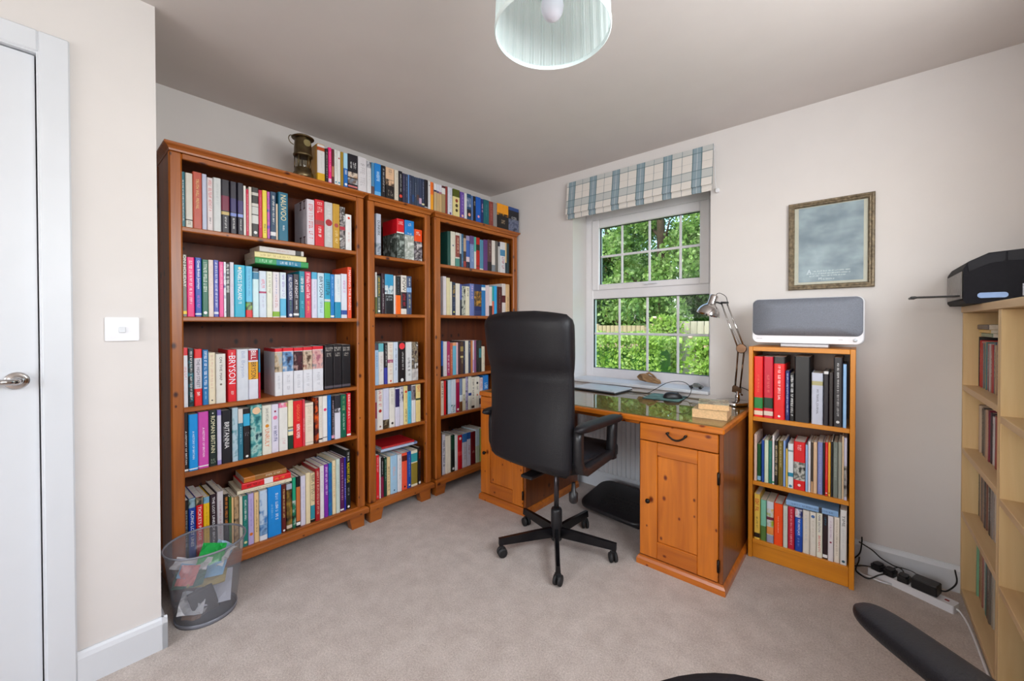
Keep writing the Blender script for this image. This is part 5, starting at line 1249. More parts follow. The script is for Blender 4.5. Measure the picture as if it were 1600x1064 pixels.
# books of the pale shelving at the right, spines towards the room
PALE = {'top': (0.945, [('181418', .011, .215), ('c81c24', .017, .200), ('c89088', .02, .196), ('b84038', .014, .19), ('8c8480', .022, .19), ('6c7078', .012, .19), ('d8c020', .03, .196), ('507880', .014, .196),
                            ('d07830', .026, .19), ('6c4878', .014, .186), ('c8c4c4', .03, .192), ('a83838', .03, .19), ('405060', .03, .2), ('b8a078', .03, .19), ('784030', .03, .2)]),
        'second': (0.665, [('a88060', .026, .2), ('c8b098', .03, .2), ('504844', .016, .19), ('b0a49c', .024, .195), ('443c3c', .02, .2), ('78706c', .024, .195), ('c09c84', .03, .2), ('b88474', .022, .2),
                               ('801c38', .02, .205), ('382430', .026, .2), ('d0ccd0', .026, .19), ('605050', .03, .2), ('a03030', .03, .2)]),
        'third': (0.378, [('18242c', .02, .205), ('2c4850', .012, .2), ('c8a888', .026, .195), ('5c5860', .026, .19), ('8c6858', .022, .2), ('d0c8c0', .03, .19), ('38343c', .024, .195), ('784c3c', .02, .2), ('b0a8a4', .03, .19),
                              ('282428', .026, .195), ('8c8480', .03, .2), ('c0b4a8', .03, .2)]),
        'bottom': (0.030, [('182830', .016, .24), ('88c098', .010, .23), ('a83830', .026, .235), ('b89868', .026, .225), ('901c20', .024, .23), ('a8685c', .020, .22), ('c8c4bc', .024, .225), ('98a8a0', .014, .22), ('2c8080', .024, .225),
                               ('48202c', .028, .225), ('706860', .03, .22), ('b8b0a0', .03, .22)])}
PNAME = {'181418': 'black', 'c81c24': 'red', 'c89088': 'dusty pink', 'b84038': 'brick red', '8c8480': 'grey', '6c7078': 'slate grey', 'd8c020': 'yellow', '507880': 'teal grey', 'd07830': 'orange', '6c4878': 'purple', 'c8c4c4': 'white',
         'a83838': 'dull red', '405060': 'dark slate', 'b8a078': 'tan', '784030': 'brown', 'a88060': 'light brown', 'c8b098': 'beige', '504844': 'dark grey', 'b0a49c': 'stone', '443c3c': 'charcoal', '78706c': 'mid grey', 'c09c84': 'pinkish tan',
         'b88474': 'dusty rose', '801c38': 'burgundy', '382430': 'dark plum', 'd0ccd0': 'pale grey', '605050': 'brown grey', 'a03030': 'red', '18242c': 'blue black', '2c4850': 'dark teal', 'c8a888': 'sand', '5c5860': 'grey', '8c6858': 'cocoa',
         'd0c8c0': 'cream', '38343c': 'near black', '784c3c': 'chestnut', 'b0a8a4': 'light grey', '282428': 'black', 'c0b4a8': 'stone', '182830': 'dark blue', '88c098': 'mint green', 'a83830': 'red', 'b89868': 'tan', '901c20': 'deep red',
         'a8685c': 'rose brown', 'c8c4bc': 'off-white', '98a8a0': 'grey green', '2c8080': 'teal', '48202c': 'dark maroon', '706860': 'taupe', 'b8b0a0': 'pale stone'}
for row, (z, bk) in PALE.items():
    y = -0.032
    for n, (col, w_, h_) in enumerate(bk, 1):
        put_book('book', f'{PNAME[col]} book, {ordinal(n)} from the wall on {row} shelf of pale shelving', 'book', f'books on {row} shelf of pale shelving', w_, h_, 0.14, col,
                 [('L', .3, .85, rb.choice(('e8e0d8', 'c8b890', '302828')), .4, 0)], (2.997 + rb.uniform(-.003, .004), y, z + 0.0003), -math.pi / 2, rb, rb.random() < .5)
        y -= w_ + 0.0006
for row, z, bk in (('upper', 0.917, [('686048', .02, .235), ('a89040', .03, .22)]), ('middle', 0.647, [('b8b4b8', .03, .21), ('902418', .03, .20)]), ('lower', 0.36, [('683828', .03, .2), ('b09068', .03, .2)]), ('lowest', 0.03, [('504848', .03, .2), ('802c28', .03, .2)])):
    y = -0.72
    for n, (col, w_, h_) in enumerate(bk, 1):
        put_book('book', f'{["", "nearer-wall", "nearer-camera"][n]} dark book on {row} shelf of second pale shelving column', 'book', 'books in the second column of the pale shelving', w_, h_, 0.14, col,
                 [('L', .3, .85, 'd8c8a0', .5, 0)], (2.999, y, z + 0.0003), -math.pi / 2, rb, True)
        y -= w_ + 0.0006

# ------------------------------------------------------------------ small orange bookcase beside the desk
sm = thing('small_bookcase', 'small orange veneer bookcase between desk and cable strip', 'bookcase', (2.3775, -0.165, 0))
def sx(name, x0, x1, y0, y1, z0, z1, m, c=0.0015, par=sm):
    return MB().box(x0 - 2.3775, x1 - 2.3775, y0 + 0.165, y1 + 0.165, z0, z1, c=c).build(name, m, par)
sx('side_panel', 2.165, 2.184, -0.305, -0.03, 0, 1.1, SMALL)
sx('side_panel', 2.571, 2.590, -0.305, -0.03, 0, 1.1, SMALL)
sx('top_board', 2.1845, 2.5705, -0.305, -0.03, 1.078, 1.0995, SMALL_X)
for z, nm in ((0.736, 'shelf'), (0.402, 'shelf'), (0.098, 'bottom_board')):
    sx(nm, 2.1845, 2.5705, -0.302, -0.042, z - 0.021, z, SMALL_X)
sx('back_panel', 2.1845, 2.5705, -0.041, -0.034, 0.02, 1.077, wood('brown_back_board', '6a3818', '3a1c0c', 'z', knots=False))
sx('kickboard', 2.1845, 2.5705, -0.296, -0.28, 0.002, 0.0765, SMALL_X)

# ------------------------------------------------------------------ pale pine shelving against the right wall
ps = thing('pale_shelving', 'pale pine open shelving with printer on top at the right', 'shelving', (3.10, -0.65, 0))
def pp(name, x0, x1, y0, y1, z0, z1, m, c=0.0015):
    return MB().box(x0 - 3.10, x1 - 3.10, y0 + 0.65, y1 + 0.65, z0, z1, c=c).build(name, m, ps)
PX0, PX1 = 2.952, 3.235
pp('side_panel', PX0, PX1, -0.028, -0.008, 0, 1.266, PALE_Z)
pp('divider', PX0, PX1, -0.646, -0.627, 0, 1.266, PALE_Z)
pp('divider', PX0, PX1, -0.668, -0.648, 0, 1.266, PALE_Z)
pp('side_panel', PX0, PX1, -1.290, -1.270, 0, 1.266, PALE_Z)
pp('top_board', PX0 - 0.004, PX1, -1.295, -0.004, 1.267, 1.294, PALE_Y)
pp('back_panel', PX1, PX1 + 0.008, -1.29, -0.008, 0.02, 1.266, PALE_Z)
for z in (0.945, 0.665, 0.378, 0.030):
    pp('shelf', PX0, PX1 - 0.001, -0.6265, -0.0285, z - 0.024, z, PALE_Y)
for ya, yb in ((-1.2695, -0.6685),):
    for z in (0.917, 0.647, 0.360, 0.030):
        pp('shelf', PX0, PX1 - 0.001, ya, yb, z - 0.024, z, PALE_Y)

# ------------------------------------------------------------------ desk
DX0, DX1, DYF, DYB = 0.600, 2.152, -0.742, -0.045
dt = thing('desk', 'long honey pine desk top across two pedestals under the window', 'desk', ((DX0 + DX1) / 2, -0.39, 0.722))
cx = (DX0 + DX1) / 2
MB().box(DX0 - cx, DX1 - cx, DYF + 0.39, DYB + 0.39, 0.0, 0.030, c=0.006).build('board', DESK_X, dt)
MB().box(1.012 - cx, 1.743 - cx, -0.70 + 0.39, -0.675 + 0.39, -0.022, -0.0005, c=0.003).build('apron_rail', DESK_X, dt)
gl = MB().box(DX0 + 0.012, DX1 - 0.012, DYF + 0.012, DYB - 0.02, 0.7525, 0.7575, c=0.001)
go = gl.build('glass_sheet', glassmat('desk_glass', 'e4f0e6', 1.75))
tag(go, 'clear glass sheet lying on the pine desk top', 'glass sheet')
GZ = 0.7578

M_IRON = mat('dark_iron', '2a2420', 0.4, 0.8, noise=0.2)
def pedestal(label, x0, x1, hinge):
    c0 = (x0 + x1) / 2; W = x1 - x0
    t = thing('desk_pedestal', label, 'desk pedestal', (c0, -0.40, 0), 0, 'pine pedestals carrying the desk top')
    a, b = -W / 2, W / 2
    yf, yb = -0.728 + 0.40, -0.11 + 0.40
    def bx(name, xa, xb, ya, yb_, z0, z1, m, c=0.002, par=t):
        return MB().box(xa, xb, ya, yb_, z0, z1, c=c).build(name, m, par)
    bx('side_panel', a, a + 0.018, yf, yb, 0.045, 0.7215, wood('shaded_pine_upright', '8a4a1c', '4a1e08', 'z', rough=0.3))  # darker copy of the desk pine: shade on the sides put into colour
    bx('side_panel', b - 0.018, b, yf, yb, 0.045, 0.7215, wood('shaded_pine_upright', '8a4a1c', '4a1e08', 'z'))
    bx('back_panel', a + 0.0185, b - 0.0185, yb - 0.01, yb, 0.045, 0.7215, DESK_Z)
    bx('floor_board', a + 0.0185, b - 0.0185, yf + 0.02, yb - 0.0105, 0.046, 0.062, DESK_Y)
    pl_ = MB()
    def ring(o, z): return [Vector((a - o, yf - o, z)), Vector((b + o, yf - o, z)), Vector((b + o, yb, z)), Vector((a - o, yb, z))]
    pl_.loft([ring(0.012, 0.0), ring(0.012, 0.026), ring(0.006, 0.038), ring(0.0, 0.0445)], sm=False)
    pl_.build('plinth', DESK_X, t)
    dw = bx('drawer', a + 0.004, b - 0.02, yf - 0.008, yf + 0.016, 0.635, 0.718, DESK_X, 0.003)
    hx = (a + b) / 2 - 0.005
    hm = MB().tube(curve_pts([(hx - 0.042, yf - 0.024, 0.690), (hx - 0.034, yf - 0.030, 0.680), (hx - 0.012, yf - 0.031, 0.667), (hx + 0.012, yf - 0.031, 0.667), (hx + 0.034, yf - 0.030, 0.680), (hx + 0.042, yf - 0.024, 0.690)], 5), 0.0045, 8)
    for s in (-1, 1):
        hm.lathe([(0.002, -0.002), (0.0065, 0.0), (0.007, 0.006), (0.0045, 0.010), (0.0045, 0.020)], n=10, cap=True, M=Matrix.Translation((hx + s * 0.042, yf - 0.028, 0.690)) @ Matrix.Rotation(math.radians(-90), 4, 'X'))
    hm.build('handle', M_IRON, dw)
    dz0, dz1 = 0.052, 0.630
    xa, xb = a + 0.004, b - 0.020
    door = bx('door', xa + 0.089, xb - 0.089, yf - 0.001, yf + 0.010, dz0 + 0.086, dz1 - 0.066, DESK_Z, 0.002)
    for nm, p0, p1, z0, z1, m in (('stile', xa, xa + 0.088, dz0, dz1, DESK_Z), ('stile', xb - 0.088, xb, dz0, dz1, DESK_Z), ('rail', xa + 0.0883, xb - 0.0883, dz0, dz0 + 0.085, DESK_X), ('rail', xa + 0.0883, xb - 0.0883, dz1 - 0.065, dz1, DESK_X)):
        bx(nm, p0, p1, yf - 0.008, yf + 0.016, z0, z1, m, 0.003, door)
    kx = xa + 0.046 if hinge > 0 else xb - 0.046
    MB().lathe([(0.001, -0.022), (0.010, -0.020), (0.012, -0.014), (0.006, -0.009), (0.005, 0.002)], n=14, M=Matrix.Translation((kx, yf - 0.008, 0.335)) @ Matrix.Rotation(math.radians(-90), 4, 'X'), cap=True).build('knob', M_IRON, door)
    hxp = b - 0.014 if hinge > 0 else a + 0.001
    for z in (0.10, 0.495):
        MB().tube([(hxp - 0.004, yf - 0.009, z), (hxp - 0.004, yf - 0.009, z + 0.055)], 0.006, 8).build('hinge', M_IRON, t)
    return t
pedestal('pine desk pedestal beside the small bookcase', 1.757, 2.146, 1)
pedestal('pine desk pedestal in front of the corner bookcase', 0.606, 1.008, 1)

# ------------------------------------------------------------------ office chair at the desk
def office_chair(label, loc, rz, seat_z, back_top, arm_lat, arm_f, arm_z, base=True, star=0.0, back_mat=None, pad_w=0.031, rear_post=False, sq=0.5, toe=0.0):
    t = thing('office_chair', label, 'chair', loc, rz, 'black office chairs')
    # local: +y is forward
    if base:
        for k in range(5):
            a = math.radians(star + 72 * k)
            d = Vector((math.cos(a), math.sin(a), 0)); n_ = Vector((-d.y, d.x, 0))
            def sec(r, w, z0, z1):
                p = d * r
                return [p - n_ * w + Vector((0, 0, z0)), p + n_ * w + Vector((0, 0, z0)), p + n_ * w * .7 + Vector((0, 0, z1)), p - n_ * w * .7 + Vector((0, 0, z1))]
            lg = MB().loft([sec(0.015, 0.014, 0.075, 0.125), sec(0.12, 0.0135, 0.072, 0.118), sec(0.318, 0.0125, 0.066, 0.100)], sm=False).build('base_leg', mat('black_metal', '141316', 0.25, 0.3, noise=0.05), t)
            cs = MB(); c0 = d * 0.300
            ph = rb.uniform(0, 6.28); ax_ = Vector((math.cos(ph), math.sin(ph), 0))
            Mw = Matrix.Translation((c0.x, c0.y, 0.0262)) @ Matrix.Rotation(ph, 4, 'Z') @ Matrix.Rotation(math.radians(90), 4, 'Y')
            for s in (-1, 1):
                cs.lathe([(0.010, s * 0.004), (0.024, s * 0.005), (0.026, s * 0.010), (0.0245, s * 0.018), (0.014, s * 0.021)], n=16, M=Mw, cap=True)
            cs.lathe([(0.026, -0.017), (0.0285, -0.010), (0.0285, 0.010), (0.026, 0.017)], n=16, M=Matrix.Translation((c0.x, c0.y, 0.032)) @ Matrix.Rotation(ph, 4, 'Z') @ Matrix.Rotation(math.radians(90), 4, 'Y'), cap=True) if False else None
            cs.box(-0.006, 0.006, -0.016, 0.016, 0.030, 0.060, c=0.003, M=Matrix.Translation((c0.x, c0.y, 0)) @ Matrix.Rotation(ph + 1.57, 4, 'Z'))
            cs.tube([(c0.x, c0.y, 0.05), (c0.x, c0.y, 0.072)], 0.006, 8)
            cs.build('caster', M_RUBBER, lg)
        MB().lathe([(0.026, 0.055), (0.030, 0.060), (0.030, 0.215), (0.027, 0.225), (0.015, 0.227)], n=20, cap=True).build('column_sleeve', M_BLACK, t)
        MB().tube([(0, 0, 0.20), (0, 0, seat_z - 0.095)], 0.0135, 14).build('gas_column', mat('grey_metal', '4a464a', 0.25, 0.7, noise=0.05), t)
    mz = seat_z - 0.10
    mc = MB().box(-0.09, 0.09, -0.13, 0.10, mz - 0.01, mz + 0.03, c=0.012)
    mc.tube([(0.10, 0.02, mz), (0.20, 0.02, mz - 0.005)], 0.006, 8)
    mc.build('tilt_mechanism', M_BLACK, t)
    if base:
        MB().lathe([(0.016, -0.045), (0.022, -0.035), (0.022, 0.0), (0.012, 0.008), (0.009, 0.05)], n=14, cap=True, M=Matrix.Translation((0.215, -0.17, mz - 0.045))).build('back_knob', M_BLACK, t)
    # seat cushion
    sc = MB(); rings = []
    for k in range(9):
        u = k / 8; zz = mz + 0.03 + (seat_z - mz - 0.03) * u
        e = math.sqrt(max(0.0, 1 - (2 * u - 1) ** 4)); sxy = 0.86 + 0.14 * e
        ring = []
        for i in range(40):
            a = 2 * math.pi * i / 40; ca, sa = math.cos(a), math.sin(a)
            x = 0.255 * sxy * math.copysign(abs(ca) ** sq, ca); y = 0.05 + 0.275 * sxy * math.copysign(abs(sa) ** sq, sa)
            dz = -0.022 * max(0, (y - 0.18) / 0.15) ** 2 * (1 if u > .4 else 0) + (0.012 * (abs(x) / 0.25) ** 2 if u > .6 else 0)
            ring.append(Vector((x, y, zz + dz)))
        rings.append(ring)
    last = rings[-1]; cc = sum(last, Vector()) / len(last)
    for s in (0.8, 0.5, 0.2, 0.02): rings.append([cc + (p - cc) * s + Vector((0, 0, 0.004 * (1 - s))) for p in last])
    sc.loft(rings); sc.build('seat', back_mat or M_LEATHER, t)
    # backrest: lofted pad leaning back, swelling into a headrest
    bk = MB(); rings = []
    z0 = seat_z - 0.045; Hh = back_top - z0; N = 34
    def hw(u): return 0.244 + 0.012 * math.sin(min(u, 0.72) / 0.72 * math.pi * .5) + 0.012 * max(0, (u - .62) / .38)
    def th(u): return 0.034 + 0.006 * math.sin(u * 9) + (0.016 if u > 0.64 else 0.0) * min(1, (u - 0.64) / 0.08 if u > .64 else 0) - (0.007 if abs(u - 0.64) < 0.022 else 0)
    K = 30
    for k in range(K + 1):
        u = k / K
        shrink = 1.0
        e0 = 0.035; e1 = 0.08
        if u < e0: shrink = math.sqrt(max(0.02, 1 - ((e0 - u) / e0) ** 2))
        if u > 1 - e1: shrink = math.sqrt(max(0.004, 1 - ((u - 1 + e1) / e1) ** 2))
        W_ = hw(u) * (0.90 + 0.10 * shrink); T_ = th(u) * shrink
        zc = z0 + u * Hh
        yc = -0.268 - 0.030 * u + 0.022 * math.sin(u * math.pi)
        ring = []
        for i in range(N):
            a = 2 * math.pi * i / N; ca, sa = math.cos(a), math.sin(a)
            x = W_ * math.copysign(abs(ca) ** 0.45, ca); y = T_ * math.copysign(abs(sa) ** 0.6, sa)
            y += 0.030 * (x / 0.25) ** 2          # wraps round the sitter
            crown = 0.022 * (1 - (x / max(W_, .01)) ** 2) * max(0, (u - .75) / .25)
            ring.append(Vector((x, yc + y, zc + crown - (0.03 * (1 - u) * (x / .25) * (0.3) if u < .2 else 0))))
        rings.append(ring)
    bk.loft(rings); bo = bk.build('backrest', back_mat or M_LEATHER, t)
    MB().box(-0.035, 0.035, -0.262, -0.075, mz - 0.006, mz + 0.010, c=0.004).build('back_bar', M_BLACK, t)
    for s in (-1, 1):
        x = s * (arm_lat - 0.022 - toe * 0.33); f0, f1 = arm_f
        arm = MB()
        def bar(pts, wx, wt):
            rings_ = []
            for i, (y, z) in enumerate(pts):
                y0_, z0_ = pts[max(i - 1, 0)]; y1_, z1_ = pts[min(i + 1, len(pts) - 1)]
                d = Vector((0, y1_ - y0_, z1_ - z0_)).normalized(); n_ = Vector((0, -d.z, d.y))
                p = Vector((x, y, z))
                rings_.append([p + Vector((a * wx, 0, 0)) + n_ * b * wt for a, b in ((-1, -.6), (-.6, -1), (.6, -1), (1, -.6), (1, .6), (.6, 1), (-.6, 1), (-1, .6))])
            arm.loft(rings_, sm=True)
        lowb, lowf = seat_z - 0.035, seat_z - 0.015
        if rear_post:
            bar([(f0 + 0.08, arm_z - 0.03), (f0 + 0.075, arm_z - 0.12), (f0 + 0.085, lowb + 0.02), (f0 + 0.11, lowb - 0.03)], 0.022, 0.026)
            arm.tube([(x, f0 + 0.10, lowb - 0.02), (s * 0.12, 0.0, mz + 0.008)], 0.012, 8)
        else:
            bar([(f0 + 0.060, arm_z - 0.03), (f0 + 0.056, arm_z - 0.08), (f0 + 0.058, lowb + 0.06), (f0 + 0.075, lowb + 0.018), (f0 + 0.12, lowb), (f1 - 0.09, lowf), (f1 - 0.03, lowf + 0.01)], 0.021, 0.022)
        if not rear_post:
          bar([(f1 - 0.06, lowf - 0.022), (f1 - 0.058, lowf + 0.05), (f1 - 0.052, arm_z - 0.10), (f1 - 0.045, arm_z - 0.03)], 0.022, 0.026)
          arm.tube([(x - s * 0.018, f1 - 0.06, lowf), (s * 0.12, 0.05, mz + 0.008)], 0.010, 8)
        x = s * arm_lat
        ao = arm.build('armrest', M_BLACK, t)
        pad = MB(); prs = []
        L_ = f1 - f0
        for k in range(25):
            u = 1 - (1 - k / 24) ** 1.6 if rear_post else k / 24
            e = math.sqrt(max(0.03, 1 - abs(2 * u - 1) ** 6))
            yy = f0 + L_ * u; wv = pad_w * (math.sqrt(max(0.02, 1 - u ** 16)) * min(1, 0.5 + 2 * u) * (1 - .25 * u) if rear_post else e * (1 + 0.12 * u)); hv = 0.020 * e
            prs.append([Vector((x - s * toe * (f1 - yy) + wv * math.copysign(abs(math.cos(a)) ** .6, math.cos(a)), yy, arm_z - 0.02 + hv * math.copysign(abs(math.sin(a)) ** .7, math.sin(a)) - 0.010 * u * u)) for a in [2 * math.pi * i / 16 for i in range(16)]])
        pad.loft(prs); pad.build('arm_pad', M_LEATHER, ao)
    return t
office_chair('black leather office chair with high back, pulled up to the desk', (1.37, -0.912, 0), 0.0, 0.565, 1.262, 0.29, (-0.27, 0.166), 0.765, True, 18)
office_chair('black office chair at the lower edge, close to the camera', (2.560, -2.008, 0), YAW + math.radians(18), 0.480, 0.80, 0.405, (-0.24, 0.195), 0.64, True, 40, M_FABRICBLK, 0.056, True, 0.98, 0.27)

# ------------------------------------------------------------------ foot rest under the desk
ft = thing('foot_rest', 'black plastic tilting foot rest under the desk', 'foot rest', (1.455, -0.31, 0), math.radians(-6))
Mt = Matrix.Translation((0, 0, 0.085)) @ Matrix.Rotation(math.radians(12), 4, 'X')
pf = MB(); rr_ = []
for sc_, z in ((0.96, -0.020), (1.0, -0.012), (1.0, 0.0), (0.975, 0.008), (0.93, 0.010), (0.5, 0.006), (0.02, 0.005)):
    rr_.append([Mt @ Vector((x * sc_, y * sc_, z)) for x, y in rrect(0.46, 0.33, 0.075, 6)])
pf.loft(rr_); pfo = pf.build('platform', M_BLACK, ft)
nb = MB()
for i in range(9):
    for j in range(5):
        q_ = Mt @ Vector((-0.10 + i * 0.026, -0.10 + j * 0.03, 0.0075))
        nb.lathe([(0.006, 0), (0.005, 0.002), (0.002, 0.003)], q_.x, q_.y, 8, cap=True, M=Matrix.Translation((0, 0, q_.z)))
nb.build('grip_studs', M_RUBBER, pfo)
MB().box(-0.19, 0.19, -0.11, 0.13, 0.0, 0.052, c=0.015).build('base', M_BLACK, ft)

# ------------------------------------------------------------------ things on the desk and window board
lp = thing('laptop', 'closed silver laptop lying on the glass desk top', 'laptop', (1.235, -0.15, GZ + 0.0003), math.radians(-3))
ls = mat('silver_aluminium', 'ccd2d8', 0.35, 0.25, noise=0.03)
MB().prism(rrect(0.34, 0.235, 0.012), 0.002, 0.009).build('base', mat('dark_aluminium', '54585c', 0.35, 0.6, noise=0.04), lp)
MB().prism(rrect(0.34, 0.235, 0.012), 0.0098, 0.0165).build('lid', ls, lp)
MB().prism(rrect(0.018, 0.010, 0.004), 0.0166, 0.0168, M=Matrix.Translation((0.12, -0.085, 0))).build('badge', mat('grey_badge', '7c848c', 0.3, 0.5, noise=0.0), lp)
mp_ = thing('mouse_pad', 'thin dark green mouse pad under the mouse', 'mouse pad', (1.685, -0.175, GZ + 0.0003), math.radians(4))
MB().prism(rrect(0.215, 0.215, 0.01), 0, 0.003).build('pad', mat('green_pad_print', '5c7e76', 0.8, noise=0.5, nscale=14), mp_)
MB().prism(rrect(0.222, 0.222, 0.012), -0.0001, 0.0012).build('pad_edge', M_RUBBER, mp_)
ms = thing('computer_mouse', 'black wired mouse on the mouse pad', 'mouse', (1.735, -0.185, GZ + 0.0036), math.radians(-60))
mm = MB(); rings = []
for k in range(9):
    u = k / 8
    e = math.cos(u * math.pi / 2) ** 0.6 if u < 1 else 0.02
    rings.append([Vector((0.031 * e * math.cos(a), 0.058 * e * math.sin(a) - 0.004 * u, 0.036 * math.sin(u * math.pi / 2) * (1 - 0.25 * max(0, math.sin(a)) * (1 - u)))) for a in [2 * math.pi * i / 24 for i in range(24)]])
mm.loft(rings); mb_ = mm.build('shell', M_BLACK, ms)
MB().box(-0.003, 0.003, 0.020, 0.034, 0.026, 0.035, c=0.002).build('scroll_wheel', M_RUBBER, mb_)
q = lambda x, y, z: (x, y, z)
cbl = MB().tube(curve_pts([tuple(Matrix.Rotation(math.radians(60), 3, 'Z') @ Vector(p_)) for p_ in ((.049, .028, .006), (.078, .045, .014), (.088, .06, .06), (.04, .07, .095), (-.05, .065, .085), (-.13, .05, .035), (-.19, .04, .003), (-.31, .03, .0022))], 8), 0.0022, 6)
cbl.build('cable', M_RUBBER, ms)
# two paperbacks
ra = random.Random(3)
def lying(name, label, x, y, z, w_, d_, t_, rz, col, top):
    o = MB().box(-w_ / 2, w_ / 2, -d_ / 2, d_ / 2, 0.0, 0.0012).box(-w_ / 2, w_ / 2, -d_ / 2, d_ / 2, t_ - 0.0012, t_).box(-w_ / 2, w_ / 2, d_ / 2 - 0.0012, d_ / 2, 0.0012, t_ - 0.0012)
    ob = o.build(name, [top], None, (x, y, z), rz); tag(ob, label, 'book', 'paperbacks on the desk')
    MB().box(-w_ / 2 + 0.001, w_ / 2 - 0.001, -d_ / 2 + 0.001, d_ / 2 - 0.0015, 0.0013, t_ - 0.0013).build('page_block', mat('tan_pages', 'd8b284', 0.9, noise=0.12, nscale=120), ob)
lying('book', 'thick paperback lying under another beside the lamp base', 2.045, -0.525, GZ + 0.0003, 0.155, 0.165, 0.040, math.radians(6), '', mat('cover_tan', 'cfae80', 0.5, noise=0.1))
lying('book', 'thin paperback lying on the thick one beside the lamp base', 2.050, -0.515, GZ + 0.041, 0.135, 0.150, 0.028, math.radians(14), '', picmat('a89478|6c5c48|c8b898|8c9080'))
# angle-poise lamp
al = thing('desk_lamp', 'chrome angle-poise lamp at the desk corner', 'lamp', (2.045, -0.13, GZ + 0.0003))
MB().lathe([(0.084, 0.0), (0.086, 0.004), (0.086, 0.014), (0.082, 0.018), (0.03, 0.022), (0.014, 0.026)], n=36, cap=True).build('base', M_CHROME, al)
MB().lathe([(0.013, 0.02), (0.013, 0.055), (0.009, 0.06), (0.009, 0.075)], 0.032, 0, 14, cap=True).build('stem', M_CHROME, al)
M_BRZ = mat('bronzed_chrome', '6a5242', 0.2, 1.0, noise=0.1)
zb = -GZ
J0 = (0.020, 0.082); J0b = (0.045, 0.088)      # base bracket (x,z), local
J1 = (0.035, 0.318); J1b = (0.066, 0.322)      # elbow
J2 = (-0.052, 0.578); J2b = (-0.022, 0.574)    # head
def rod(a, b, r=0.0045, dy=0.0): return MB().tube([(a[0], dy, a[1]), (b[0], dy, b[1])], r, 8)
br_ = MB().prism([(0.005, 0.070), (0.052, 0.066), (0.054, 0.092), (0.016, 0.112), (0.006, 0.10)], -0.006, 0.006, M=Matrix(((1, 0, 0, 0), (0, 0, 1, 0), (0, 1, 0, 0), (0, 0, 0, 1))))
br_.tube([(0.052, -0.004, 0.062), (0.058, -0.010, 0.058)], 0.005, 8)
br_.build('base_bracket', M_BRZ, al)
la = rod(J0, J1); la.tube([(J0b[0], 0, J0b[1]), (J1b[0], 0, J1b[1])], 0.0045, 8)
lao = la.build('lower_arm', M_BRZ, al)
ua = rod(J1, J2); ua.tube([(J1b[0], 0, J1b[1]), (J2b[0], 0, J2b[1])], 0.0045, 8)
uao = ua.build('upper_arm', M_CHROME, al)
def spring(p, q_, r, par):
    p, q_ = Vector((p[0], 0.010, p[1])), Vector((q_[0], 0.010, q_[1])); d = q_ - p; L = d.length; d.normalize()
    u = Vector((0, 1, 0)); w_ = d.cross(u); pts = []
    for i in range(97):
        a = i / 96 * 2 * math.pi * 12
        pts.append(p + d * L * i / 96 + (u * math.cos(a) + w_ * math.sin(a)) * r)
    MB().tube(pts, 0.0012, 5).build('spring', M_CHROME, par)
spring((0.016, 0.10), (0.022, 0.185), 0.0045, lao)
spring((0.048, 0.335), (0.002, 0.430), 0.0045, uao)
MB().lathe([(0.024, -0.005), (0.027, -0.003), (0.027, 0.003), (0.024, 0.005)], n=20, cap=True, M=Matrix.Translation((0.051, 0, 0.32)) @ Matrix.Rotation(math.radians(90), 4, 'X')).build('elbow_joint', M_BRZ, al)
hdm = MB().tube([(J2[0] - 0.004, 0, J2[1] + 0.006), (J2b[0] + 0.006, 0, J2b[1] + 0.008)], 0.006, 8)
hdm.tube([(J2[0], 0, J2[1]), (-0.085, -0.012, 0.590)], 0.005, 8)
hdm.build('head_bracket', M_BLACK, al)
Mh = Matrix.Translation((-0.098, -0.014, 0.592)) @ Matrix.Rotation(math.radians(16), 4, 'Y') @ Matrix.Rotation(math.radians(-8), 4, 'X')
hs = MB().lathe([(0.066, -0.082), (0.064, -0.070), (0.058, -0.052), (0.046, -0.034), (0.034, -0.024), (0.025, -0.018), (0.0235, -0.012), (0.0235, 0.030), (0.020, 0.038), (0.010, 0.042), (0.001, 0.043)], n=30, M=Mh)
hs.lathe([(0.065, -0.082), (0.062, -0.070), (0.056, -0.052), (0.044, -0.036), (0.030, -0.026)], n=30, M=Mh)
hso = hs.build('lamp_head', M_CHROME, al)
MB().lathe([(0.001, -0.075), (0.018, -0.070), (0.026, -0.055), (0.020, -0.035), (0.012, -0.024)], n=16, M=Mh, cap=True).build('bulb', mat('opal_bulb', 'e6e2ee'), hso)
MB().tube(curve_pts([(-0.090, -0.004, 0.622), (-0.066, 0.0, 0.640), (-0.030, 0.0, 0.618), (-0.020, 0.0, 0.578)], 6), 0.002, 6).build('head_wire', M_RUBBER, al)
MB().tube(curve_pts([(0.05, 0.004, 0.10), (0.08, 0.02, 0.085), (0.11, 0.05, 0.06), (0.112, 0.09, 0.0), (0.112, 0.11, -0.2)], 6), 0.0025, 6).build('power_cord', M_RUBBER, al)
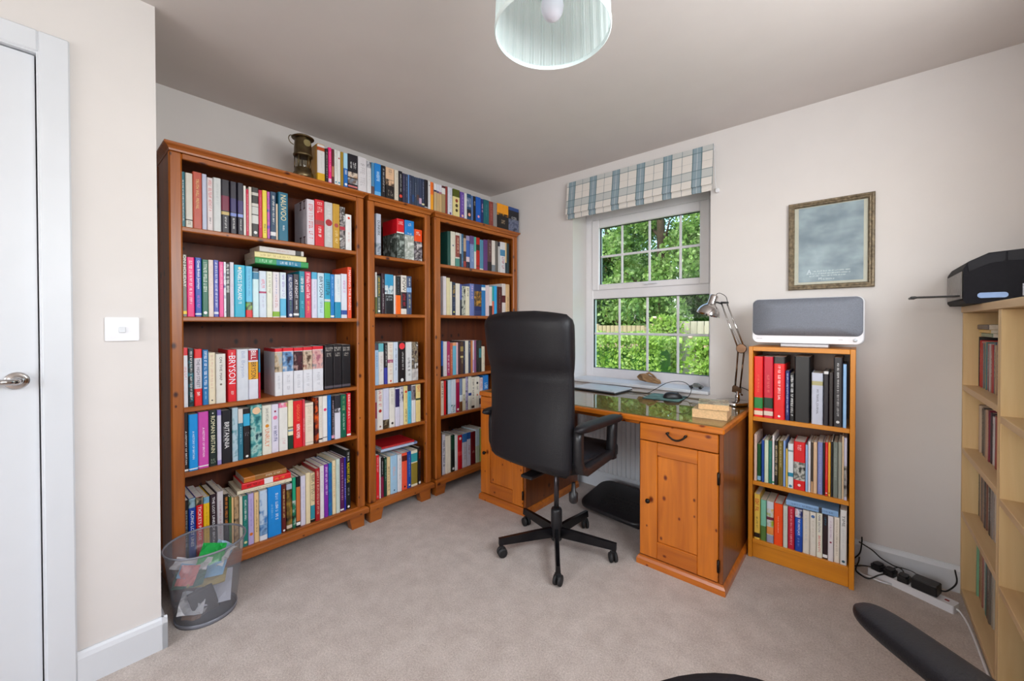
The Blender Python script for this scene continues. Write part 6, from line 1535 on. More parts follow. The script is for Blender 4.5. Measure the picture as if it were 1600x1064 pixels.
# driftwood on the window board
dwm = wood('weathered_driftwood', 'b08a60', '5a3c24', 'x', rough=0.8, knots=True, coat=0.0, contrast=1.6)
dwf = MB(); rg = random.Random(9)
path = [(-0.085, 0.00, 0.040, 0.012), (-0.06, 0.005, 0.038, 0.028), (-0.025, 0.0, 0.040, 0.034), (0.01, -0.004, 0.036, 0.026), (0.045, 0.0, 0.026, 0.022), (0.075, 0.004, 0.022, 0.018), (0.095, 0.0, 0.018, 0.008)]
rings = []
for x, y, z, r in path:
    rings.append([Vector((x + rg.uniform(-.006, .006), y + r * 1.0 * math.cos(a) * rg.uniform(.7, 1.25), max(0.0, z + r * math.sin(a) * rg.uniform(.7, 1.2)))) for a in [2 * math.pi * i / 11 for i in range(11)]])
dwf.loft(rings, sm=False)
dwf.tube([(-0.03, 0, 0.06), (0.0, 0.005, 0.075), (0.03, 0.004, 0.062), (0.06, 0, 0.045)], [0.006, 0.008, 0.007, 0.004], 7, sm=False)
tag(dwf.build('driftwood', dwm, None, (1.475, 0.075, 0.7972), math.radians(-12)), 'gnarled brown driftwood piece on the window board', 'driftwood')
# small black toy car on the window board
car = thing('toy_car', 'small black model car on the window board', 'toy car', (1.80, 0.055, 0.7972), math.radians(8))
cb = MB()
side = [(-0.042, 0.010), (-0.040, 0.018), (-0.026, 0.022), (-0.014, 0.034), (0.008, 0.036), (0.022, 0.028), (0.034, 0.022), (0.042, 0.014), (0.042, 0.009)]
Mc = Matrix(((1, 0, 0, 0), (0, 0, 1, 0), (0, 1, 0, 0), (0, 0, 0, 1)))
cb.prism(side, -0.016, 0.016, M=Mc); cb.prism([(-0.038, 0.009), (-0.034, 0.02), (0.038, 0.018), (0.042, 0.009)], -0.019, 0.019, M=Mc)
cbo = cb.build('car_body', mat('black_enamel', '141416', 0.2, noise=0.0), car)
for x in (-0.026, 0.027):
    for s in (-1, 1):
        MB().lathe([(0.002, -0.004), (0.0095, -0.004), (0.0095, 0.004), (0.002, 0.004)], n=12, cap=True, M=Matrix.Translation((x, s * 0.017, 0.0096)) @ Matrix.Rotation(math.radians(90), 4, 'X')).build('wheel', M_RUBBER, car)
# papers on the desk's far left end
tag(MB().prism(rrect(0.20, 0.14, 0.002), 0, 0.004).build('paper_pad', mat('pad_paper', 'cfcac6', 0.8, noise=0.05), None, (0.93, -0.15, GZ + 0.0003), 0.2), 'grey paper pad on the desk beside the laptop', 'notepad')
tag(MB().prism(rrect(0.09, 0.06, 0.004), 0, 0.02).build('small_box', mat('teal_card', '3c8c90', 0.6, noise=0.1), None, (0.70, -0.42, GZ + 0.0003), 0.3), 'small teal box at the left end of the desk', 'box')

# ------------------------------------------------------------------ speaker on the small bookcase
spk = thing('speaker', 'white wireless speaker with grey grille on the small bookcase', 'speaker', (2.392, -0.19, 1.0998))
Mf = Matrix(((1, 0, 0, 0), (0, 0, -1, 0), (0, 1, 0, 0), (0, 0, 0, 1)))
ol = rrect(0.458, 0.232, 0.030, 7)
bd = MB(); rs = []
lean = 0.08
for s_, dpt in ((0.93, -0.052), (0.985, -0.042), (1.0, -0.026), (1.0, 0.026), (0.99, 0.036), (0.975, 0.040)):
    rs.append([Vector((x * s_, -dpt + (z * s_ + 0.116) * lean, z * s_ + 0.134)) for x, z in ol])
bd.loft(rs, sm=False); bdo = bd.build('body', M_WHITE, spk)
gmat = mat('grey_mesh_grille', '767a84', 0.45, 0.4, noise=0.35, nscale=700, bump=0.4, bscale=900)
gr = MB(); rs = []
og = rrect(0.446, 0.188, 0.026, 7)
for s_, dpt in ((1.0, 0.0395), (1.0, 0.043), (0.985, 0.046), (0.5, 0.0475), (0.02, 0.0475)):
    rs.append([Vector((x * s_, -dpt + (z * s_ + 0.134) * lean, z * s_ + 0.1525)) for x, z in og])
gr.loft(rs, sm=True); gr.build('grille', gmat, spk)
MB().lathe([(0.001, 0.003), (0.007, 0.003), (0.008, 0.0), (0.008, -0.004)], n=18, cap=True, M=Matrix.Translation((0.195, -0.040, 0.040)) @ Matrix.Rotation(math.radians(90), 4, 'X')).build('button', ls, spk)
tx = MB(); r2 = random.Random(2)
for x0, n_ in ((-0.205, 8), (0.135, 5)):
    for i in range(n_):
        xx = x0 + i * 0.0032
        for a0, a1, b0, b1 in LETTERS[r2.choice('abcdefg')]:
            yy = -0.0415
            tx.add([(xx + a0 * 0.0028, yy, 0.040 + b0 * 0.0032), (xx + a1 * 0.0028, yy, 0.040 + b0 * 0.0032), (xx + a1 * 0.0028, yy, 0.040 + b1 * 0.0032), (xx + a0 * 0.0028, yy, 0.040 + b1 * 0.0032)], [(0, 1, 2, 3)])
tx.build('lettering', ink('707078'), spk)
MB().box(-0.10, 0.10, -0.045, 0.05, 0.0, 0.020, c=0.004).build('stand', mat('satin_steel', '9a9aa0', 0.35, 0.7, noise=0.05), spk)

# ------------------------------------------------------------------ framed print on the window wall
pf_ = thing('framed_print', 'framed misty landscape print with white verse on the window wall', 'picture', (2.480, -0.001, 1.6385))
M_FRAME = mat('carved_pewter_frame', '7c6e58', 0.5, 0.35, noise=0.45, nscale=70, bump=0.8, bscale=90)
fwid, fhei = 0.356, 0.471
def frame_bar(p0, p1, inward, name='frame_bar'):
    p0, p1 = Vector(p0), Vector(p1); d = (p1 - p0).normalized(); inw = Vector(inward)
    m = MB(); rings = []
    prof = [(0, 0.0), (0, -0.016), (0.004, -0.021), (0.010, -0.022), (0.016, -0.017), (0.021, -0.018), (0.025, -0.012), (0.027, -0.010), (0.027, 0.0)]
    for end, p in ((0, p0), (1, p1)):
        rings.append([p + inw * a + d * (a if end == 0 else -a) + Vector((0, y, 0)) for a, y in prof])
    m.loft(rings, sm=False)
    L = (p1 - p0).length; k = int(L / 0.045)
    for i in range(1, k):
        c_ = p0 + d * (L * i / k) + inw * 0.012 + Vector((0, -0.0215, 0))
        m.lathe([(0.0045, 0), (0.004, 0.0015), (0.0015, 0.003)], n=6, cap=True, M=Matrix.Translation(c_) @ Matrix.Rotation(math.radians(90), 4, 'X'))
    m.build(name, M_FRAME, pf_)
a_, b_ = fwid / 2, fhei / 2
frame_bar((-a_, 0, -b_), (a_, 0, -b_), (0, 0, 1)); frame_bar((-a_, 0, b_), (a_, 0, b_), (0, 0, -1))
frame_bar((-a_, 0, -b_), (-a_, 0, b_), (1, 0, 0)); frame_bar((a_, 0, -b_), (a_, 0, b_), (-1, 0, 0))
MB().box(-a_ + 0.024, a_ - 0.024, -0.004, -0.0005, -b_ + 0.024, b_ - 0.024).build('mount', mat('cream_mount', 'd8cab8', 0.8, noise=0.03), pf_)
def mistprint():
    m = bpy.data.materials.new('misty_landscape_print'); m.use_nodes = True
    nt = m.node_tree; N = nt.nodes; L = nt.links; b = N['Principled BSDF']; b.inputs['Roughness'].default_value = 0.6
    tc = N.new('ShaderNodeTexCoord'); mp2 = N.new('ShaderNodeMapping'); mp2.inputs['Scale'].default_value = (5, 1, 8)
    L.new(tc.outputs['Object'], mp2.inputs[0])
    n_ = N.new('ShaderNodeTexNoise'); n_.inputs['Scale'].default_value = 1.4; n_.inputs['Detail'].default_value = 5
    L.new(mp2.outputs[0], n_.inputs['Vector'])
    r = N.new('ShaderNodeValToRGB'); el = r.color_ramp.elements
    el[0].position = 0.3; el[0].color = lin('74808e'); el[1].position = 0.7; el[1].color = lin('b8c0c8')
    e = el.new(0.5); e.color = lin('98a2ac')
    L.new(n_.outputs['Fac'], r.inputs['Fac']); L.new(r.outputs['Color'], b.inputs['Base Color'])
    return m
pr = MB().box(-0.133, 0.135, -0.0052, -0.0042, -0.196, 0.205).build('print', mistprint(), pf_)
make_texts({'A', 'M'})
vt = MB(); r2 = random.Random(4)
def big(ch, x, z, s):
    vs, fs = TEXTS[ch]; vt.add([(x + u * s * .9, -0.0056, z + v * s) for u, v in vs], fs)
def script(x0, x1, z, hgt):
    x = x0; cnt = 0; wl = r2.randint(3, 6)
    while x < x1:
        lw = hgt * r2.uniform(.45, .75)
        for p0, p1, q0, q1 in LETTERS[r2.choice('abcdefg')]:
            sk = 0.25 * hgt
            vt.add([(x + p0 * lw + q0 * sk, -0.0056, z + q0 * hgt), (x + p1 * lw + q0 * sk, -0.0056, z + q0 * hgt), (x + p1 * lw + q1 * sk, -0.0056, z + q1 * hgt), (x + p0 * lw + q1 * sk, -0.0056, z + q1 * hgt)], [(0, 1, 2, 3)])
        x += lw * 1.1; cnt += 1
        if cnt >= wl: x += hgt * .5; cnt = 0; wl = r2.randint(2, 7)
big('A', -0.095, -0.150, 0.020); script(-0.070, 0.088, -0.143, 0.006); script(-0.098, 0.082, -0.156, 0.006); script(-0.086, 0.062, -0.168, 0.006)
big('M', -0.045, -0.187, 0.013); script(-0.030, 0.020, -0.186, 0.006)
vt.build('verse', ink('f2f2f4'), pr)
MB().box(-a_ + 0.0245, a_ - 0.0245, -0.0085, -0.007, -b_ + 0.0245, b_ - 0.0245).build('pane', glassmat('picture_glass', 'f4f8f8', rough=0.4), pf_)

# ------------------------------------------------------------------ printer on the pale shelving
pn = thing('printer', 'black inkjet printer on top of the pale shelving', 'printer', (3.05, -0.215, 1.2943))
M_PRN = mat('printer_black', '0d0b11', 0.6, noise=0.15, nscale=80, bump=0.1, bscale=400, spec=0.12)
M_PRC = mat('printer_cover_black', '100e14', 0.5, noise=0.1, spec=0.15)
prof = [(-0.148, 0.012), (-0.140, 0.0), (0.15, 0.0), (0.15, 0.195), (0.05, 0.197), (-0.085, 0.188), (-0.135, 0.160), (-0.148, 0.135)]
pb = MB().prism(prof, -0.19, 0.185, M=Matrix(((1, 0, 0, 0), (0, 0, 1, 0), (0, 1, 0, 0), (0, 0, 0, 1))))
pbo = pb.build('body', M_PRN, pn)
MB().box(-0.1515, -0.1482, -0.17, 0.165, 0.02, 0.125, c=0.001).build('front_panel', mat('grey_trim', '8c8884', 0.4, noise=0.25, nscale=40), pn)
MB().prism([(-0.08, 0.150), (-0.135, 0.122), (-0.138, 0.156), (-0.086, 0.184), (-0.045, 0.186), (-0.045, 0.160), (-0.052, 0.152)], -0.1925, -0.1903, M=Matrix(((1, 0, 0, 0), (0, 0, 1, 0), (0, 1, 0, 0), (0, 0, 0, 1)))).build('card_cover', M_PRC, pn)
MB().prism([(-0.04, 0.155), (0.148, 0.150), (0.148, 0.192), (0.05, 0.194), (-0.04, 0.189)], -0.1922, -0.1903, M=Matrix(((1, 0, 0, 0), (0, 0, 1, 0), (0, 1, 0, 0), (0, 0, 0, 1)))).build('scanner_lid', M_PRC, pn)
M_XZ = Matrix(((1, 0, 0, -0.075), (0, 0, 1, 0), (0, 1, 0, 0.030), (0, 0, 0, 1)))
MB().prism(rrect(0.075, 0.020, 0.0095), -0.1918, -0.1903, M=M_XZ).build('side_recess', mat('blue_grey_plastic', '6884b0', 0.3, noise=0.05), pn)
MB().box(-0.005, 0.14, -0.1918, -0.1903, 0.025, 0.068).build('rating_label', picmat('a8a8b0|606068|c0c0c8'), pn)
tr = MB().box(-0.285, -0.149, -0.15, -0.06, 0.030, 0.035, c=0.002)
tr.box(-0.290, -0.270, -0.15, -0.06, 0.026, 0.036, c=0.003)
tr.build('paper_tray', M_BLACK, pn)
for k, (dx, dy, c_, w_) in enumerate(((0.02, -0.02, 'c8e0d8', 0.20), (0.045, -0.025, 'd0d4e4', 0.19))):
    nm = ('pale green', 'white')[k]
    tag(MB().box(-w_ / 2, w_ / 2, -0.06, 0.06, 0, 0.0035).build('paper_sheaf', mat('paper_' + c_, c_, 0.8, noise=0.03), None, (3.075 + dx, -0.505 + dy, 1.2943 + k * 0.0037), 0.04 + 0.1 * k),
        f'{nm} papers lying on the pale shelving beside the printer', 'papers')
# horizontal books in the pale shelving's top compartment
for k, (c_, z, w_, h_) in enumerate((('8ca088', 1.1625, 0.12, 0.016), ('dcb868', 1.179, 0.13, 0.014), ('706460', 1.1935, 0.125, 0.020))):
    nm = ('green', 'yellow', 'grey')[k]
    flat_book(f'{nm} book lying {("lowest", "second", "uppermost")[k]} on uprights in top shelf of pale shelving', 'books lying in the pale shelving', 0, 0, 0.19, 0, h_, w_, c_, [], name='book')
    o = bpy.context.scene.collection.objects[-1]
    while o.parent: o = o.parent
    X, Y, Z = Vector((0, 0, 1)), Vector((1, 0, 0)), Vector((0, 1, 0)); O = Vector((2.998 - k * .004, -0.26 + 0.01 * k, z))
    o.matrix_world = Matrix(((X.x, Y.x, Z.x, O.x), (X.y, Y.y, Z.y, O.y), (X.z, Y.z, Z.z, O.z), (0, 0, 0, 1)))

# ------------------------------------------------------------------ miner's lamp on the left bookcase
mn = thing('miners_lamp', 'aged brass miner\'s lamp on top of the left-hand bookcase', 'lantern', (0.318, -1.79, 2.0102))
MB().lathe([(0.048, 0.0), (0.050, 0.004), (0.050, 0.022), (0.046, 0.027), (0.043, 0.030), (0.043, 0.048), (0.040, 0.052), (0.01, 0.053)], n=28, cap=True).build('oil_vessel', M_BRASS, mn)
MB().lathe([(0.033, 0.053), (0.034, 0.055), (0.034, 0.114), (0.033, 0.116)], n=24).build('glass_chimney', glassmat('lamp_glass', 'e8e4d4'), mn)
for k in range(5):
    a = math.radians(72 * k + 20)
    MB().tube([(0.041 * math.cos(a), 0.041 * math.sin(a), 0.050), (0.041 * math.cos(a), 0.041 * math.sin(a), 0.122)], 0.003, 7).build('guard_post', M_BRASS, mn)
MB().lathe([(0.030, 0.114), (0.047, 0.116), (0.048, 0.124), (0.045, 0.128), (0.043, 0.165), (0.040, 0.205), (0.038, 0.218), (0.02, 0.222)], n=28, cap=True).build('bonnet', M_BRASS, mn)
MB().lathe([(0.020, 0.216), (0.055, 0.212), (0.056, 0.216), (0.040, 0.226), (0.020, 0.232), (0.001, 0.233)], n=28, cap=True).build('crown', M_BRASS, mn)
MB().prism(rrect(0.036, 0.036, 0.017), 0.0435, 0.0455, M=Matrix(((0, 0, 1, 0), (1, 0, 0, 0.004), (0, 1, 0, 0.18), (0, 0, 0, 1)))).build('maker_plate', mat('bright_brass', 'a09468', 0.35, 0.9, noise=0.2), mn)
MB().tube(curve_pts([(0.0, -0.046, 0.214), (0.0, -0.064, 0.212), (0.0, -0.072, 0.195), (0.0, -0.064, 0.176), (0.0, -0.047, 0.168)], 6), 0.0025, 7).build('hook', M_BRASS, mn)

# ------------------------------------------------------------------ waste bin with its paper
BNX, BNY = 0.513, -2.272
def binmat():
    m = bpy.data.materials.new('smoked_clear_plastic'); m.use_nodes = True
    b = m.node_tree.nodes['Principled BSDF']; b.inputs['Base Color'].default_value = lin('9a9ca4'); b.inputs['Roughness'].default_value = 0.12
    b.inputs['Alpha'].default_value = 0.22
    return m
bn = thing('waste_bin', 'clear grey plastic waste bin beside the left-hand bookcase', 'bin', (BNX, BNY, 0))
MB().lathe([(0.001, 0.001), (0.100, 0.001), (0.106, 0.004), (0.108, 0.03), (0.124, 0.17), (0.139, 0.303), (0.1375, 0.303), (0.1225, 0.17), (0.1065, 0.03), (0.103, 0.006), (0.001, 0.005)], n=48).build('bucket', binmat(), bn)
def rimmat():
    m = bpy.data.materials.new('smoked_plastic_rim'); m.use_nodes = True
    b = m.node_tree.nodes['Principled BSDF']; b.inputs['Base Color'].default_value = lin('8c8e98'); b.inputs['Roughness'].default_value = 0.15
    b.inputs['Alpha'].default_value = 0.75
    return m
MB().lathe([(0.1375, 0.300), (0.142, 0.299), (0.144, 0.303), (0.142, 0.307), (0.1375, 0.306), (0.1375, 0.300)], n=48).build('rim', rimmat(), bn)
MB().lathe([(0.1035, 0.0), (0.107, 0.0), (0.1085, 0.016), (0.105, 0.017), (0.1035, 0.0)], n=48).build('foot_ring', rimmat(), bn)
def scrap(name, label, w_, h_, col, loc, rot, fold=0.2, crumple=0.006, seed=0, th=0.0015, cat='waste paper'):
    r = random.Random(seed); nx, ny = 6, 6; rows = []
    top = []; m = MB()
    for j in range(ny + 1):
        for i in range(nx + 1):
            u, v = i / nx - .5, j / ny - .5
            top.append(Vector((u * w_, v * h_, abs(u) * fold * w_ + r.uniform(-1, 1) * crumple)))
    n_ = len(top); m.v.extend(tuple(p) for p in top); m.v.extend(tuple(p - Vector((0, 0, th))) for p in top)
    K_ = nx + 1
    for j in range(ny):
        for i in range(nx):
            a = j * K_ + i; f = (a, a + 1, a + K_ + 1, a + K_)
            m.face(f); m.face([x + n_ for x in f[::-1]])
    ed = [i for i in range(nx + 1)] + [j * K_ + nx for j in range(1, ny + 1)] + [ny * K_ + i for i in range(nx - 1, -1, -1)] + [j * K_ for j in range(ny - 1, 0, -1)]
    for k in range(len(ed)):
        a, b2 = ed[k], ed[(k + 1) % len(ed)]
        m.face((a, a + n_, b2 + n_, b2))
    m.v = [(x * 1.06, y * 1.06, z) for x, y, z in m.v]
    o = m.build(name, mat('paper_' + col, col, 0.8, noise=0.08, nscale=20) if '|' not in col else picmat(col))
    o.location = (BNX + loc[0], BNY + loc[1], loc[2]); o.rotation_euler = tuple(math.radians(x) for x in rot)
    tag(o, label, cat, 'rubbish in the waste bin')
d2r = 1
scrap('paper_scrap', 'bright green torn paper sticking up in the waste bin', .085, .10, '18a848', (0.0, 0.02, .225), (65, 10, 60), .3, .008, 1)
scrap('paper_scrap', 'white letter with printed lines leaning in the waste bin', .10, .115, 'c4c6d4', (0.048, .024, .115), (62, 6, 78), .12, .004, 2)
scrap('card_scrap', 'light blue card folded across the waste bin', .15, .055, '84b4d8', (.02, -.015, .185), (35, 6, 62), .35, .002, 3)
scrap('envelope', 'ochre envelope lying in the waste bin', .12, .055, 'a89458', (.048, -.005, .162), (38, 5, 68), .25, .003, 4)
scrap('paper_scrap', 'white crumpled paper at the top of waste bin', .09, .09, 'dcdcdc', (.0, .058, .195), (25, -20, 30), .5, .014, 5)
scrap('paper_scrap', 'pale blue paper against the far side of waste bin', .07, .08, 'a8c8e0', (-.03, .065, .215), (70, 20, 40), .2, .006, 6)
scrap('paper_scrap', 'white paper strip along the left of waste bin', .13, .05, 'd8d4d8', (-.02, -.045, .215), (20, 5, 50), .1, .006, 7)
scrap('paper_scrap', 'pink and red paper at the left of waste bin', .06, .07, 'd8807c', (.025, -.066, .195), (50, 10, 60), .2, .005, 8)
scrap('paper_scrap', 'dark green paper under the white strip in waste bin', .10, .06, '3c6454', (.03, -.06, .178), (40, 0, 60), .2, .006, 9)
scrap('paper_scrap', 'grey paper at the bottom of waste bin', .12, .11, 'a8a4a4', (0, -.02, .05), (8, 5, 30), .3, .012, 10)
scrap('paper_scrap', 'brown paper at the bottom of waste bin', .06, .06, '8c6444', (.04, -.05, .045), (30, 5, 60), .3, .008, 12)
scrap('paper_scrap', 'crumpled white tissue low in the waste bin', .08, .08, 'd0d0d4', (.045, -.055, .085), (50, 10, 70), .5, .016, 13)
cbx = MB().box(-.042, .042, -.010, .010, -.055, .055, c=.002)
co = cbx.build('carton', mat('dark_carton', '3c3634', .5, noise=.2), None, (BNX + .062, BNY - .022, .087)); co.rotation_euler = (math.radians(8), math.radians(-14), math.radians(78))
tag(co, 'small dark carton standing in the waste bin', 'carton', 'rubbish in the waste bin')

# ------------------------------------------------------------------ power strip, plugs and cables on the carpet
P0, P1 = Vector((2.648, -0.078, 0)), Vector((2.918, -0.205, 0))
ang = math.atan2(P1.y - P0.y, P1.x - P0.x); LEN = (P1 - P0).length; mid = (P0 + P1) / 2
Ms = Matrix.Translation(mid) @ Matrix.Rotation(ang, 4, 'Z')
st = thing('power_strip', 'white extension socket strip on the carpet by the wall', 'power strip', (mid.x, mid.y, 0), ang)
MB().prism(rrect(LEN, 0.056, 0.006), 0.0003, 0.034).build('housing', M_WHITE, st)
MB().box(LEN / 2 - 0.036, LEN / 2 - 0.022, -0.005, 0.005, 0.034, 0.037, c=0.001).build('rocker_switch', mat('red_neon_switch', '8c2024', 0.3, noise=0.0), st)
Ms = Matrix.Translation(mid) @ Matrix.Rotation(ang, 4, 'Z')
W_ = lambda x, y, z: tuple(Ms @ Vector((x, y, z)))
cbl = MB().tube(curve_pts([tuple(Ms.inverted() @ Vector(p_)) for p_ in ((2.916, -.204, .016), (2.926, -.212, .012), (2.936, -.245, .006), (2.942, -.32, .0045), (2.944, -.45, .0045), (2.945, -.62, .0045))], 6), .004, 8)
cbl.build('flex', M_WHITE, st)
names = ('second', 'third', 'fourth')
for k, (x, lab) in enumerate(((-.118, 'black plug at the bookcase end of the socket strip'), (-.072, 'second black plug from the bookcase on socket strip'), (-.022, 'black plug next to the large power adapter'))):
    t = thing('plug', lab, 'plug', W_(x, 0.0, 0.0343), ang + 0.15 * (k - 1), 'plugs in the socket strip')
    MB().prism(rrect(0.040, 0.050, 0.008), 0.0, 0.022).prism(rrect(0.030, 0.040, 0.008), 0.022, 0.030).build('body', M_BLACK, t)
    ends = [[(0, -.024, .012), (-.03, -.05, .008), (-.09, -.06, -.026), (-.11, -.02, -.020), (-.085, .005, .03), (-.08, .012, .09), (-.080, .012, .108), (-.078, .010, .114)],
            [(0, -.024, .012), (-.02, -.055, 0), (-.05, -.075, -.028), (-.09, -.07, -.028), (-.115, -.045, -.026), (-.12, -.01, .0), (-.122, .0, .02)],
            [(0, .024, .012), (-.02, .045, .03), (-.05, .04, .035), (-.09, .035, .05), (-.12, .020, .08), (-.165, .002, .105)]][k]
    MB().tube(curve_pts(ends, 6), .003, 7).build('cord', M_RUBBER, t)
t = thing('power_adapter', 'large black power adapter plugged into the socket strip', 'power adapter', W_(.052, 0.004, 0.0343), ang + 0.1)
MB().box(-.042, .042, -.032, .032, 0, .046, c=.004).build('body', M_BLACK, t)
MB().tube(curve_pts([(.042, .01, .02), (.06, .025, .025), (.075, .08, .05), (.06, .125, .085)], 6), .003, 7).build('cord', M_RUBBER, t)
MB().tube(curve_pts([(-.03, .033, .02), (-.05, .05, .035), (-.10, .06, .03), (-.13, .05, .015)], 6), .002, 7).build('signal_wire', M_RUBBER, t)
tag(MB().tube(curve_pts([(2.60, -.10, .004), (2.62, -.13, .006), (2.65, -.15, .012), (2.69, -.158, .010), (2.72, -.145, .006)], 6), .004, 8).build('white_cable', M_WHITE, None), 'short white cable on the carpet beside the small bookcase', 'cable')

# ------------------------------------------------------------------ garden seen through the window
def leafmat(name, a, b, c):
    m = bpy.data.materials.new(name); m.use_nodes = True
    nt = m.node_tree; N = nt.nodes; L = nt.links
    N.clear(); o = N.new('ShaderNodeOutputMaterial')
    tc = N.new('ShaderNodeTexCoord'); n_ = N.new('ShaderNodeTexNoise'); n_.inputs['Scale'].default_value = 2.6; n_.inputs['Detail'].default_value = 6
    n_.inputs['Roughness'].default_value = 0.8
    L.new(tc.outputs['Object'], n_.inputs['Vector'])
    r = N.new('ShaderNodeValToRGB'); el = r.color_ramp.elements
    el[0].position = 0.34; el[0].color = lin(a); el[1].position = 0.66; el[1].color = lin(c); e = el.new(0.5); e.color = lin(b)
    L.new(n_.outputs['Fac'], r.inputs['Fac'])
    d = N.new('ShaderNodeBsdfDiffuse'); t = N.new('ShaderNodeBsdfTranslucent'); mx = N.new('ShaderNodeMixShader'); mx.inputs[0].default_value = 0.35
    L.new(r.outputs[0], d.inputs[0]); L.new(r.outputs[0], t.inputs[0]); L.new(d.outputs[0], mx.inputs[1]); L.new(t.outputs[0], mx.inputs[2])
    L.new(mx.outputs[0], o.inputs[0])
    return m
def leaves(mb, n_, place, size, rg):
    for _ in range(n_):
        p = place(); s = size * rg.uniform(.6, 1.3)
        a, b_, c_ = rg.uniform(0, 6.28), rg.uniform(-1, 1), rg.uniform(0, 6.28)
        u = Vector((math.cos(a) * math.sqrt(1 - b_ * b_), math.sin(a) * math.sqrt(1 - b_ * b_), b_))
        w_ = u.cross(Vector((math.cos(c_), math.sin(c_), .3))).normalized()
        o = len(mb.v)
        mb.v.extend((tuple(p), tuple(p + u * s * .5 + w_ * s * .32), tuple(p + u * s), tuple(p + u * s * .5 - w_ * s * .32)))
        mb.face((o, o + 1, o + 2, o + 3))
def quick(mb, name, m, parent, loc=(0, 0, 0)):
    me = bpy.data.meshes.new(name); me.from_pydata(mb.v, [], mb.f); me.materials.append(m); me.update()
    return link(name, me, parent, loc)
GZ0 = -0.25
lawn = MB().box(-30, 20, 0.32, 45, GZ0 - 0.3, GZ0)
tag(lawn.build('lawn', mat('lawn_grass', '7a9c48', 0.9, noise=0.35, nscale=3)), 'green lawn outside the window', 'lawn')['kind'] = 'stuff'
LM = leafmat('tree_leaves', '4c6c30', '84a458', 'ccd8a4')
LD = leafmat('dark_tree_leaves', '2c4a22', '5a7c40', '9cb878')
LH = leafmat('hedge_leaves', '6a8c38', '9cb858', 'd0dc9c')
BARK = mat('bark', '4a3a2c', 0.9, noise=0.3, nscale=8)
rg = random.Random(21)
def tree(label, x, y, hgt, rad, nleaf, m, seed, low=0.2):
    r = random.Random(seed)
    t = thing('garden_tree', label, 'tree', (x, y, GZ0), 0, 'trees beyond the garden fence')
    tk = MB().tube([(0, 0, 0.01), (0.05, 0, hgt * .3), (-0.05, 0.05, hgt * .6), (0, 0, hgt * .9)], [hgt * .03, hgt * .024, hgt * .016, hgt * .004], 8)
    for k in range(10):
        a = r.uniform(0, 6.28); z = hgt * r.uniform(.2, .75)
        tk.tube([(0, 0, z), (math.cos(a) * rad * .4, math.sin(a) * rad * .4, z + rad * .25), (math.cos(a) * rad * .75, math.sin(a) * rad * .75, z + rad * .5)], [hgt * .01, hgt * .006, hgt * .002], 5)
    tk.build('trunk', BARK, t)
    cl = []
    for k in range(46):
        a = r.uniform(0, 6.28); u = r.random(); z = hgt * (low + (1 - low) * u)
        q_ = rad * math.sqrt(r.random()) * (0.35 + 0.75 * math.sin(min(1, u * 1.15) * math.pi) ** .6)
        cl.append((Vector((math.cos(a) * q_, math.sin(a) * q_, z)), rad * r.uniform(.22, .42)))
    def place():
        c_, s = r.choice(cl)
        v = Vector((r.gauss(0, 1), r.gauss(0, 1), r.gauss(0, 1))).normalized()
        p_ = c_ + v * s * (r.random() ** .4) * Vector((1, 1, .7)).length / 1.57
        p_.z = max(p_.z, .22); return p_
    mb = MB(); leaves(mb, int(nleaf * 2.2), place, 0.15, r)
    f = quick(mb, 'foliage', m, t); f['kind'] = 'stuff'
    return t
PALE_L = leafmat('pale_tree_leaves', '4c7c3c', '7cac58', 'b0d488')
tree('bright green leafy tree just beyond the fence, leftmost', -7.7, 10.9, 7.8, 1.75, 9000, LM, 1, .08)
tree('tall mid green tree just beyond the fence, in the window centre', -2.5, 10.9, 8.2, 1.75, 11000, LM, 3, .06)
tree('pale green tree just beyond the fence, rightmost', 2.2, 10.9, 7.8, 1.75, 9000, PALE_L, 5, .08)
tree('low bushy dark tree between the rows, right of the window centre', -1.2, 13.5, 5.2, 1.5, 9000, LD, 9, .02)
tree('low bushy dark tree between the rows, left of the window centre', -5.4, 13.5, 5.0, 1.5, 9000, LD, 10, .02)
tree('dark tree in the second row, leftmost', -10.9, 16.0, 9.6, 1.8, 8000, LD, 2, .06)
tree('dark tree in the second row, left of the window centre', -6.2, 16.0, 9.8, 1.8, 10000, LD, 6, .05)
tree('dark tree in the second row, right of the window centre', -1.5, 16.0, 9.6, 1.8, 10000, LD, 4, .05)
tree('broad dark tree at the very back, on the left', -10.4, 22.2, 12.5, 2.9, 11000, LD, 7, .04)
tree('broad dark tree at the very back, on the right', -3.0, 22.2, 12.5, 2.9, 11000, LD, 8, .04)
# low hedge in front of the fence
hg = thing('hedge', 'clipped bright green hedge below the window view', 'hedge', (-1.9, 4.6, GZ0))
hm_ = MB(); r = random.Random(31)
def hp():
    x = r.uniform(-3.2, 1.9); dep = r.random()
    top = 1.16 + 0.05 * math.sin(x * 2.1) + 0.03 * math.sin(x * 5 + 1)
    if r.random() < .5: return Vector((x, -0.45 + 0.25 * r.random() ** 2, r.uniform(.05, top)))
    return Vector((x, r.uniform(-.45, .55), top - 0.18 * r.random() ** 2))
leaves(hm_, 17000, lambda: hp() + Vector((0, 0, .07)), 0.072, r); fo = quick(hm_, 'foliage', LH, hg); fo['kind'] = 'stuff'
hc = MB().box(-3.1, 1.8, -0.30, 0.45, 0.0, 0.98, c=0.08); hc.build('inner_growth', mat('hedge_inner', '3a6a18', 0.9, noise=0.3, nscale=9), hg)
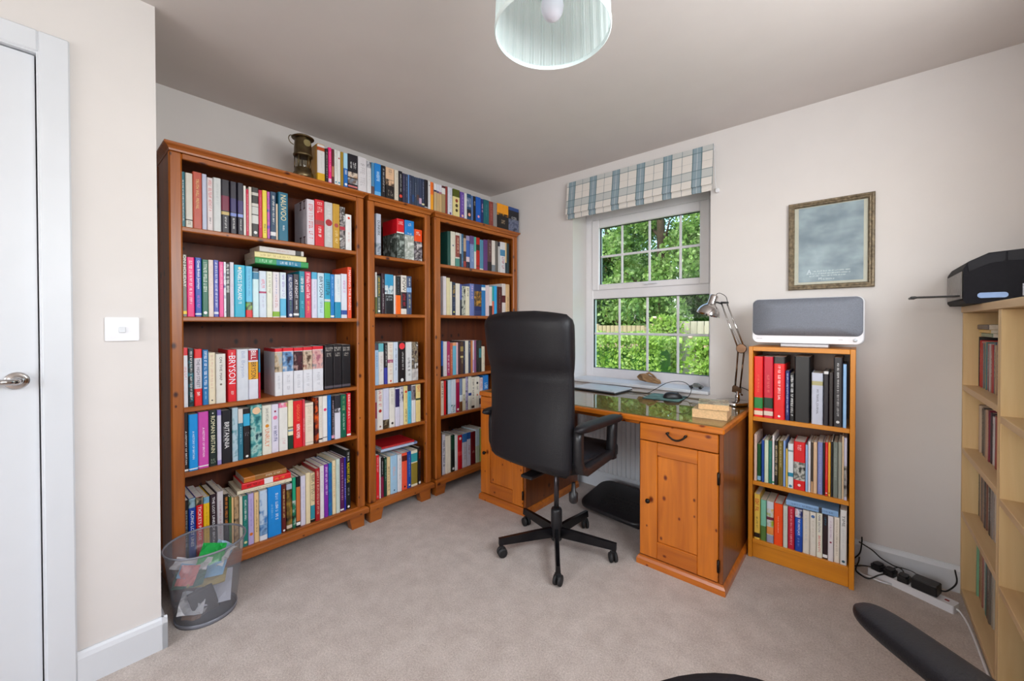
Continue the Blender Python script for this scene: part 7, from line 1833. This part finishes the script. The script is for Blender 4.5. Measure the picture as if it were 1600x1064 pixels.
# rose bush at the right
def rose(label, x, y, hgt, seed, sp):
    r = random.Random(seed)
    t = thing('rose_bush', label, 'rose bush', (x, y, GZ0), 0, 'rose bushes by the fence')
    stm = MB()
    for k in range(7):
        a = r.uniform(0, 6.28); stm.tube([(0, 0, 0.02), (math.cos(a) * sp * .4, math.sin(a) * sp * .3, hgt * .5), (math.cos(a) * sp * .8, math.sin(a) * sp * .5, hgt * r.uniform(.7, 1))], [.012, .008, .004], 5)
    stm.build('stems', BARK, t)
    mb = MB()
    leaves(mb, 2600, lambda: Vector((r.gauss(0, sp * .5), r.gauss(0, sp * .3), hgt * (0.25 + 0.75 * r.random() ** .8))), .085, r)
    f = quick(mb, 'foliage', LH, t); f['kind'] = 'stuff'
    for k in range(7):
        b_ = MB().lathe([(.001, .0), (.035, .012), (.045, .04), (.03, .06), (.015, .05), (.001, .045)], n=10)
        b_.build('bloom', mat('pink_petals', 'f0c0b4', .6, noise=.15, nscale=40), t, (r.gauss(0, sp * .5), -sp * .35 + r.uniform(-.05, .1), hgt * r.uniform(.55, 1.0)))
rose('pink rose bush in front of the pale fence', 0.78, 4.5, 1.25, 41, .42)
rose('climbing pink rose between the hedge and pale fence', -0.45, 5.65, 1.6, 42, .3)
# fences
FW = wood('weathered_fence', 'a89478', '7c6850', 'z', rough=.9, knots=False, coat=0.0)
FP = wood('pale_fence', 'b8ac9c', '94887a', 'z', rough=.9, knots=False, coat=0.0)
def fence(label, p0, p1, hgt, m, bw=.14):
    d = Vector((p1[0] - p0[0], p1[1] - p0[1], 0)); L = d.length; a = math.atan2(d.y, d.x)
    t = thing('garden_fence', label, 'fence', (p0[0], p0[1], GZ0), a)
    me = MB().box(0, bw - .012, -.011, .011, .04, hgt, c=.003).mesh('plank', m)
    n_ = int(L / bw)
    for i in range(n_):
        link('plank', me, t, (i * bw, 0.004 * (i % 2), 0))
    rm = MB().box(0, L, .018, .055, hgt * .2, hgt * .2 + .07).box(0, L, .018, .055, hgt * .8, hgt * .8 + .07)
    rm.build('rail', m, t)
    pm_ = MB().box(-.045, .045, .056, .14, 0, hgt + .05).mesh('post', m)
    for i in range(int(L / 1.8) + 1): link('post', pm_, t, (i * 1.8 + .1, 0, 0))
fence('tan plank fence running behind the hedge', (-9.0, 8.9), (0.3, 7.9), 1.42, FW)
fence('pale plank fence behind the rose bushes', (-0.75, 6.1), (3.4, 5.6), 1.52, FP)
